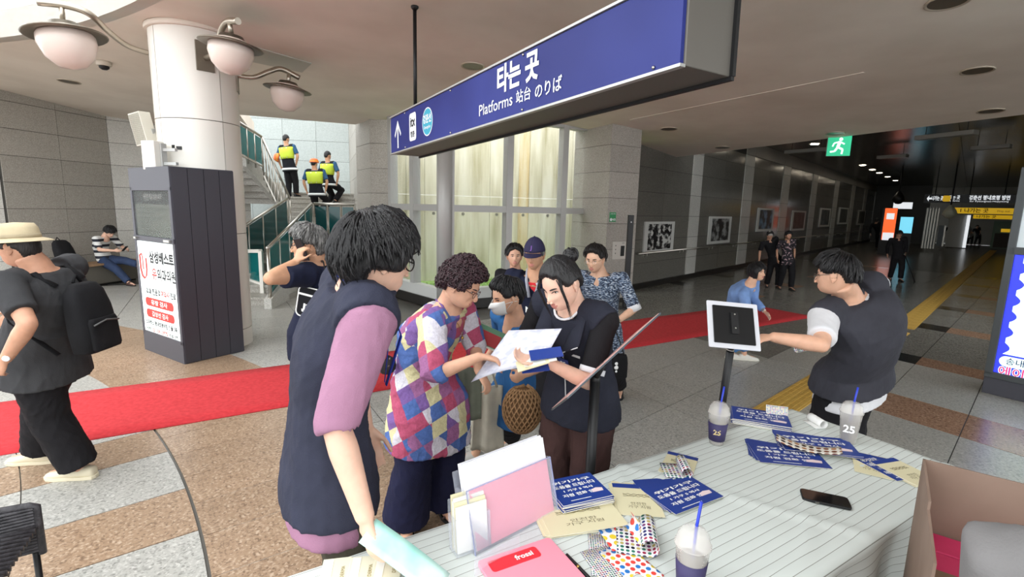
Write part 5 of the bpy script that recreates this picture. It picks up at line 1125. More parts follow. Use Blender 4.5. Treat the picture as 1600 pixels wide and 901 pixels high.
def stripe_mat(name, a, b_, period, frac=.5, axis=2):
    m = mat(name, a, .85); tc = nd(m, 'ShaderNodeTexCoord'); sp = nd(m, 'ShaderNodeSeparateXYZ'); ln(m, tc.outputs['Object'], sp.inputs[0]); d = nd(m, 'ShaderNodeMath', operation='DIVIDE'); ln(m, sp.outputs[axis], d.inputs[0]); d.inputs[1].default_value = period
    f = nd(m, 'ShaderNodeMath', operation='FRACT'); ln(m, d.outputs[0], f.inputs[0]); r = ramp(m, [(0, a), (frac, b_)], 'CONSTANT'); ln(m, f.outputs[0], r.inputs[0]); ln(m, r.outputs[0], bsdf(m).inputs['Base Color']); return m
PALE = (230, 186, 162); TAN = (206, 156, 124); MID = (220, 172, 144)
def ringband(p, d, r, w, m, name, parent, th=.004, seg=20, sy=1.0):
    M = tf(p, d, V3(.3, .7, .2)); s = MB(); s.lathe([(r, -w / 2), (r + th, -w / 2), (r + th, w / 2), (r, w / 2)], seg, M, sy=sy); return s.build(name, m, parent)
def watch(P, k, m_band, m_face, r=.021):
    w = P.wr[k]; d = (P.wr[k] - P.el[k]).normalized(); p = w - d * .03; o = ringband(p, d, r * P.L / 1.6, .022, m_band, 'watch', P.root); n = (CAM - p); n = (n - d * n.dot(d)).normalized(); s = MB(); s.lathe([(.016, 0), (.016, .008), (.013, .010)], 16, tf(p + n * r * P.L / 1.6, n, d)); s.build('watch_face', m_face, o); return o

# --- 1 young man in navy vest, nearest
Y = 1.45
P = Person('young man in navy vest over mauve tee, holding a teal folder over the table', 1.76, atY(515, 705, 1.50), atY(562, 450, 1.47), 62, headc=atY(588, 403, 1.46), look=48, tilt=12, hs=.97, handR=atY(572, 812, 1.20), poleR=V3(-.9, .1, -.3), handL=atY(585, 770, 1.75), vox=.0075, skin_rgb=PALE, hR=dict(dir=V3(.32, -.28, -.9), palm=V3(.75, .55, -.25), thumb=V3(.25, .75, .3), curl=.5, tcurl=.5), arch=.02, sh=.90, hw=1.02, build=.90)
P.finish(HAIR_BLACK); P.top(C_MAUVE, hem=-.40, sleeve=1.04, loose=1.14, sl=1.8, name='tee_shirt', wr=.006, seed=2.0, neck=.985, shoulder=.95); P.vest(C_VEST, hem=-.27, loose=1.26, wr=.008, extra=.018, shoulder=1.14, pad=1.22, neck=.985); P.trousers(C_OLIVE, wide=1.0); P.shoes(S_DARK, S_SOLE)
P.hair(HAIR_BLACK, T=.021, front=.25, side=-.30, nape=-.85, top=.35, rough=.005, freq=40, locks=620, llen=.03, lr=.0065, seed=4, w=1.02)
P.glasses(mat('frame_black', (22, 20, 20), .3), r=.022, th=.0022); YM = P
for t_ in (.80,):    # yoke seam across the back, side seam and hem stitch
    s = MB(); s.tube([P.spine(t_) + P.lat * (.150 * math.sin(a)) - P.fw * (.118 * math.cos(a)) for a in [math.radians(-70 + 14 * k) for k in range(11)]], .0016, 5); s.build('yoke_seam', mat('seam_navy', (38, 40, 54), .8), P.root)
# vest collar and blue lanyard
s = MB(); cc = P.neck - P.ax * .005; pts = []
for k in range(13):
    a = math.radians(-150 + k * 25); pts.append(cc + P.lat * (.088 * math.sin(a)) + P.fw * (.082 * math.cos(a) + .012) + P.ax * (.012 - .018 * math.cos(a)))
s.tube(pts, [(.030, .010)] * 13, 10, side=UP); s.build('vest_collar', C_VEST, P.root)
s = MB(); pts = [cc + P.lat * (.080 * math.sin(a)) + P.fw * (.075 * math.cos(a)) + P.ax * (.022 - .02 * math.cos(a)) for a in [math.radians(100 + k * 20) for k in range(9)]]
f_ = P.spine(.45) + P.fw * .17; pts = [f_ + P.lat * .01, P.spine(.8) + P.fw * .155 + P.lat * .07, P.neck + P.lat * .085 + P.fw * .06 + P.ax * .01] + pts[1:-1] + [P.neck - P.lat * .085 + P.fw * .06 + P.ax * .01, P.spine(.8) + P.fw * .155 - P.lat * .07, f_ - P.lat * .01]
s.tube(pts, [(.007, .0015)] * len(pts), 6, side=UP); s.build('lanyard', mat('lanyard_blue', (44, 70, 190), .6), P.root)

# --- 2 elderly woman in patchwork shirt
fl_, fr_ = at(690, 795), at(634, 826)
P = Person('elderly woman with curly plum hair in patchwork shirt, reading the large sheet', 1.48, atY(672, 612, 2.46), atY(700, 478, 2.38), 105, hipface=140, headc=atY(722, 446, 2.30), look=106, tilt=27, roll=-4, handR=atY(752, 556, 2.08), poleR=V3(-.3, -.5, -.8), handL=atY(748, 582, 2.35), poleL=V3(.3, .4, -.9), footL=fl_, footR=fr_, toe={'L': 150, 'R': 165}, fem=True, vox=.0085, build=1.18, skin_rgb=(220, 170, 142), age=1.0, hR=dict(dir=V3(.9, .0, -.2), palm=V3(0, -.1, -1), thumb=V3(0, 1, 0), curl=.45), hL=dict(dir=V3(.6, -.2, -.75), palm=V3(-.6, .3, -.3), curl=.4), arch=.05)
PATCH = patch_mat(); P.finish(HAIR_PERM); P.top(PATCH, hem=-.56, sleeve=1.22, loose=1.40, sl=2.3, name='patchwork_shirt', wr=.014, seed=4.0, neck=.97, flare=.0); P.trousers(C_DEEP, wide=1.36, flare=1.55, length=.99, wr=.008)
P.hair(HAIR_PERM, T=.034, front=.64, side=-.10, nape=-.5, top=.30, rough=.008, freq=60, curl=1700, seed=8); P.glasses(mat('frame_wine', (74, 34, 34), .3), r=.021)
s = MB(); c = P.spine(.78); loft(s, [(P.spine(.99) + P.fw * .02, P.lat, P.fw, .05, .055), (P.spine(.8) + P.fw * .05, P.lat, P.fw, .055, .055), (P.spine(.3) + P.fw * .052, P.lat, P.fw, .05, .055), (P.spine(-.2) + P.fw * .05, P.lat, P.fw, .05, .055)], 16); s.build('inner_top', spot_mat('black_floral_top', (24, 22, 26), (24, 22, 26), (120, 70, 90), 28, .6, .66), P.root)
s = MB()
for sg in (-1, 1):   # shirt collar
    pts = [P.neck - P.fw * .05 + P.ax * .012 + P.lat * sg * .02, P.neck + P.lat * sg * .062 + P.ax * .014, P.neck + P.lat * sg * .07 + P.fw * .05 - P.ax * .03, P.neck + P.lat * sg * .085 + P.fw * .075 - P.ax * .075]; s.tube(pts, [(.022, .006), (.026, .007), (.028, .007), (.010, .004)], 10, side=P.lat * sg + UP)
s.build('shirt_collar', PATCH, P.root)
s = MB(); a0 = P.neck + P.ax * .0; s.tube([a0 + P.lat * .052 + P.fw * .02, a0 + P.lat * .035 + P.fw * .085 - P.ax * .06, a0 + P.fw * .105 - P.ax * .13, a0 - P.lat * .035 + P.fw * .085 - P.ax * .06, a0 - P.lat * .052 + P.fw * .02], .0016, 6); s.ball(a0 + P.fw * .107 - P.ax * .135, .008); s.build('necklace', mat('gold_chain', (196, 160, 90), .3, .9), P.root)
for k in 'LR':   # open sandals: dark band, straps, sole
    g = P.an[k]; d = P.toe[k]; sd = d.cross(UP); z0 = g - UP * .045 * P.L; o = MB(); M = Matrix(((d.x, sd.x, 0, z0.x), (d.y, sd.y, 0, z0.y), (0, 0, 1, 0), (0, 0, 0, 1))); outl = [(-.06, .02), (-.03, .034), (.05, .036), (.10, .042), (.14, .034), (.165, .012)]
    o.prism([(u, -w) for u, w in outl] + [(u, w) for u, w in outl[::-1]], .002, .022, M); sn_ = o.build('sandal', S_SOLE, P.root); o = MB(); o.tube([M @ V3(.06, -.042, .02), M @ V3(.055, -.03, .05), M @ V3(.045, 0, .066), M @ V3(.055, .03, .05), M @ V3(.06, .042, .02)], [(.026, .005)] * 5, 8, side=d); o.build('strap', mat('sandal_silver', (118, 104, 104), .35, .5), sn_); o = MB(); o.tube([M @ V3(.115, -.042, .02), M @ V3(.12, 0, .045), M @ V3(.115, .042, .02)], [(.008, .004)] * 3, 8, side=d); o.build('strap', mat('sandal_brown', (70, 52, 50), .5), sn_)
OL = P
# --- 3 woman in blue with face mask
P = Person('woman in blue top with white face mask, carrying the woven bag', 1.42, atY(800, 612, 2.85), atY(806, 498, 2.74), 232, headc=atY(792, 463, 2.66), look=245, tilt=18, handL=atY(822, 585, 2.62), poleL=V3(.5, .3, -.9), handR=atY(760, 560, 2.85), footR=at(742, 722), footL=at(800, 700), toe={'R': 262, 'L': 240}, fem=True, vox=.0095, skin_rgb=(222, 172, 142), build=1.02, hL=dict(curl=.8), age=.5)
P.finish(); P.top(C_BLUE, hem=-.35, sleeve=.95, loose=1.24, sl=1.7, name='blue_top', neck=.965); P.trousers(C_BLACK, wide=1.25, length=.80); P.hair(HAIR_BLACK, T=.016, front=.68, side=.04, nape=-.62, top=.5, rough=.005, locks=140, llen=.008, seed=12); P.shoes(S_GREY, S_WHITE, name='sneaker', big=1.08)
mk = MB(); S = P.HM @ Matrix.Scale(P.hsc, 4)
mk.sheet(lambda a, c: S @ (lambda p: V3(p.x * 1.06, p.y + .012 + .020 * math.sin(math.pi * a) * math.sin(math.pi * (.15 + .8 * c)), p.z))(head_point(math.acos(.0 - .92 * c), (a - .5) * 2.3)), 16, 10, thick=.002); o = mk.build('face_mask', mat('mask_white', (232, 232, 230), .8), P.root)
for sg in (-1, 1):
    for zf in (-.2, -.7): q = MB(); q.tube([S @ (head_point(math.acos(zf), sg * 1.03) + V3(0, .008, 0)), S @ V3(sg * .080, .0, -.02), S @ V3(sg * .079, -.03, -.005 if zf > -.5 else -.03)], .0014, 5); q.build('ear_loop', mat('mask_white', (232, 232, 230), .8), o)
BW = P
# --- 4 woman in black vest with hair bun
P = Person('woman with black hair bun in black vest, leaning over to hold the large sheet', 1.60, atY(907, 606, 2.32), atY(894, 476, 2.16), 222, headc=atY(877, 444, 2.06), look=226, tilt=26, roll=6, hs=.97, handL=atY(848, 562, 1.94), poleL=V3(.8, .2, -.6), handR=atY(828, 545, 2.12), poleR=V3(-.2, .8, -.5), fem=True, vox=.0078, skin_rgb=(236, 194, 172), build=1.03, hL=dict(dir=V3(-.95, -.1, .05), palm=V3(.1, -.3, 1), thumb=V3(0, -1, .2), curl=.35, tcurl=.2), arch=.02, sh=.97)
P.finish(HAIR_BLACK); P.top(C_BLACK, hem=-.15, sleeve=.80, loose=1.04, sl=1.5, name='black_tee', neck=.985, wr=.004, shoulder=.98); P.vest(C_VEST2, hem=-.26, loose=1.28, extra=.016, shoulder=1.12, neck=.955, pad=1.0); P.trousers(C_BROWN, wide=1.28, flare=1.6, wr=.008); P.shoes(S_DARK, S_SOLE)
P.hair(HAIR_BLACK, T=.013, front=.66, side=.02, nape=-.5, top=.7, rough=.0035, freq=70, seed=21)
s = MB(); bc = P.wm((-.0, -.115, .088)); rnd = random.Random(3)
for k in range(70):
    a = rnd.uniform(0, 6.28); ax_ = V3(rnd.gauss(0, 1), rnd.gauss(0, 1), rnd.gauss(0, 1)).normalized(); e1 = ax_.orthogonal().normalized(); e2 = ax_.cross(e1); R = rnd.uniform(.020, .034); s.tube([bc + e1 * R * math.cos(a + q * .4) + e2 * R * .9 * math.sin(a + q * .4) for q in range(8)], [.002, .005, .006, .006, .006, .006, .005, .002], 6, flat=.6)
s.ball(bc, (.033, .033, .028)); s.build('hair_bun', HAIR_BLACK, P.root)
s = MB()
for sg, n_ in ((-1, 7), (1, 6)):
    for k in range(n_): x = sg * (.052 + .018 * rnd.random()); s.tube([P.wm((x, .070 - .02 * rnd.random(), .065)), P.wm((x * 1.22, .074, .02)), P.wm((x * 1.22, .072, -.05)), P.wm((x * 1.05, .068 + .01 * rnd.random(), -.12 - .03 * rnd.random()))], [.0022, .0022, .0016, .0005], 5)
s.build('loose_strands', HAIR_BLACK, P.root)
for k in 'LR': q = P.sh[k].lerp(P.el[k], .80); ringband(q, (P.el[k] - P.sh[k]), .049, .024, C_WHITE, 'white_cuff', P.root, th=.006)
s = MB()  # white tee neckline and collar edges with white piping
s.tube([P.neck + P.lat * .05 * math.sin(a) * 1.15 + P.fw * (.052 * math.cos(a) + .040) + P.ax * (.008 - .030 * max(0, math.cos(a))) for a in [math.radians(k * 20) for k in range(19)]], .0055, 8); s.build('white_neckline', C_WHITE, P.root)
for sg in (-1, 1):
    s = MB(); A_, B_, C_, D_ = P.neck + P.lat * sg * .058 + P.ax * .025 + P.fw * .015, P.neck + P.lat * sg * .110 + P.fw * .05 + P.ax * .004, P.neck + P.lat * sg * .118 + P.fw * .142 - P.ax * .095, P.neck + P.lat * sg * .030 + P.fw * .155 - P.ax * .150
    s.sheet(lambda a, c: (A_.lerp(D_, a)).lerp(B_.lerp(C_, a), c) + P.fw * .012 * math.sin(math.pi * c), 8, 4, thick=.004); lp = s.build('lapel', C_VEST2, P.root); s = MB(); s.tube([D_ + P.fw * .006, C_ + P.fw * .008], .0022, 6); s.build('piping', mat('piping_white', (214, 214, 216), .6), lp)
s = MB(); s.tube([P.spine(t) + P.fw * (.128 + .01 * math.sin(t * 4)) + P.lat * .0 for t in (.66, .45, .25, .05, -.2)], .0026, 6); s.build('zip', mat('piping_white', (214, 214, 216), .6), P.root)
s = MB(); s.box((0, 0, 0), (.045, .012, .002), frame(P.spine(.62) + P.fw * .128 - P.lat * .065, P.lat, P.ax)); s.build('name_patch', mat('piping_white', (214, 214, 216), .6), P.root)
q = P.spine(.48) + P.fw * .14; Mb_ = frame(q, -P.lat, P.ax); t = thing('name_badge', q, 'blue name badge hanging at the chest of the bun-haired woman', 'badge'); s = MB(); s.box((0, 0, 0), (.055, .07, .003), Mb_); s.build('card', mat('badge_blue', (34, 52, 118), .4), t); s = MB(); s.tube([q + P.ax * .035, P.spine(.75) + P.fw * .105 + P.lat * .03, P.neck + P.lat * .055 + P.fw * .03], .002, 5); s.tube([q + P.ax * .035, P.spine(.75) + P.fw * .105 - P.lat * .03, P.neck - P.lat * .055 + P.fw * .03], .002, 5); s.build('cord', BLACKP, t); text('25', .03, Mb_ @ Matrix.Translation((0, .01, .002)), PRW, t, bold=.03)
VW = P
# --- 5 man in navy cap
P = Person('man in navy cap, navy jacket and red print shirt behind the masked woman', 1.58, atY(838, 532, 3.75), atY(838, 428, 3.68), 200, headc=atY(835, 398, 3.62), look=196, tilt=8, fem=False, vox=.011, skin_rgb=TAN, build=1.02, age=.8)
P.finish(); P.top(C_NAVY, hem=-.3, sleeve=1.9, loose=1.2, sl=1.5, name='jacket', neck=.97); P.trousers(C_BLACK); P.shoes(S_DARK, S_SOLE); P.hair(HAIR_GREY, T=.010, front=.5, side=-.05, nape=-.5, top=.1)
def baseball(P, m, name='cap', bill=.075, logo=None, up_=.03):
    S = P.HM @ Matrix.Scale(P.hsc, 4); s = MB(); prof = []
    for i in range(9): th = i / 8 * 1.36; prof.append(th)
    s.sheet(lambda a, c: S @ (V3(.086 * math.sin(c * 1.40) * math.sin(a * 2 * math.pi), .106 * math.sin(c * 1.40) * math.cos(a * 2 * math.pi) - .004, .128 * math.cos(c * 1.40) + .014)), 28, 10, thick=.003); cap = s.build(name, m, P.root)
    s = MB(); s.sheet(lambda a, c: S @ V3(.080 * math.sin((a - .5) * 2.5) * (1 - .12 * c), .098 * math.cos((a - .5) * 2.5) + bill * c * (1 - 1.9 * abs(a - .5) ** 2), .032 - .016 * c - .045 * (a - .5) ** 2), 14, 5, thick=.004); s.build('bill', m, cap); s = MB(); s.ball(S @ V3(0, -.004, .143), .006); s.build('button', m, cap)
    if logo: text(logo[0], .045 * P.hsc, S @ Matrix.Translation((0, .098, .075)) @ Matrix.Rotation(math.radians(180), 4, 'Z') @ Matrix.Rotation(math.radians(68), 4, 'X') , logo[1], cap, bold=.03)
    return cap
baseball(P, mat('cap_navy', (38, 34, 66), .8), logo=('J', mat('logo_violet', (120, 80, 160), .7)))
s = MB(); loft(s, [(P.spine(.92) + P.fw * .055, P.lat, P.fw, .055, .045), (P.spine(.5) + P.fw * .062, P.lat, P.fw, .062, .05), (P.spine(-.22) + P.fw * .062, P.lat, P.fw, .065, .052)], 14); it_ = s.build('print_shirt', spot_mat('red_print', (198, 34, 44), (198, 34, 44), (206, 206, 214), 12, .56, .62), P.root)
s = MB(); loft(s, [(P.spine(.38) + P.fw * .066, P.lat, P.fw, .062, .052), (P.spine(-.24) + P.fw * .066, P.lat, P.fw, .067, .054)], 14); s.build('print_band', spot_mat('navy_print', (36, 38, 66), (36, 38, 66), (206, 206, 216), 26, .54, .62), it_)
text('NTD', .06, frame(P.spine(.52) + P.fw * .118, -P.lat, P.ax), PRW, it_, bold=.05)
s = MB(); s.tube([P.neck - P.fw * .06 + P.ax * .03, P.neck + P.lat * .07 + P.ax * .02, P.neck + P.lat * .05 + P.fw * .08 - P.ax * .03, P.neck + P.lat * .02 + P.fw * .115 - P.ax * .15], .020, 8, flat=.5); s.tube([P.neck - P.fw * .06 + P.ax * .03, P.neck - P.lat * .07 + P.ax * .02, P.neck - P.lat * .05 + P.fw * .08 - P.ax * .03, P.neck - P.lat * .01 + P.fw * .115 - P.ax * .17], .020, 8, flat=.5); s.build('scarf', cloth('scarf_grey', (176, 178, 190)), P.root)
# --- 6 woman behind with short dark hair
P = Person('short-haired woman in black cardigan standing behind the capped man', 1.50, atY(808, 500, 4.7), atY(806, 424, 4.65), 200, headc=atY(804, 400, 4.6), look=176, fem=True, vox=.012, skin_rgb=(214, 166, 140))
P.finish(); P.top(C_BLACK, hem=-.3, sleeve=1.9, loose=1.2, sl=1.5, name='cardigan'); P.trousers(C_BLACK); P.shoes(S_DARK, S_SOLE); P.hair(HAIR_BLACK, T=.016, front=.66, side=-.02, nape=-.6, locks=70, rough=.006, llen=.005)
s = MB(); s.tube([P.spine(.3) + P.fw * .1 + P.lat * .07, P.spine(.7) + P.fw * .1 + P.lat * .09, P.neck + P.lat * .1 - P.ax * .01], [(.016, .004)] * 3, 6, side=P.lat); s.build('bag_strap', C_WHITE, P.root)
# --- 7 woman in blue-grey patterned blouse
P = Person('woman with cropped hair and glasses in blue-grey patterned blouse carrying a black handbag', 1.50, atY(938, 520, 4.0), atY(937, 427, 3.92), 205, headc=atY(930, 405, 3.86), look=212, tilt=12, fem=True, vox=.0105, skin_rgb=(226, 180, 152), build=1.12, handL=atY(960, 505, 3.72), poleL=V3(.8, .3, 0), footL=at(968, 616), footR=at(930, 605), hL=dict(dir=V3(0, -.1, -1), palm=V3(-1, 0, 0), curl=.7), age=.5, sh=1.05)
PAT = spot_mat('blouse_pattern', (40, 48, 66), (96, 112, 136), (188, 196, 206), 52, .46, .58, (1, 1, 2.4)); P.finish(); P.top(PAT, hem=-.36, sleeve=.95, loose=1.25, sl=1.55, name='blouse', neck=.98); P.trousers(C_BLACK, wide=1.1, length=.93); P.shoes(S_DARK, S_SOLE, name='slip_on_shoe')
P.hair(HAIR_SOFT, T=.014, front=.70, side=.12, nape=-.45, top=.8, locks=110, rough=.004, llen=.003, seed=31); P.glasses(mat('frame_gold', (186, 150, 110), .3, .7), r=.022, th=.0012); watch(P, 'L', BLACKP, STEEL, .021)
for k in 'L': ringband(P.sh[k].lerp(P.el[k], .97), (P.el[k] - P.sh[k]), .045, .05, C_WHITE, 'white_cuff', P.root, th=.006)
PB = P
# --- 8 man on the telephone
P = Person('grey-haired man in navy tee talking on a mobile phone', 1.60, atY(492, 512, 3.2), atY(496, 410, 3.15), 268, headc=atY(481, 382, 3.1), look=258, tilt=6, handL=atY(462, 410, 2.92), poleL=V3(-.15, -1, -.45), handR=atY(466, 540, 3.25), vox=.0095, skin_rgb=TAN, build=1.12, hL=dict(dir=V3(.35, .05, .9), palm=V3(.6, .75, 0), thumb=V3(.75, -.2, .2), curl=.55), age=.6)
P.finish(HAIR_GREY); P.top(C_NAVY, hem=-.38, sleeve=.62, loose=1.2, sl=1.6, name='tee_shirt', belly=.02); P.trousers(C_BLACK, wide=1.2); P.shoes(S_DARK, S_SOLE); P.hair(HAIR_GREY, T=.019, front=.55, side=.0, nape=-.66, top=.4, locks=330, rough=.006, llen=.005, seed=41); P.glasses(mat('frame_black', (22, 20, 20), .3), r=.02)
for sg in (-.012, .012): s = MB(); s.tube([P.hip['L'] - P.HR * .105 + P.HF * sg, P.kn['L'] - P.HR * .070 + P.HF * sg, P.an['L'] - P.HR * .05 + P.HF * sg], .005, 6); s.build('white_stripe', PRW, P.root)
PM = P; q = P.wr['L'] + (P.wm((-.082, .02, -.01)) - P.wr['L']) * .85; t = thing('mobile_phone', q, 'dark mobile phone held to the ear of the grey-haired man', 'phone'); s = MB(); s.box((0, 0, 0), (.07, .145, .009), frame(q, V3(.8, -.5, .1), V3(-.45, -.1, .9))); s.build('phone_body', BLACKP, t, .003)
t = thing('shoulder_bag', atY(484, 476, 2.96), 'black shoulder bag with white piping worn by the man on the phone', 'bag'); Mq = frame(atY(484, 473, 2.97), V3(.97, -.2, -.18), V3(.18, 0, .98)); s = MB(); s.prism(rrect(.17, .19, .03), -.05, 0, Mq); s.build('pouch', cloth('bag_black', (26, 26, 30)), t, .006)
s = MB(); rr = rrect(.164, .184, .03, 6); s.tube([Mq @ V3(x, y, .003) for x, y in rr + rr[:1]], .0042, 6); s.build('piping', PRW, t); s = MB(); s.beam(Mq @ V3(-.08, .045, .004), Mq @ V3(.08, .045, .004), .004, .012); s.build('zip', PRW, t); text('JSS', .045, Mq @ Matrix.Translation((0, -.03, .003)), PRW, t, bold=.05, width=.09); s = MB(); s.beam(Mq @ V3(-.045, -.06, .003), Mq @ V3(.045, -.06, .003), .003, .006); s.build('underline', PRW, t)
s = MB(); s.tube([Mq @ V3(.06, .09, -.02), atY(512, 440, 3.0), atY(505, 408, 3.05), atY(490, 412, 3.3)], [(.010, .003)] * 4, 6, side=V3(0, -1, 0)); s.build('strap', BLACKP, t)
# --- 9 woman in white cap
P = Person('woman in white cap and white cardigan half hidden behind the man on the phone', 1.48, atY(524, 515, 4.1), atY(526, 418, 4.1), 215, headc=atY(522, 391, 4.05), look=222, fem=True, vox=.012, skin_rgb=PALE)
P.finish(); P.top(C_WHITE, hem=-.4, sleeve=1.9, loose=1.25, sl=1.6, name='cardigan'); P.trousers(C_BLACK); P.shoes(S_DARK, S_WHITE); P.hair(HAIR_SOFT, T=.012, front=.5, side=-.6, nape=-.9, locks=60); baseball(P, mat('cap_white', (234, 234, 230), .8)); s = MB(); s.tube([P.spine(.1) + P.fw * .12 - P.lat * .1, P.spine(.6) + P.fw * .12, P.neck + P.lat * .1], .008, 6); s.build('bag_strap', BLACKP, P.root)
# --- 10 man with sun hat walking out of the picture
Y = 2.75
P = Person('man in beige sun hat and dark clothes walking past at the left edge', 1.60, atY(72, 548, 2.80), atY(64, 420, 2.75), 266, headc=atY(29, 386, 2.70), look=268, tilt=4, handL=atY(8, 562, 2.45), poleL=V3(.7, -.3, -.5), handR=atY(-10, 520, 3.0), footL=at(128, 746), footR=at(66, 722), toe={'L': 264, 'R': 262}, vox=.0085, skin_rgb=(210, 158, 130), build=1.24, hL=dict(curl=.45), age=.6, kneeL=V3(-1, -.1, .1), kneeR=V3(-1, .1, .3))
P.finish(HAIR_SOFT); P.top(C_CHAR, hem=-.32, sleeve=.72, loose=1.2, sl=1.65, name='tee_shirt', belly=.04); P.trousers(C_BLACK, wide=1.3, flare=1.15); P.shoes(S_CREAM, S_CREAM, name='clog', big=1.12, h=.8); P.hair(HAIR_SOFT, T=.008, front=.5, side=-.1, nape=-.6); watch(P, 'L', STEEL, WHT, .024)
S = P.HM @ Matrix.Scale(P.hsc, 4); HB = cloth('hat_beige', (206, 190, 158)); s = MB(); s.lathe([(.098, .048), (.097, .07), (.092, .11), (.078, .135), (.001, .142)], 28, S, sy=1.14); hb = s.build('sun_hat', HB, P.root); s = MB(); s.lathe([(.096, .054), (.122, .046), (.150, .034), (.153, .030), (.122, .040), (.094, .046)], 32, S, sy=1.1); s.build('brim', HB, hb); s = MB(); s.lathe([(.0995, .05), (.0995, .072), (.097, .074)], 28, S, sy=1.14); s.build('band', cloth('hat_band', (182, 168, 140)), hb)
s = MB()
for sg in (-1, 1): s.ball(S @ V3(sg * .033, .094, .0), (.022 * P.hsc, .006, .017 * P.hsc), 12, 8, P.HM.to_3x3().to_4x4()); s.tube([S @ V3(sg * .055, .085, .006), S @ V3(sg * .076, .04, .01), S @ V3(sg * .08, -.02, .008)], .003, 6)
s.tube([S @ V3(-.02, .1, .006), S @ V3(.02, .1, .006)], .003, 6); s.build('sunglasses', mat('sunglass', (26, 22, 22), .15), P.root)
s = MB(); s.ball(P.spine(.35) + P.fw * .16 - P.lat * .09, .014, 12, 8); s.build('badge', mat('badge_yellow', (196, 200, 110), .4), P.root)
HM = P
def backpack(c, fwd, h, w, d, label, strap=None, tiltv=0.0):
    fwd = Vector(fwd).normalized(); t = thing('backpack', c, label, 'backpack'); up = (UP + fwd * tiltv).normalized(); rt = fwd.cross(up).normalized(); BK = cloth('backpack_black', (30, 30, 33), .8, .3); s = MB()
    loft(s, [(c + up * h * u - fwd * d * o, rt, fwd, w * a, d * b_) for u, a, b_, o in ((-.5, .40, .32, .0), (-.47, .47, .44, .02), (-.2, .5, .5, .06), (.15, .48, .44, .03), (.38, .42, .34, 0), (.48, .30, .22, 0), (.5, .2, .12, 0))], 20, 3.2); s.build('main_body', BK, t)
    s = MB(); loft(s, [(c + up * h * u - fwd * d * .48, rt, fwd, w * a, d * .14) for u, a in ((-.46, .34), (-.42, .38), (-.05, .38), (.0, .34))], 16, 3.2); s.build('front_pocket', BK, t); s = MB(); s.tube([c + up * h * u - fwd * d * .64 + rt * w * x for u, x in ((-.08, -.34), (-.04, 0), (-.08, .34))], .005, 6); s.build('zip', mat('zip_grey', (92, 92, 92), .5), t); s = MB(); s.tube([c + up * h * .5 + rt * w * .1 + fwd * d * .2, c + up * h * .6 + fwd * d * .2, c + up * h * .5 - rt * w * .1 + fwd * d * .2], .008, 8); s.build('grab_handle', BK, t)
    for pts in strap or []: s = MB(); s.tube(pts, [(.022, .006)] * len(pts), 8, side=rt); s.build('shoulder_strap', BK, t)
    return t
P = HM; bc = P.spine(.50) - P.fw * .20 + V3(0, 0, -.0)
backpack(bc, P.F, .40, .28, .14, 'black backpack on the back of the man in the sun hat', [[bc + UP * .2 + P.F * .08 + P.lat * x, P.neck + P.lat * x * 1.1 - P.ax * .0 + UP * .008 - P.fw * .05, P.neck + P.lat * x * 1.15 + P.fw * .09 - P.ax * .06, P.spine(.65) + P.fw * .155 + P.lat * x * 1.2, P.spine(.45) + P.fw * .08 + P.lat * x * 1.75, bc - UP * .18 + P.F * .09 + P.lat * x * 1.3] for x in (-.095, .095)], .1)
# --- 11 seated young man
sp = atY(141, 414, 9.55); P = Person('young man in striped tee sitting cross-legged on the bench with a phone', 1.52, V3(-8.12, 9.85, .50), V3(-8.08, 9.82, .955), 95, hipface=95, headc=V3(-7.93, 9.78, 1.055), look=108, tilt=38, footR=V3(-7.60, 9.72, 0), footL=V3(-7.18, 9.72, .33), kneeR=V3(.5, 0, 1), kneeL=V3(.3, -.2, 1), toe={'R': 110, 'L': 95}, handL=V3(-7.75, 9.95, .70), handR=V3(-7.76, 9.62, .70), vox=.011, skin_rgb=PALE, arch=.06)
P.finish(); P.top(stripe_mat('tee_stripes', (222, 222, 220), (40, 42, 52), .115, .55), hem=-.05, sleeve=.85, loose=1.2, sl=1.7, name='striped_tee'); P.trousers(C_DENIM, wide=1.15, name='jeans'); P.shoes(mat('sandal_brown2', (92, 66, 60), .6), S_SOLE, name='sandal'); P.hair(HAIR_BLACK, T=.022, front=.25, side=-.2, nape=-.6, locks=160, rough=.005)
q = (P.wr['L'] + P.wr['R']) / 2 + V3(.10, -.02, .03); t = thing('mobile_phone', q, 'mobile phone in the hands of the seated young man', 'phone'); s = MB(); s.box((0, 0, 0), (.07, .14, .009), frame(q, V3(0, 1, 0), V3(.7, 0, .7))); s.build('phone_body', BLACKP, t, .003)
backpack(V3(-8.28, 9.12, .69), V3(-1, .1, 0), .48, .34, .2, 'black backpack leaning on the bench beside the seated young man', tiltv=.25)
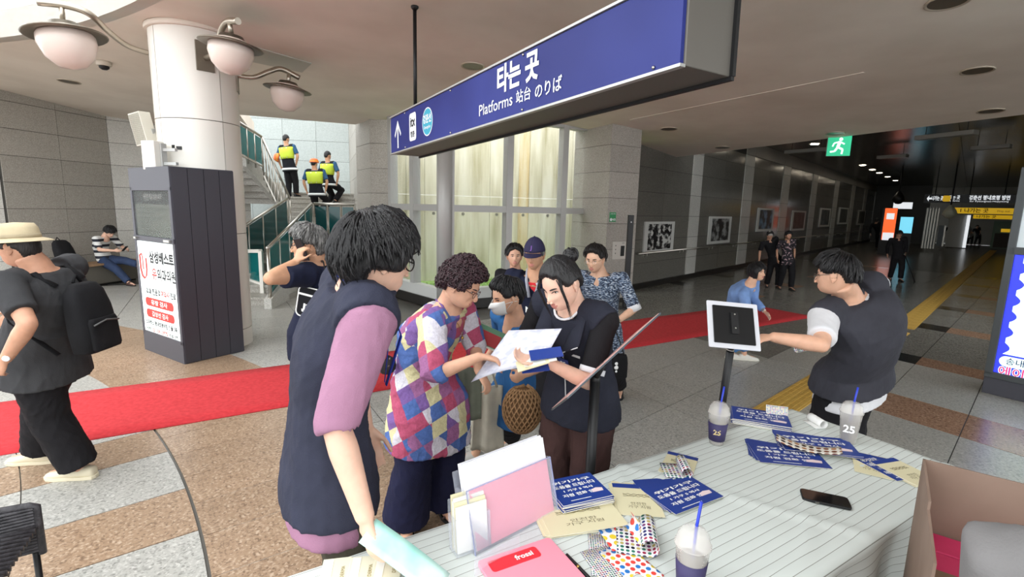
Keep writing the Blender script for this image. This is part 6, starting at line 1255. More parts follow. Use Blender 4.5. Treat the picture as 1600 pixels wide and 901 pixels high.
# --- 12-14 workers on the stairs
LIME = mat('hi_vis_lime', (192, 212, 60), .7, emit=.0); REFL = mat('reflective_tape', (222, 226, 226), .4); HVB = cloth('hi_vis_black', (32, 34, 40))
def worker(label, hx, hy, px_, py_, Y, g, face, helmet, carry=False):
    P = Person(label, 1.56, atY(px_, py_, Y), atY(hx + 1, hy + 11, Y), face, headc=atY(hx, hy, Y), look=face + 12, vox=.013, skin_rgb=TAN, ground=g, detail=False, footL=atY(px_, py_, Y) * 1 - UP * (atY(px_, py_, Y).z - g) - heading(face).cross(UP) * .08, footR=atY(px_, py_, Y) - UP * (atY(px_, py_, Y).z - g - .12) + heading(face).cross(UP) * .08 + heading(face) * .12, group='workers climbing the stairs', build=1.08, poleL=V3(-1, -.2, 0), poleR=V3(1, -.2, 0))
    P.finish(); P.top(cloth('work_shirt', (58, 96, 132)), hem=-.1, sleeve=.8, loose=1.12, sl=1.5, name='shirt'); P.vest(HVB, hem=-.18, loose=1.2, name='safety_vest'); P.trousers(C_BLACK, wide=1.15); P.shoes(S_DARK, S_SOLE); P.hair(HAIR_BLACK, T=.012, front=.4, side=0, nape=-.6)
    for t0, t1, m, nm, e in ((.40, .93, LIME, 'lime_panel', .022), (.30, .37, LIME, 'lime_band', .0), (-.12, -.02, REFL, 'reflective_band', .02)):
        if nm == 'lime_band': continue
        mb = MB(); P.torso(mb, 1.2, t0, t1, .018 + (.004 if nm == 'lime_panel' else .003), 0, 1.15); o = mb.build(nm, m, P.root)
    for x in (-.055, .055): s = MB(); s.tube([P.spine(t) - P.fw * (.115 + .012 * math.sin(t * 3)) + P.lat * x * 1.1 for t in (.42, .6, .8, .9)], [(.014, .004)] * 4, 6, side=P.lat); s.build('reflective_strip', REFL, P.root)
    if helmet: s = MB(); S = P.HM @ Matrix.Scale(P.hsc, 4); s.lathe([(.13, .02), (.115, .035), (.108, .07), (.08, .12), (.001, .138)], 24, S, sy=1.12); h = s.build('safety_helmet', mat('helmet_orange', (222, 110, 50), .4), P.root); s = MB(); s.lathe([(.112, .05), (.113, .065)], 24, S, sy=1.12); s.build('helmet_band', mat('helmet_band', (232, 190, 60), .4), h)
    if carry: q = P.el['L'] + V3(.05, -.05, -.02); t = thing('safety_helmet', q, 'orange safety helmet carried under the arm of the highest worker', 'helmet'); s = MB(); s.lathe([(.13, 0), (.12, .03), (.10, .09), (.06, .125), (.001, .135)], 22, tf(q, V3(-.8, -.4, .2), UP)); s.build('shell', mat('helmet_orange', (222, 110, 50), .4), t); s = MB(); s.lathe([(.121, .04), (.122, .055)], 22, tf(q, V3(-.8, -.4, .2), UP)); s.build('band', mat('helmet_band', (232, 190, 60), .4), t)
    return P
worker('worker in lime safety vest highest on the stairs, bare-headed', 447, 217, 453, 262, 14.0, 1.76, 8, False, True)
worker('worker in lime safety vest and orange helmet on the stairs', 491, 255, 495, 301, 12.8, 1.33, 355, True)
worker('worker in lime safety vest at the right of the stairs by the wall', 512, 243, 514, 286, 13.5, 1.6, 20, False)
# --- 15 woman in light blue
P = Person('smiling woman in light blue blouse and jeans bending forward on the red carpet', 1.34, atY(1152, 487, 5.55), atY(1172, 444, 5.30), 125, hipface=110, headc=atY(1183, 425, 5.28), look=150, tilt=-2, roll=4, handL=atY(1196, 488, 5.25), handR=atY(1180, 520, 5.1), footL=at(1162, 562), footR=at(1142, 560), toe={'L': 100, 'R': 105}, fem=True, vox=.0105, skin_rgb=(236, 186, 156), build=1.1, smile=1.0, arch=.05)
P.finish(); P.top(C_SKY, hem=-.32, sleeve=1.75, loose=1.35, sl=1.9, name='blouse', wr=.012); P.trousers(C_JEAN, wide=1.1, length=.88, name='jeans'); P.shoes(S_WHITE, mat('sole_cream', (226, 222, 210), .7), name='sneaker', big=1.1); P.hair(HAIR_BLACK, T=.018, front=.45, side=-.75, nape=-1.0, locks=220, llen=.05, seed=51, rough=.004); watch(P, 'L', PRW, STEEL, .02)
# --- 16 man in grey vest at the right
P = Person('man in charcoal vest and white tee seen from behind, reaching out his arm', 1.64, atY(1332, 572, 2.95), atY(1326, 462, 2.82), 335, headc=atY(1305, 430, 2.76), look=318, tilt=8, hs=.97, handL=atY(1205, 526, 2.60), poleL=V3(.3, -.6, -.25), handR=atY(1286, 543, 3.12), poleR=V3(.8, .2, -.6), vox=.0085, skin_rgb=(226, 176, 148), build=1.22, hL=dict(dir=V3(-.95, -.25, -.1), palm=V3(.1, .2, -1), thumb=V3(.1, .9, .1), curl=.12, spread=.12), hR=dict(dir=V3(-.8, .1, .1), palm=V3(0, 1, 0), curl=.6), arch=.06)
P.finish(HAIR_BLACK); P.top(C_WHITE, hem=-.40, sleeve=.76, loose=1.08, sl=1.7, name='white_tee', neck=.985, wr=.004, shoulder=.98); P.vest(C_GREYV, hem=-.22, loose=1.3, extra=.024, shoulder=1.06, pad=1.12, neck=.985); P.trousers(C_BLACK, wide=1.25); P.shoes(S_DARK, S_SOLE); P.hair(HAIR_BLACK, T=.019, front=.45, side=.12, nape=-.42, top=.6, locks=380, rough=.005, llen=.004, seed=61); P.glasses(mat('frame_steel', (120, 116, 112), .3, .8), r=.022)
s = MB(); cc = P.neck; s.tube([cc + P.lat * (.082 * math.sin(a)) + P.fw * (.075 * math.cos(a) + .01) + P.ax * (.008 - .01 * math.cos(a)) for a in [math.radians(-160 + k * 27) for k in range(13)]], [(.022, .008)] * 13, 8, side=UP); s.build('vest_collar', C_GREYV, P.root); RV = P
# --- 17 walkers in the passage
def walker(label, hx, hy, foot, Y, ht, face, topm, hair=HAIR_BLACK, sleeve=.8, fem=False, look=None, hat=None, lean=0.0, group=None, det=True, trs=C_BLACK, vox=.013):
    f = at(*foot); h = atY(hx, hy, Y); Yr = f.y; h = atY(hx, hy, Yr); F = heading(face)
    sc = h.z / (.93 * ht); ht2 = ht * sc; pel = Vector((f.x, f.y, .53 * ht2)); nk = h - UP * .075 * ht2 - F * .03 * ht2
    P = Person(label, ht2, pel, nk, face, headc=h, look=look, fem=fem, vox=vox, skin_rgb=(196, 148, 122), detail=det, footL=f - F.cross(UP) * .09 + F * .10, footR=f + F.cross(UP) * .09 - F * .10, group=group)
    P.finish(); P.top(topm, hem=-.3, sleeve=sleeve, loose=1.18, sl=1.5, name='shirt'); P.trousers(trs, wide=1.2); P.shoes(S_DARK, S_SOLE)
    if hair: P.hair(hair, T=.016, front=.42, side=-.05, nape=-.6, locks=60)
    return P
FLOR = spot_mat('floral_shirt', (34, 30, 36), (34, 30, 36), (178, 150, 156), 26, .56, .60)
walker('person in dark floral short-sleeved shirt walking out of the passage', 1232, 368, (1226, 452), 11.6, 1.42, 185, FLOR, fem=True)
P = walker('dark-clothed person with a pale cap walking beside the floral shirt', 1203, 368, (1206, 449), 11.8, 1.42, 190, C_BLACK, fem=False); baseball(P, mat('cap_pale', (168, 166, 160), .8))
P = walker('old man in black with a cap, walking with a cane down the passage', 1405, 366, (1398, 438), 13.8, 1.42, 200, C_BLACK, sleeve=1.9); baseball(P, mat('cap_grey', (70, 68, 66), .8))
q = P.wr['L']; t = thing('walking_cane', (q.x, q.y, 0), 'thin walking cane in the hand of the old man in black', 'cane'); s = MB(); cb_ = V3(q.x + .25, q.y - .15, 0); s.tube([cb_, V3(q.x, q.y, q.z - .06)], .014, 8); s.build('shaft', BLACKP, t); s = MB(); s.tube([V3(q.x, q.y, q.z - .06), V3(q.x, q.y, q.z - .02), V3(q.x - .05, q.y - .05, q.z), V3(q.x - .1, q.y - .1, q.z - .02)], .016, 8); s.build('handle', STEEL, t)
walker('dark figure standing before the orange advertising screen', 1370, 345, (1371, 390), 28, 1.5, 60, C_BLACK, det=False, vox=.02, sleeve=1.9)
walker('far figure in black shorts near the pale doorway', 1484, 352, (1484, 382), 36, 1.5, 200, C_BLACK, det=False, vox=.02)
walker('far figure in a grey top, left of the far pair', 1513, 355, (1514, 383), 36, 1.5, 210, cloth('far_grey', (150, 150, 150)), det=False, vox=.02)
walker('far figure in a dark jacket, right of the far pair', 1527, 354, (1526, 383), 37, 1.5, 200, C_CHAR, det=False, vox=.02)
# ============================================================ the table and what lies on it
ZT = .70
FR = at(1237, 640, ZT); LL = at(490, 890, ZT); TD = (FR - LL); TD.z = 0; TD.normalize(); TN = Vector((TD.y, -TD.x, 0))      # along the table / towards the camera
TW = .72; TL = 2.75
MT = frame(FR - TD * TL + TN * TW, TD, -TN)       # x along, y to the far side, z up; origin near-left corner of the top
def tz(px, py, dz=.004): return at(px, py, ZT + dz)
t = thing('folding_table', FR - TD * TL / 2 + TN * TW / 2 - UP * ZT, 'long folding table under the striped cloth', 'table')
s = MB(); s.box((TL / 2, TW / 2, -.026), (TL, TW, .03), MT); s.build('table_top', mat('table_grey', (180, 178, 172), .5), t, .004)
for x in (.2, TL - .2):
    for y in (.07, TW - .07): s = MB(); s.tube([MT @ V3(x, y, -.04), MT @ V3(x, y, -ZT)], .015, 8); s.build('leg', STEEL_M, t)
    s = MB(); s.tube([MT @ V3(x, .07, -.45), MT @ V3(x, TW - .07, -.45)], .01, 8); s.build('crossbar', STEEL_M, t)
CL = mat('striped_cloth', (208, 214, 210), .85); tc = nd(CL, 'ShaderNodeTexCoord'); sp = nd(CL, 'ShaderNodeSeparateXYZ'); uvn = nd(CL, 'ShaderNodeUVMap'); ln(CL, uvn.outputs[0], sp.inputs[0])
mu = nd(CL, 'ShaderNodeMath', operation='MULTIPLY'); ln(CL, sp.outputs[1], mu.inputs[0]); mu.inputs[1].default_value = 1 / .031; fc = nd(CL, 'ShaderNodeMath', operation='FRACT'); ln(CL, mu.outputs[0], fc.inputs[0]); rp = ramp(CL, [(0, (120, 120, 112)), (.03, (124, 124, 116)), (.075, (214, 220, 216)), (.97, (210, 216, 212))]); rp.color_ramp.interpolation = 'LINEAR'; ln(CL, fc.outputs[0], rp.inputs[0]); ln(CL, rp.outputs[0], bsdf(CL).inputs['Base Color'])
OV = .34; NU, NV = 150, 70; vs = []; uvs = []
for j in range(NV + 1):
    for i in range(NU + 1):
        a = -OV + (TL + 2 * OV) * i / NU; b_ = -OV + (TW + 2 * OV) * j / NV; ca, cb_ = min(max(a, 0), TL), min(max(b_, 0), TW); ea, eb = abs(a - ca), abs(b_ - cb_); e = math.hypot(ea, eb) if ea and eb else ea + eb
        wob = .018 * math.sin(a * 21 + b_ * 4) * min(1, e / .15) if eb >= ea else .018 * math.sin(b_ * 23 + 1) * min(1, e / .15); out_ = (math.copysign(.012 + max(wob, -.01), a - ca) if ea else 0, math.copysign(.012 + max(wob, -.01), b_ - cb_) if eb else 0)
        cr = .008 * max(0, 1 - abs((a - 1.75) + (b_ - .35) * .55) / .035) + .007 * max(0, 1 - abs((b_ - .18) + .12 * math.sin(a * 5)) / .03) + .006 * max(0, 1 - abs((a - 1.2) - (b_ - .3) * .8) / .03)
        z = .004 + (.0016 * noise.noise(Vector((a * 6, b_ * 6, 0))) + cr + .0016 if e == 0 else -e + .012 * min(e * 8, 1) * 0)
        vs.append(MT @ V3(ca + out_[0], cb_ + out_[1], z)); uvs.append((a, b_))
W = NU + 1; fs = [(j * W + i, j * W + i + 1, (j + 1) * W + i + 1, (j + 1) * W + i) for j in range(NV) for i in range(NU)]
s = MB(); s.add(vs, fs, 0, True); cl = s.build('tablecloth', CL); tag(cl, 'white tablecloth with thin grey stripes over the long table', 'tablecloth')
ul = cl.data.uv_layers.new(name='UVMap')
for lp in cl.data.loops: ul.data[lp.index].uv = uvs[lp.vertex_index]
m_ = cl.modifiers.new('thick', 'SOLIDIFY'); m_.thickness = .0015; m_.offset = -1
TOP = ZT + .0075
# --- printed leaflets
LB = mat('leaflet_blue', (36, 62, 140), .4); LC = mat('leaflet_cream', (222, 214, 178), .6); LWH = mat('leaflet_white', (232, 232, 224), .6); PAGE = mat('page_edge', (226, 222, 206), .7); CREAMINK = mat('print_brown', (120, 110, 84), .7)
def flatM(px, py, ang, z=0.0):
    p = at(px, py, TOP + z); d = heading(ang); return frame(p, d, UP.cross(d))
def leaflet(name, label, px, py, ang, w, h, n=1, th=.0014, face='blue', group=None, fan=0.0, jit=.006, z=0.0, seed=1, parts=None, body='위기가구\n도움을 드립니다\n1 가구 5 역사\n지원 전화 안전'):
    """n sheets or booklets in a pile at a photo position; ang = heading of the reading direction"""
    rnd = random.Random(seed); M0 = flatM(px, py, ang, z); t = thing(name, M0.translation, label, 'leaflets' if n > 1 else 'leaflet', group); last = M0
    for k in range(n):
        M = M0 @ Matrix.Translation((rnd.uniform(-jit, jit) + fan * k * .5, rnd.uniform(-jit, jit) - fan * k, k * th)) @ Matrix.Rotation(rnd.uniform(-.05, .05) + (.05 * k if fan else 0), 4, 'Z'); s = MB(); fm = LB if face == 'blue' else LC
        s.box((0, 0, th * .4), (w, h, th * .8), M, 1); s.box((0, 0, th * .9), (w, h, th * .2), M, 0); s.build('leaf', [fm, PAGE], t); last = M
    Mz = last @ Matrix.Translation((0, 0, th + .0003))
    if face == 'blue':
        for k, (ln_, sc_) in enumerate(zip(body.split('\n'), (1, 1.15, .8, 1))): text(ln_, h * .115 * sc_, Mz @ Matrix.Translation((0, h * (.30 - .17 * k), 0)), PRW, t, width=w * (.80, .86, .6, .74)[k], bold=.03, ext=.0002)
        flat([(-w * .12, -.045 * h), (w * .1, -.05 * h), (w * .12, .06 * h), (0, .10 * h), (-w * .1, .06 * h)], Mz @ Matrix.Translation((w * .32, -h * .22, 0)), mat('leaflet_pinkwhite', (236, 214, 216), .5), t, 'house_mark', .0004); flat([(-w * .2, -.008 * h), (w * .2, -.008 * h), (w * .2, .008 * h), (-w * .2, .008 * h)], Mz @ Matrix.Translation((-w * .1, -h * .4, 0)), PRW, t, 'imprint', .0004)
    elif face == 'cream':
        flat([(-w / 2, h * .36), (w / 2, h * .36), (w / 2, h / 2), (-w / 2, h / 2)], Mz, LB, t, 'blue_header', .0004)
        for k in range(3): s = MB(); s.tube([Mz @ V3(w * (-.3 + .12 * q), h * (.12 + .05 * math.sin(q * 1.7 + k * 2)), .0004) for q in range(6)], .0008, 4); s.build('line_drawing', CREAMINK, t)
        text('안전한\n가구 지원', h * .1, Mz @ Matrix.Translation((0, -h * .2, 0)), CREAMINK, t, width=w * .5, ext=.0002)
    return t
GL = 'leaflets on the table'
leaflet('leaflet_pile', 'cream leaflets spread under the left pile of blue booklets', 903, 808, 75, .26, .17, 5, .002, 'cream', GL, seed=3, jit=.012)
leaflet('booklet_pile', 'pile of blue booklets next to the brochure stand', 903, 775, 68, .19, .155, 9, .0032, 'blue', GL, seed=2, z=.011)
leaflet('leaflet_fan', 'cream leaflets with blue headers beside the left booklet pile', 990, 778, 100, .15, .19, 4, .0014, 'cream', GL, fan=.006, seed=5)
leaflet('leaflet_fan', 'fan of blue leaflets in the middle of the table', 1048, 765, 80, .235, .15, 7, .0014, 'blue', GL, fan=.007, seed=6)
leaflet('leaflet', 'cream leaflet with blue header under the rolled sheet', 1062, 725, 120, .12, .19, 2, .0014, 'cream', GL, fan=.01, seed=7)
leaflet('booklet_pile', 'pile of blue booklets behind the tablet stand cup', 1186, 658, 112, .25, .17, 8, .0035, 'blue', GL, seed=9)
leaflet('leaflet_fan', 'fan of blue leaflets left of the far sticker sheet', 1222, 707, 112, .27, .17, 5, .0014, 'blue', GL, fan=.006, seed=10)
leaflet('leaflet_fan', 'blue leaflets under the sticker sheet near the far cup', 1270, 692, 112, .30, .17, 5, .0014, 'blue', GL, fan=.006, seed=11, z=.008)
leaflet('leaflet', 'white and blue leaflet left of the cardboard box', 1362, 726, 120, .12, .2, 2, .0014, 'cream', GL, seed=12)
leaflet('leaflet', 'upright blue leaflet touching the cardboard box leaflets', 1381, 730, 75, .10, .19, 1, .0014, 'blue', GL, seed=13, z=.003)
leaflet('leaflet_pile', 'cream leaflets with blue header right beside the cardboard box', 1413, 738, 75, .13, .19, 4, .0016, 'cream', GL, seed=14, z=.002)
# --- sticker sheets
def sticker_mat(name, base, cols, n):
    m = mat(name, base, .35); tc = nd(m, 'ShaderNodeTexCoord'); v = nd(m, 'ShaderNodeTexVoronoi', i_Scale=n); v.inputs['Randomness'].default_value = 0.0; v.voronoi_dimensions = '2D'; ln(m, tc.outputs['UV'], v.inputs['Vector']); sc = nd(m, 'ShaderNodeSeparateColor'); ln(m, v.outputs['Color'], sc.inputs[0])
    r = ramp(m, [(i / len(cols), c) for i, c in enumerate(cols)], 'CONSTANT'); ln(m, sc.outputs[0], r.inputs[0]); lt_ = nd(m, 'ShaderNodeMath', operation='LESS_THAN'); ln(m, v.outputs['Distance'], lt_.inputs[0]); lt_.inputs[1].default_value = .36; mx = nd(m, 'ShaderNodeMix', data_type='RGBA'); ln(m, lt_.outputs[0], mx.inputs[0]); mx.inputs[6].default_value = lin(base); ln(m, r.outputs[0], mx.inputs[7]); ln(m, mx.outputs[2], bsdf(m).inputs['Base Color']); return m
STAR = sticker_mat('star_stickers', (226, 226, 226), [(44, 48, 110), (150, 40, 70), (184, 168, 96), (40, 110, 90), (120, 60, 110), (30, 30, 50)], 14.0); DOT = sticker_mat('dot_stickers', (236, 236, 236), [(224, 72, 62), (44, 120, 196), (232, 204, 60), (224, 72, 62)], 5.0)
def sheet_obj(name, label, M, w, h, m, bend=None, cat='sticker sheet', group='sticker sheets', th=.0006, nu=14, nv=4, mats=None):
    """bend(x in 0..1, y) -> (x, y, z) in the sheet frame"""
    s = MB(); bend = bend or (lambda a, c: (w * (a - .5), h * (c - .5), 0.0)); s.sheet(lambda a, c: M @ Vector(bend(a, c)), nu, nv, thick=-th); o = s.build(name, m); me = o.data; ul = me.uv_layers.new(name='UVMap'); W_ = nu + 1; N_ = W_ * (nv + 1)
    for lp in me.loops: k = lp.vertex_index % N_; ul.data[lp.index].uv = ((k % W_) / nu, (k // W_) / nv * h / w)
    o.matrix_world = Matrix(); return tag(o, label, cat, group)
def roll(R, w, h, turns=.8):
    L_ = w
    def f(a, c):
        x = a * L_; cut = L_ - turns * 2 * math.pi * R
        if x < cut: return (x - cut, h * (c - .5), .001)
        t_ = (x - cut) / R; return (R * math.sin(t_), h * (c - .5), .001 + R - R * math.cos(t_))
    return f
sheet_obj('sticker_sheet', 'star sticker sheet at the back of the near fan', flatM(958, 843, 110, .001), .10, .17, STAR)
sheet_obj('sticker_sheet', 'star sticker sheet in the middle of the near fan', flatM(948, 866, 95, .002), .10, .18, STAR)
sheet_obj('sticker_sheet', 'star sticker sheet at the front of the near fan', flatM(955, 889, 70, .003), .10, .18, STAR)
sheet_obj('sticker_sheet', 'red dot sticker sheet lying beside the near coffee cup', flatM(985, 880, 60, .004), .10, .16, DOT)
sheet_obj('rolled_sticker_sheet', 'curled sheet of star and dot stickers near the front coffee cup', flatM(1012, 848, 100, .006), .22, .13, STAR, roll(.026, .22, .13, .78), nu=36)
sheet_obj('rolled_sticker_sheet', 'curled dot sticker sheet inside the near fan', flatM(985, 838, 75, .005), .15, .10, DOT, roll(.03, .15, .10, .35), nu=30)
sheet_obj('rolled_sticker_sheet', 'rolled white sticker sheet in the middle of the table', flatM(1068, 736, 95, .006), .20, .11, STAR, roll(.020, .20, .11, .95), nu=36)
sheet_obj('rolled_sticker_sheet', 'small rolled white sheet beside the far coffee cup', flatM(1276, 663, 85, .002), .17, .095, PRW, roll(.019, .17, .095, 1.1), nu=36)
sheet_obj('sticker_sheet', 'dotted sticker sheet lying over the far blue leaflets', flatM(1262, 700, 118, .020), .24, .075, sticker_mat('brown_stickers', (220, 216, 206), [(120, 70, 50), (60, 44, 40), (170, 120, 80)], 9.0), lambda a, c: (.24 * (a - .5), .075 * (c - .5), .022 * (a - .5) ** 2 * 4))
sheet_obj('sticker_sheet', 'star sticker sheet propped behind the far booklet pile', frame(at(1214, 645, TOP + .035), heading(105), V3(.1, .35, .9)), .10, .07, STAR)
# --- iced coffee cups
CUPC = mat('clear_cup', (236, 232, 226), .10, 0, .5, alpha=.34); COFFEE = mat('iced_coffee', (74, 46, 40), .2); SLEEVE = mat('cup_sleeve', (58, 52, 92), .6); STRAW = mat('straw_blue', (40, 62, 190), .35)
def cup(px, py, label, sleeve, h=.125, lv=.72, lean=(.15, .1), mark='25'):
    p = at(px, py, TOP); M = Matrix.Translation(p); t = thing('coffee_cup', p, label, 'cup', 'iced coffee cups'); s = MB(); s.lathe([(.001, .001), (.029, .001), (.030, .004), (.044, h), (.0455, h + .002), (.0445, h + .004), (.0425, h), (.0285, .004), (.001, .004)], 28, M); s.build('cup_wall', CUPC, t)
    s = MB(); s.lathe([(.0275, .005), (.0275 + .0145 * lv, h * lv), (.001, h * lv)], 24, M); s.build('coffee', COFFEE, t)
    s = MB(); s.lathe([(.047, h + .001), (.047, h + .006), (.043, h + .012), (.040, h + .030), (.028, h + .045), (.010, h + .050), (.009, h + .050)], 28, M); s.build('dome_lid', CUPC, t)
    if sleeve:
        s = MB(); s.lathe([(.0325, h * .14), (.0325 + .0118 * .62, h * .72), (.0335 + .0118 * .62, h * .72), (.0335, h * .14)], 28, M); sl_ = s.build('sleeve', SLEEVE, t); d = (CAM - p); d.z = 0; d.normalize(); text(mark, .03 if len(mark) < 4 else .013, frame(p + d * .0375 + UP * h * .45, UP.cross(d), UP + d * -.1), mat('print_gold', (206, 186, 130), .5), sl_, bold=.03, width=.03 if len(mark) < 4 else .036)
    else:
        d = (CAM - p); d.z = 0; d.normalize(); text('25', .045, frame(p + d * .0418 + UP * h * .52, UP.cross(d), UP + d * -.1), PRW, t, 'printed_mark', bold=.03)
    s = MB(); s.tube([p + UP * .03, p + V3(lean[0] * .05, lean[1] * .05, h + .05), p + V3(lean[0] * .11, lean[1] * .11, h + .115)], .0042, 8); s.build('straw', STRAW, t)
cup(1076, 925, 'iced coffee cup with blue straw and dark sleeve at the front of the table', True, h=.14, mark='COFFEE')
cup(1119, 692, 'iced coffee cup with blue straw and dark sleeve beside the tablet stand', True, h=.14)
cup(1324, 690, 'iced coffee cup with printed 25 and blue straw at the far corner', False, h=.14, lean=(.12, 0))
# --- phone lying on the cloth
M = flatM(1289, 781, 112, .001); t = thing('mobile_phone', M.translation, 'black mobile phone lying on the striped cloth', 'phone'); s = MB(); s.prism(rrect(.15, .075, .012), 0, .009, M); s.build('phone_body', BLACKP, t, .002); s = MB(); s.prism(rrect(.145, .070, .010), .009, .0096, M); s.build('screen', mat('phone_screen', (14, 14, 16), .08), t); s = MB(); s.box((-.03, -.0385, .0045), (.012, .002, .003), M); s.build('side_button', STEEL_M, t)
# --- acrylic brochure stand with papers
ACR = mat('acrylic', (226, 230, 244), .04, 0, .5, alpha=.16); ACE = mat('acrylic_edge', (170, 178, 214), .1, alpha=.6)
B0 = at(742, 868, TOP); bx_ = at(872, 800, TOP) - B0; bx_.z = 0; BWd = bx_.length; bx_.normalize(); bn = Vector((bx_.y, -bx_.x, 0)); bk = (UP - bn * .28).normalized()        # leaning back
t = thing('brochure_stand', B0, 'clear acrylic brochure stand holding upright papers on the table', 'brochure stand'); MBs = frame(B0, bx_, bk)
BH = .185
def slab(M, x0, x1, y0, y1, z0, z1, name, m, par): s = MB(); s.box(((x0 + x1) / 2, (y0 + y1) / 2, (z0 + z1) / 2), (x1 - x0, y1 - y0, z1 - z0), M); return s.build(name, m, par)
slab(MBs, 0, BWd, 0, BH, 0, .003, 'front_panel', ACR, t); slab(MBs, 0, BWd, 0, BH * 1.25, -.062, -.059, 'rear_panel', ACR, t); slab(MBs, 0, .003, 0, BH, -.062, 0, 'side_panel', ACR, t); slab(MBs, BWd - .003, BWd, 0, BH, -.062, 0, 'side_panel', ACR, t); slab(MBs, 0, BWd, 0, .003, -.062, 0, 'bottom_panel', ACR, t)
for (x0, x1, y0, y1) in ((0, BWd, BH - .002, BH), (0, .002, 0, BH), (BWd - .002, BWd, 0, BH)): slab(MBs, x0, x1, y0, y1, 0, .0045, 'edge', ACE, t)
slab(frame(B0, bx_, bn), 0, BWd, -.08, .10, 0, .004, 'base_plate', ACR, t)
PK = mat('paper_pink', (238, 150, 168), .6); PKL = mat('paper_pink_light', (240, 196, 204), .6)
for k in range(8):
    o = slab(MBs, .012 + .002 * (k % 3), BWd - .01 - .002 * (k % 2), .004, .250 + .003 * (k % 3), -.012 - k * .005, -.0085 - k * .005, 'paper_sheet', mat('paper_white', (236, 236, 242), .6), None); tag(o, 'upright white paper in the brochure stand', 'paper', 'white papers in the brochure stand')
o = slab(MBs, .014, BWd - .012, .006, .180, -.006, -.004, 'pink_card', PK, None); tag(o, 'pink sheet behind the front of the brochure stand', 'paper')
# smaller holder to the left with cream booklets
C0 = at(703, 858, TOP); MC = frame(C0, V3(.85, .5, 0), (UP - bn * .12).normalized()); t = thing('brochure_holder', C0, 'small clear holder with cream booklets left of the brochure stand', 'brochure holder')
slab(MC, 0, .11, 0, .11, .05, .053, 'front_panel', ACR, t); slab(MC, 0, .11, 0, .15, -.003, 0, 'rear_panel', ACR, t); slab(MC, 0, .003, 0, .11, 0, .05, 'side_panel', ACR, t); slab(MC, .107, .11, 0, .11, 0, .05, 'side_panel', ACR, t)
for k in range(5): o = slab(MC, .006, .104, .004, (.165, .15, .16, .15, .14)[k], .006 + k * .008, .011 + k * .008, 'booklet', (LC, LWH, LWH, LC, LWH)[k], None); tag(o, 'cream booklet standing in the small clear holder', 'booklet', 'booklets in the small holder')
# --- pink file with red label in a clear tray
M = flatM(822, 886, 62, .002); t = thing('pink_file', M.translation, 'pink file with a red label in front of the brochure stand', 'file'); s = MB(); s.prism(rrect(.24, .30, .012), 0, .012, M @ Matrix.Translation((0, -.08, 0))); s.build('cover', PK, t, .002); flat(rrect(.155, .045, .01), M @ Matrix.Translation((-.02, .03, .0122)), mat('label_red', (222, 44, 56), .4), t, 'red_label', .0008); text('frossi', .026, M @ Matrix.Translation((.01, .03, .0135)), PRW, t, bold=.03, ext=.0003)
slab(frame(at(741, 900, TOP), bx_, UP), 0, .16, 0, .055, 0, .003, 'tray_side', ACR, t)
M = flatM(905, 890, 150, .001); t = thing('pen', M.translation, 'black pen with a brass ring lying beside the pink file', 'pen'); s = MB(); s.tube([M @ V3(-.06, 0, .006), M @ V3(.05, 0, .006), M @ V3(.068, 0, .004)], [.0055, .0055, .001], 10); s.build('barrel', BLACKP, t); s = MB(); s.tube([M @ V3(-.008, 0, .006), M @ V3(.0, 0, .006)], .006, 10); s.build('ring', mat('brass', (190, 160, 90), .3, .9), t)
# --- cream booklets at the left end of the table
for k, (px, py, a) in enumerate(((525, 893, 78), (568, 890, 80), (607, 884, 84))):
    M = flatM(px, py, a, .001 + .004 * k); t = thing('cream_packet', M.translation, 'cream packet with gold lettering at the left end of the table, %s' % ('leftmost', 'middle', 'rightmost under the folder')[k], 'packet', 'cream packets'); s = MB(); s.box((0, -.03, .006), (.075, .14, .012), M); s.build('cover', mat('packet_cream', (224, 220, 196), .5), t, .001); s = MB(); s.box((-.02, -.03, .0125), (.022, .13, .001), M); s.build('pale_band', LWH, t); text('DERMA', .014, M @ Matrix.Translation((.02, -.02, .0128)) @ Matrix.Rotation(math.pi / 2, 4, 'Z'), mat('packet_gold', (150, 130, 70), .5), t, ext=.0003)
# --- teal folder in the young man's hand
h_ = YM.wr['R'] + V3(.02, -.04, -.06); M = frame(at(632, 872, .80), (at(690, 915, .74) - at(575, 828, .86)).normalized(), V3(.45, .8, .45)); o = None
sheet_obj('clear_folder', 'pale teal clear folder held by the young man over the table', M, .24, .07, noisy('folder_teal', [(.4, (150, 208, 196)), (.6, (196, 226, 218))], 6, .2), lambda a, c: (.24 * (a - .5), .07 * (c - .5), .010 * math.sin(a * 3)), 'folder', None, .0025)
# --- large white sheet between the two women
cs = [atY(736, 597, 2.10), atY(845, 572, 1.96), atY(878, 513, 2.0), atY(795, 516, 2.14)]
SHT_ = noisy('sheet_print', [(.40, (184, 186, 204)), (.5, (206, 206, 218))], 7, .5, detail=6.0, coords='UV'); o = sheet_obj('printed_sheet', 'large white printed sheet held between the two women', Matrix(), 1, 1, SHT_, lambda a, c: (cs[0].lerp(cs[1], a)).lerp(cs[3].lerp(cs[2], a), c) + UP * .03 * math.sin(math.pi * a) * (1 - c) * .6, 'paper sheet', None, .0008, 20, 8)
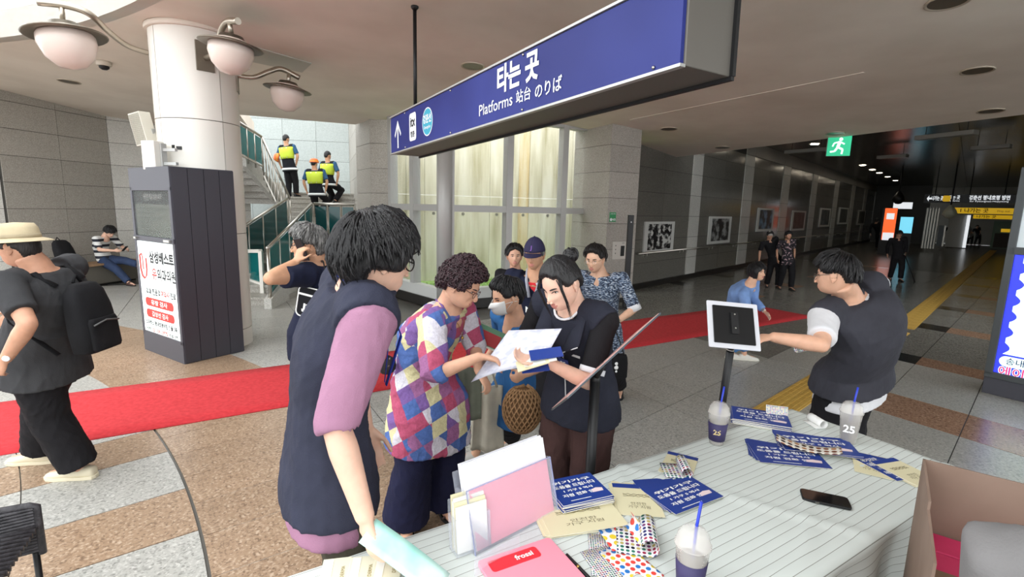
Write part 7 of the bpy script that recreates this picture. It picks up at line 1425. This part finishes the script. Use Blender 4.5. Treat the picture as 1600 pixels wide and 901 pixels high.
# booklets in the bun woman's hand
for k, (px, py, Yq, ang, lab) in enumerate(((832, 566, 1.90, 20, 'cream booklet fanned lowest'), (843, 560, 1.91, 12, 'white booklet fanned in the middle'), (853, 552, 1.92, 4, 'blue booklet fanned on top'))):
    M = frame(atY(px, py, Yq), V3(.93, .05, .30 - .08 * k), V3(-.15, .9, .25)); s = MB(); s.box((0, 0, 0), (.13, .07, .004), M); o = s.build('held_booklet', (LC, LWH, LB)[k]); tag(o, lab + ' in the hand of the bun-haired woman', 'booklet', 'booklets in hand')
s = MB(); M = frame(atY(836, 574, 1.90), V3(.95, .1, .1), V3(-.1, .9, .4)); s.box((0, 0, 0), (.11, .05, .003), M); tag(s.build('held_leaflet', LB), 'dark blue leaflet under the booklets in her hand', 'leaflet')
# red and green book held by the masked woman
M = frame(atY(760, 524, 2.62), V3(.85, -.1, -.35), V3(.3, .1, .9)); t = thing('held_book', M.translation, 'red and green book held by the masked woman', 'book'); s = MB(); s.box((0, 0, 0), (.19, .10, .012), M); s.build('cover', mat('book_green', (92, 134, 104), .5), t); s = MB(); s.box((0, -.01, .007), (.16, .07, .003), M); s.build('front_panel', mat('book_red', (166, 44, 50), .5), t); s = MB(); s.box((0, -.056, 0), (.185, .01, .010), M); s.build('page_block', PAGE, t)
# ============================================================ stands behind the table
sp_ = atY(1127, 640, 2.52); t = thing('tablet_stand', (sp_.x, sp_.y, 0), 'black floor stand with a white-framed tablet seen from behind', 'stand'); tp_ = atY(1146, 520, 2.42)
s = MB(); s.tube([(sp_.x - .01, sp_.y + .03, .02), (sp_.x, sp_.y, sp_.z), atY(1141, 548, 2.43)], .019, 14); s.tube([atY(1141, 548, 2.43), tp_], .015, 12); s.build('pole', BLACKP, t); ringband(atY(1140.5, 546, 2.43), V3(.1, -.1, 1), .019, .006, STEEL, 'collar', t, .002)
s = MB(); s.lathe([(.16, 0), (.16, .012), (.03, .02)], 28, Matrix.Translation((sp_.x - .01, sp_.y + .03, 0))); s.build('foot_plate', BLACKP, t)
q = [atY(1099, 539, 2.36), atY(1171, 573, 2.40), atY(1197, 482, 2.40), atY(1114, 475, 2.36)]; q = [atY(1098, 534, 2.33), atY(1173, 543, 2.33), atY(1199, 481, 2.43), atY(1114, 475, 2.43)]
ctr = sum(q, Vector()) / 4; xd = (q[1] - q[0] + q[2] - q[3]) / 2; yd = (q[3] - q[0] + q[2] - q[1]) / 2; Mf = frame(ctr, xd, yd); fw_, fh_ = xd.length, yd.length * 1.08
s = MB(); s.prism(rrect(fw_, fh_, .006), -.008, 0, Mf); s.build('frame_panel', mat('frame_white', (206, 206, 212), .4), t, .002); s = MB(); s.prism(rrect(fw_ * .80, fh_ * .80, .004), 0, .006, Mf); bp_ = s.build('back_cover', mat('tablet_black', (18, 18, 20), .35), t, .001); s = MB(); s.beam(Mf @ V3(0, -fh_ * .2, .012), Mf @ V3(0, fh_ * .25, .012), .035, .012, up=Mf.to_3x3() @ V3(0, 0, 1)); s.build('bracket', BLACKP, bp_)
for y in (-.02, .05): s = MB(); s.ball(Mf @ V3(0, y, .02), .004); s.build('screw', STEEL, bp_)
# panel stand seen edge on
a0, a1 = atY(873, 632, 1.80), atY(1008, 509, 1.98); t = thing('panel_stand', at(925, 745, .0), 'dark poster panel on a black post, seen edge-on', 'stand'); pc_ = atY(930, 592, 1.94); t.location = (pc_.x, pc_.y, 0)
vw = ((a0 + a1) / 2 - CAM).normalized(); Mp = frame((a0 + a1) / 2, a1 - a0, vw + UP * .014 - V3(.014, 0, 0)); LPn = (a1 - a0).length
s = MB(); s.box((0, 0, 0), (LPn, .36, .006), Mp); s.build('panel', mat('panel_grey', (74, 82, 88), .25), t); s = MB(); s.box((0, 0, .004), (LPn - .01, .35, .002), Mp); s.build('poster', mat('panel_pink', (214, 170, 162), .4), t)
s = MB(); s.tube([(pc_.x, pc_.y, .01), pc_], .021, 12); s.build('pole', BLACKP, t); s = MB(); s.tube([pc_, (a0 + a1) / 2], .012, 10); s.ball(pc_, .022); s.build('swivel', BLACKP, t); s = MB(); s.lathe([(.15, 0), (.15, .012), (.03, .02)], 28, Matrix.Translation((pc_.x, pc_.y, 0))); s.build('foot_plate', BLACKP, t)
# ============================================================ cardboard box with pink packets
CB = noisy('cardboard', [(.3, (122, 98, 78)), (.7, (142, 118, 96))], 6, .8, .1, stretch=(1, 1, 4)); CBI = noisy('cardboard_inside', [(.3, (126, 104, 90)), (.7, (144, 122, 108))], 4, .8)
bt = .95; k0 = at(1442, 716, bt); k0.z = 0; ex = V3(.8, -.6, 0); ey = V3(-.6, -.8, 0)      # along the far side to the right / towards the camera
bw, bd = .40, .56; t = thing('cardboard_box', k0 + ex * bw / 2 + ey * bd / 2 + UP * .5, 'open cardboard box with pink packets in front of the table', 'box')
MBx = frame(k0, ex, -ey)         # x right, y away, z up
def bxw(x0, x1, y0, y1, z0, z1, nm, m=CB): return slab(MBx, x0, x1, y0, y1, z0, z1, nm, m, t)
bxw(0, bw, -.006, 0, .5, bt, 'far_wall', CBI); bxw(0, .006, -.30, 0, .5, bt, 'left_wall', CBI); bxw(0, .006, -bd, -.30, .5, bt - .025, 'left_wall', CBI); bxw(bw - .006, bw, -bd, 0, .5, bt - .1, 'right_wall', CBI); bxw(0, bw, -bd, -bd + .006, .5, bt - .16, 'near_wall'); bxw(0, bw, -bd, 0, .495, .502, 'box_floor')
bxw(.008, bw - .008, -bd + .01, -.245, .728, .734, 'inner_flap')
s = MB(); s.box((bw / 2, -bd / 2, .475), (bw * .95, bd * .8, .04), MBx); st_ = thing('support_stool', k0 + ex * bw / 2 + ey * bd / 2, 'low grey stool added as a support under the cardboard box', 'stool'); s.build('seat', mat('stool_grey', (110, 108, 104), .6), st_)  # stool added to hold the box up at its chosen height
for x in (.06, bw - .06):
    for y in (-.1, -bd + .1): s = MB(); s.tube([MBx @ V3(x, y, .46), MBx @ V3(x, y, 0)], .014, 8); s.build('leg', STEEL_M, st_)
PINKB = noisy('packet_pink', [(.3, (196, 44, 92)), (.7, (220, 62, 110))], 5, .5)
for i in range(3):
    for j in range(2): s = MB(); s.box((.072 + i * .128, -.066 - j * .115, .502 + .11), (.12, .108, .22), MBx); o = s.build('pink_packet', PINKB, None, .004); tag(o, 'deep pink packet standing in the cardboard box', 'packet', 'pink packets in the box')
# ============================================================ bags
P = BW; wb = atY(816, 634, 2.62); t = thing('woven_bag', wb - UP * .14, 'tan woven net bag hanging from the hand of the masked woman', 'bag'); ROPE = noisy('rope_tan', [(.3, (140, 106, 72)), (.7, (180, 142, 102))], 60, .85, .4, bscale=300); s = MB(); s.ball(wb - UP * .02, (.105, .07, .135), 20, 12); s.build('lining', mat('bag_lining', (104, 76, 50), .9), t)
s = MB()
for k in range(22):
    for sg in (-1, 1):
        pts = []
        for i in range(14): th = .45 + i / 13 * 2.5; a = 2 * math.pi * k / 22 + sg * i * .14; pts.append(wb - UP * .02 + V3(.110 * math.sin(th) * math.cos(a), .074 * math.sin(th) * math.sin(a), .140 * math.cos(th)))
        s.tube(pts, .0045, 5)
s.build('netting', ROPE, t); hnd = P.wr['L'] + V3(0, 0, -.06); s = MB()
for x in (-.045, .045): s.tube([wb + V3(x * 1.3, 0, .09), wb.lerp(hnd, .6) + V3(x * .9, 0, .03), hnd + V3(x * .15, 0, 0)], [.012, .010, .009], 8)
s.build('handle', ROPE, t)
P = PB; hb_ = atY(966, 572, 3.72); hw_ = P.wr['L'] - UP * .05; t = thing('handbag', hb_ - UP * .1, 'black handbag with a white charm in the hand of the woman in patterned blouse', 'bag'); s = MB(); loft(s, [(hb_ + UP * z, V3(.8, .6, 0), V3(-.6, .8, 0), .085 * a, .045 * a) for z, a in ((-.10, .9), (-.09, 1), (.02, 1), (.07, .92), (.09, .8))], 18, 3.0); s.build('bag_body', cloth('handbag_black', (26, 25, 28)), t)
for x in (-.045, .045): s = MB(); s.tube([hb_ + V3(x, 0, .08), hb_.lerp(hw_, .5) + V3(x * .8, 0, .03), hw_ + V3(x * .2, 0, .0)], .005, 6); s.build('handle', BLACKP, t)
s = MB(); s.ball(hb_ + V3(-.03, -.06, .04), .014); s.ball(hb_ + V3(-.03, -.06, .01), .018); s.ball(hb_ + V3(-.03, -.06, -.02), .012); s.build('charm', PRW, t)
tb = atY(762, 655, 2.74); t = thing('tote_bag', tb - UP * .2, 'cream cloth tote bag hanging between the two women', 'bag'); s = MB(); s.sheet(lambda a, c: tb + V3((a - .5) * .16 * (1.1 - .2 * c), .02 * math.sin(a * 9), (c - .5) * .40), 12, 10, thick=.02); s.build('bag_body', cloth('tote_cream', (206, 200, 184)), t); s = MB(); s.tube([tb + V3(-.05, 0, .2), tb + V3(0, .0, .36), tb + V3(.05, 0, .2)], .008, 6); s.build('handle', cloth('tote_cream', (206, 200, 184)), t)
tg = atY(734, 615, 2.62); t = thing('tote_bag', tg - UP * .16, 'grey-green cloth tote bag at the side of the elderly woman', 'bag'); s = MB(); s.sheet(lambda a, c: tg + V3((a - .5) * .13, .015 * math.sin(a * 8), (c - .5) * .30), 10, 8, thick=.02); s.build('bag_body', cloth('tote_green', (134, 140, 124)), t); s = MB(); s.tube([tg + V3(-.04, 0, .15), tg + V3(0, -.0, .28), tg + V3(.04, 0, .15)], .007, 6); s.build('handle', cloth('tote_green', (134, 140, 124)), t)
# pink pouch dangling behind the young man
pp = atY(598, 548, 2.3); t = thing('pink_pouch', pp, 'pink pouch on a dark patterned bag showing behind the young man', 'pouch'); s = MB(); s.ball(pp, (.028, .02, .045)); s.build('pouch_body', cloth('pouch_pink', (196, 96, 120)), t); s = MB(); s.ball(pp + V3(.01, .02, -.075), (.05, .03, .05)); s.build('bag_part', spot_mat('bag_spots', (36, 30, 32), (36, 30, 32), (150, 130, 130), 60, .6, .66), t); s = MB(); s.tube([pp + UP * .04, pp + V3(-.015, .02, .16), pp + V3(0, .02, .28)], .006, 6); s.build('strap', BLACKP, t)
# rolled sheet in the hand of the man at the right
hr = atY(1257, 539, 2.90); sheet_obj('rolled_leaflet', 'rolled dotted sheet in the right hand of the man in charcoal vest', frame(hr, V3(-.1, -.2, 1), V3(-.95, -.2, .1)), .16, .15, STAR, roll(.024, .16, .15, 1.0), 'rolled sheet', None, .0006, 30, 4)
# ============================================================ wicker chair at the lower left
WK = noisy('wicker_black', [(.3, (36, 34, 38)), (.7, (70, 68, 72))], 40, .45, .3, bscale=200); c0 = atY(57, 790, 1.75); cd = V3(-.82, -.42, 0).normalized(); cf = Vector((cd.y, -cd.x, 0))
t = thing('wicker_chair', V3(c0.x, c0.y, 0) + cd * .22, 'black wicker chair at the lower left corner', 'chair'); CH = c0.z; cn = cf if cf.dot(V3(-1, -1, 0)) > 0 else -cf
for k in range(15):
    z = CH - .008 - k * .0125; s = MB(); s.tube([V3(c0.x, c0.y, z) + cd * (.44 * u) + cn * (.02 * math.sin(math.pi * u)) for u in (0, .02, .25, .5, .75, .98, 1)], [(.0075, .009)] * 7, 8, side=UP); s.build('woven_strand', WK, t)
s = MB(); s.tube([V3(c0.x, c0.y, CH - .2) + cd * .0, V3(c0.x, c0.y, CH) , V3(c0.x, c0.y, CH + .006) + cd * .02, V3(c0.x, c0.y, CH + .008) + cd * .42, V3(c0.x, c0.y, CH) + cd * .44, V3(c0.x, c0.y, CH - .2) + cd * .44], .013, 10); s.build('back_frame', WK, t)
for u in (.02, .42): s = MB(); s.tube([V3(c0.x, c0.y, CH - .19) + cd * u, V3(c0.x, c0.y, 0) + cd * u], .011, 8); s.build('rear_leg', BLACKP, t); s = MB(); s.tube([V3(c0.x, c0.y, .43) + cd * u + cn * .42, V3(c0.x, c0.y, 0) + cd * u + cn * .44], .011, 8); s.build('front_leg', BLACKP, t)
for k in range(16): s = MB(); a = V3(c0.x, c0.y, .44) + cn * (.01 + k * .027); s.tube([a, a + cd * .44], (.012), 6, flat=.5); s.build('seat_strand', WK, t)
# ============================================================ sleeve of someone standing close by at the lower right
SL_ = cloth('sleeve_grey', (118, 116, 116), .93, .15)
P = Person('grey sleeve of a person cut off by the lower right corner', 1.60, V3(1.04, .48, .85), V3(1.00, .50, 1.35), 330, handL=V3(.72, .58, 1.01), poleL=V3(-.6, .7, .15), vox=.0095, skin_rgb=(222, 172, 146))
P.finish(); P.top(SL_, hem=-.3, sleeve=1.9, loose=1.2, sl=1.75, name='grey_shirt'); P.trousers(C_BLACK); P.shoes(S_DARK, S_SOLE); P.hair(HAIR_BLACK, locks=60)
bpy.data.scenes.remove(SCRATCH)
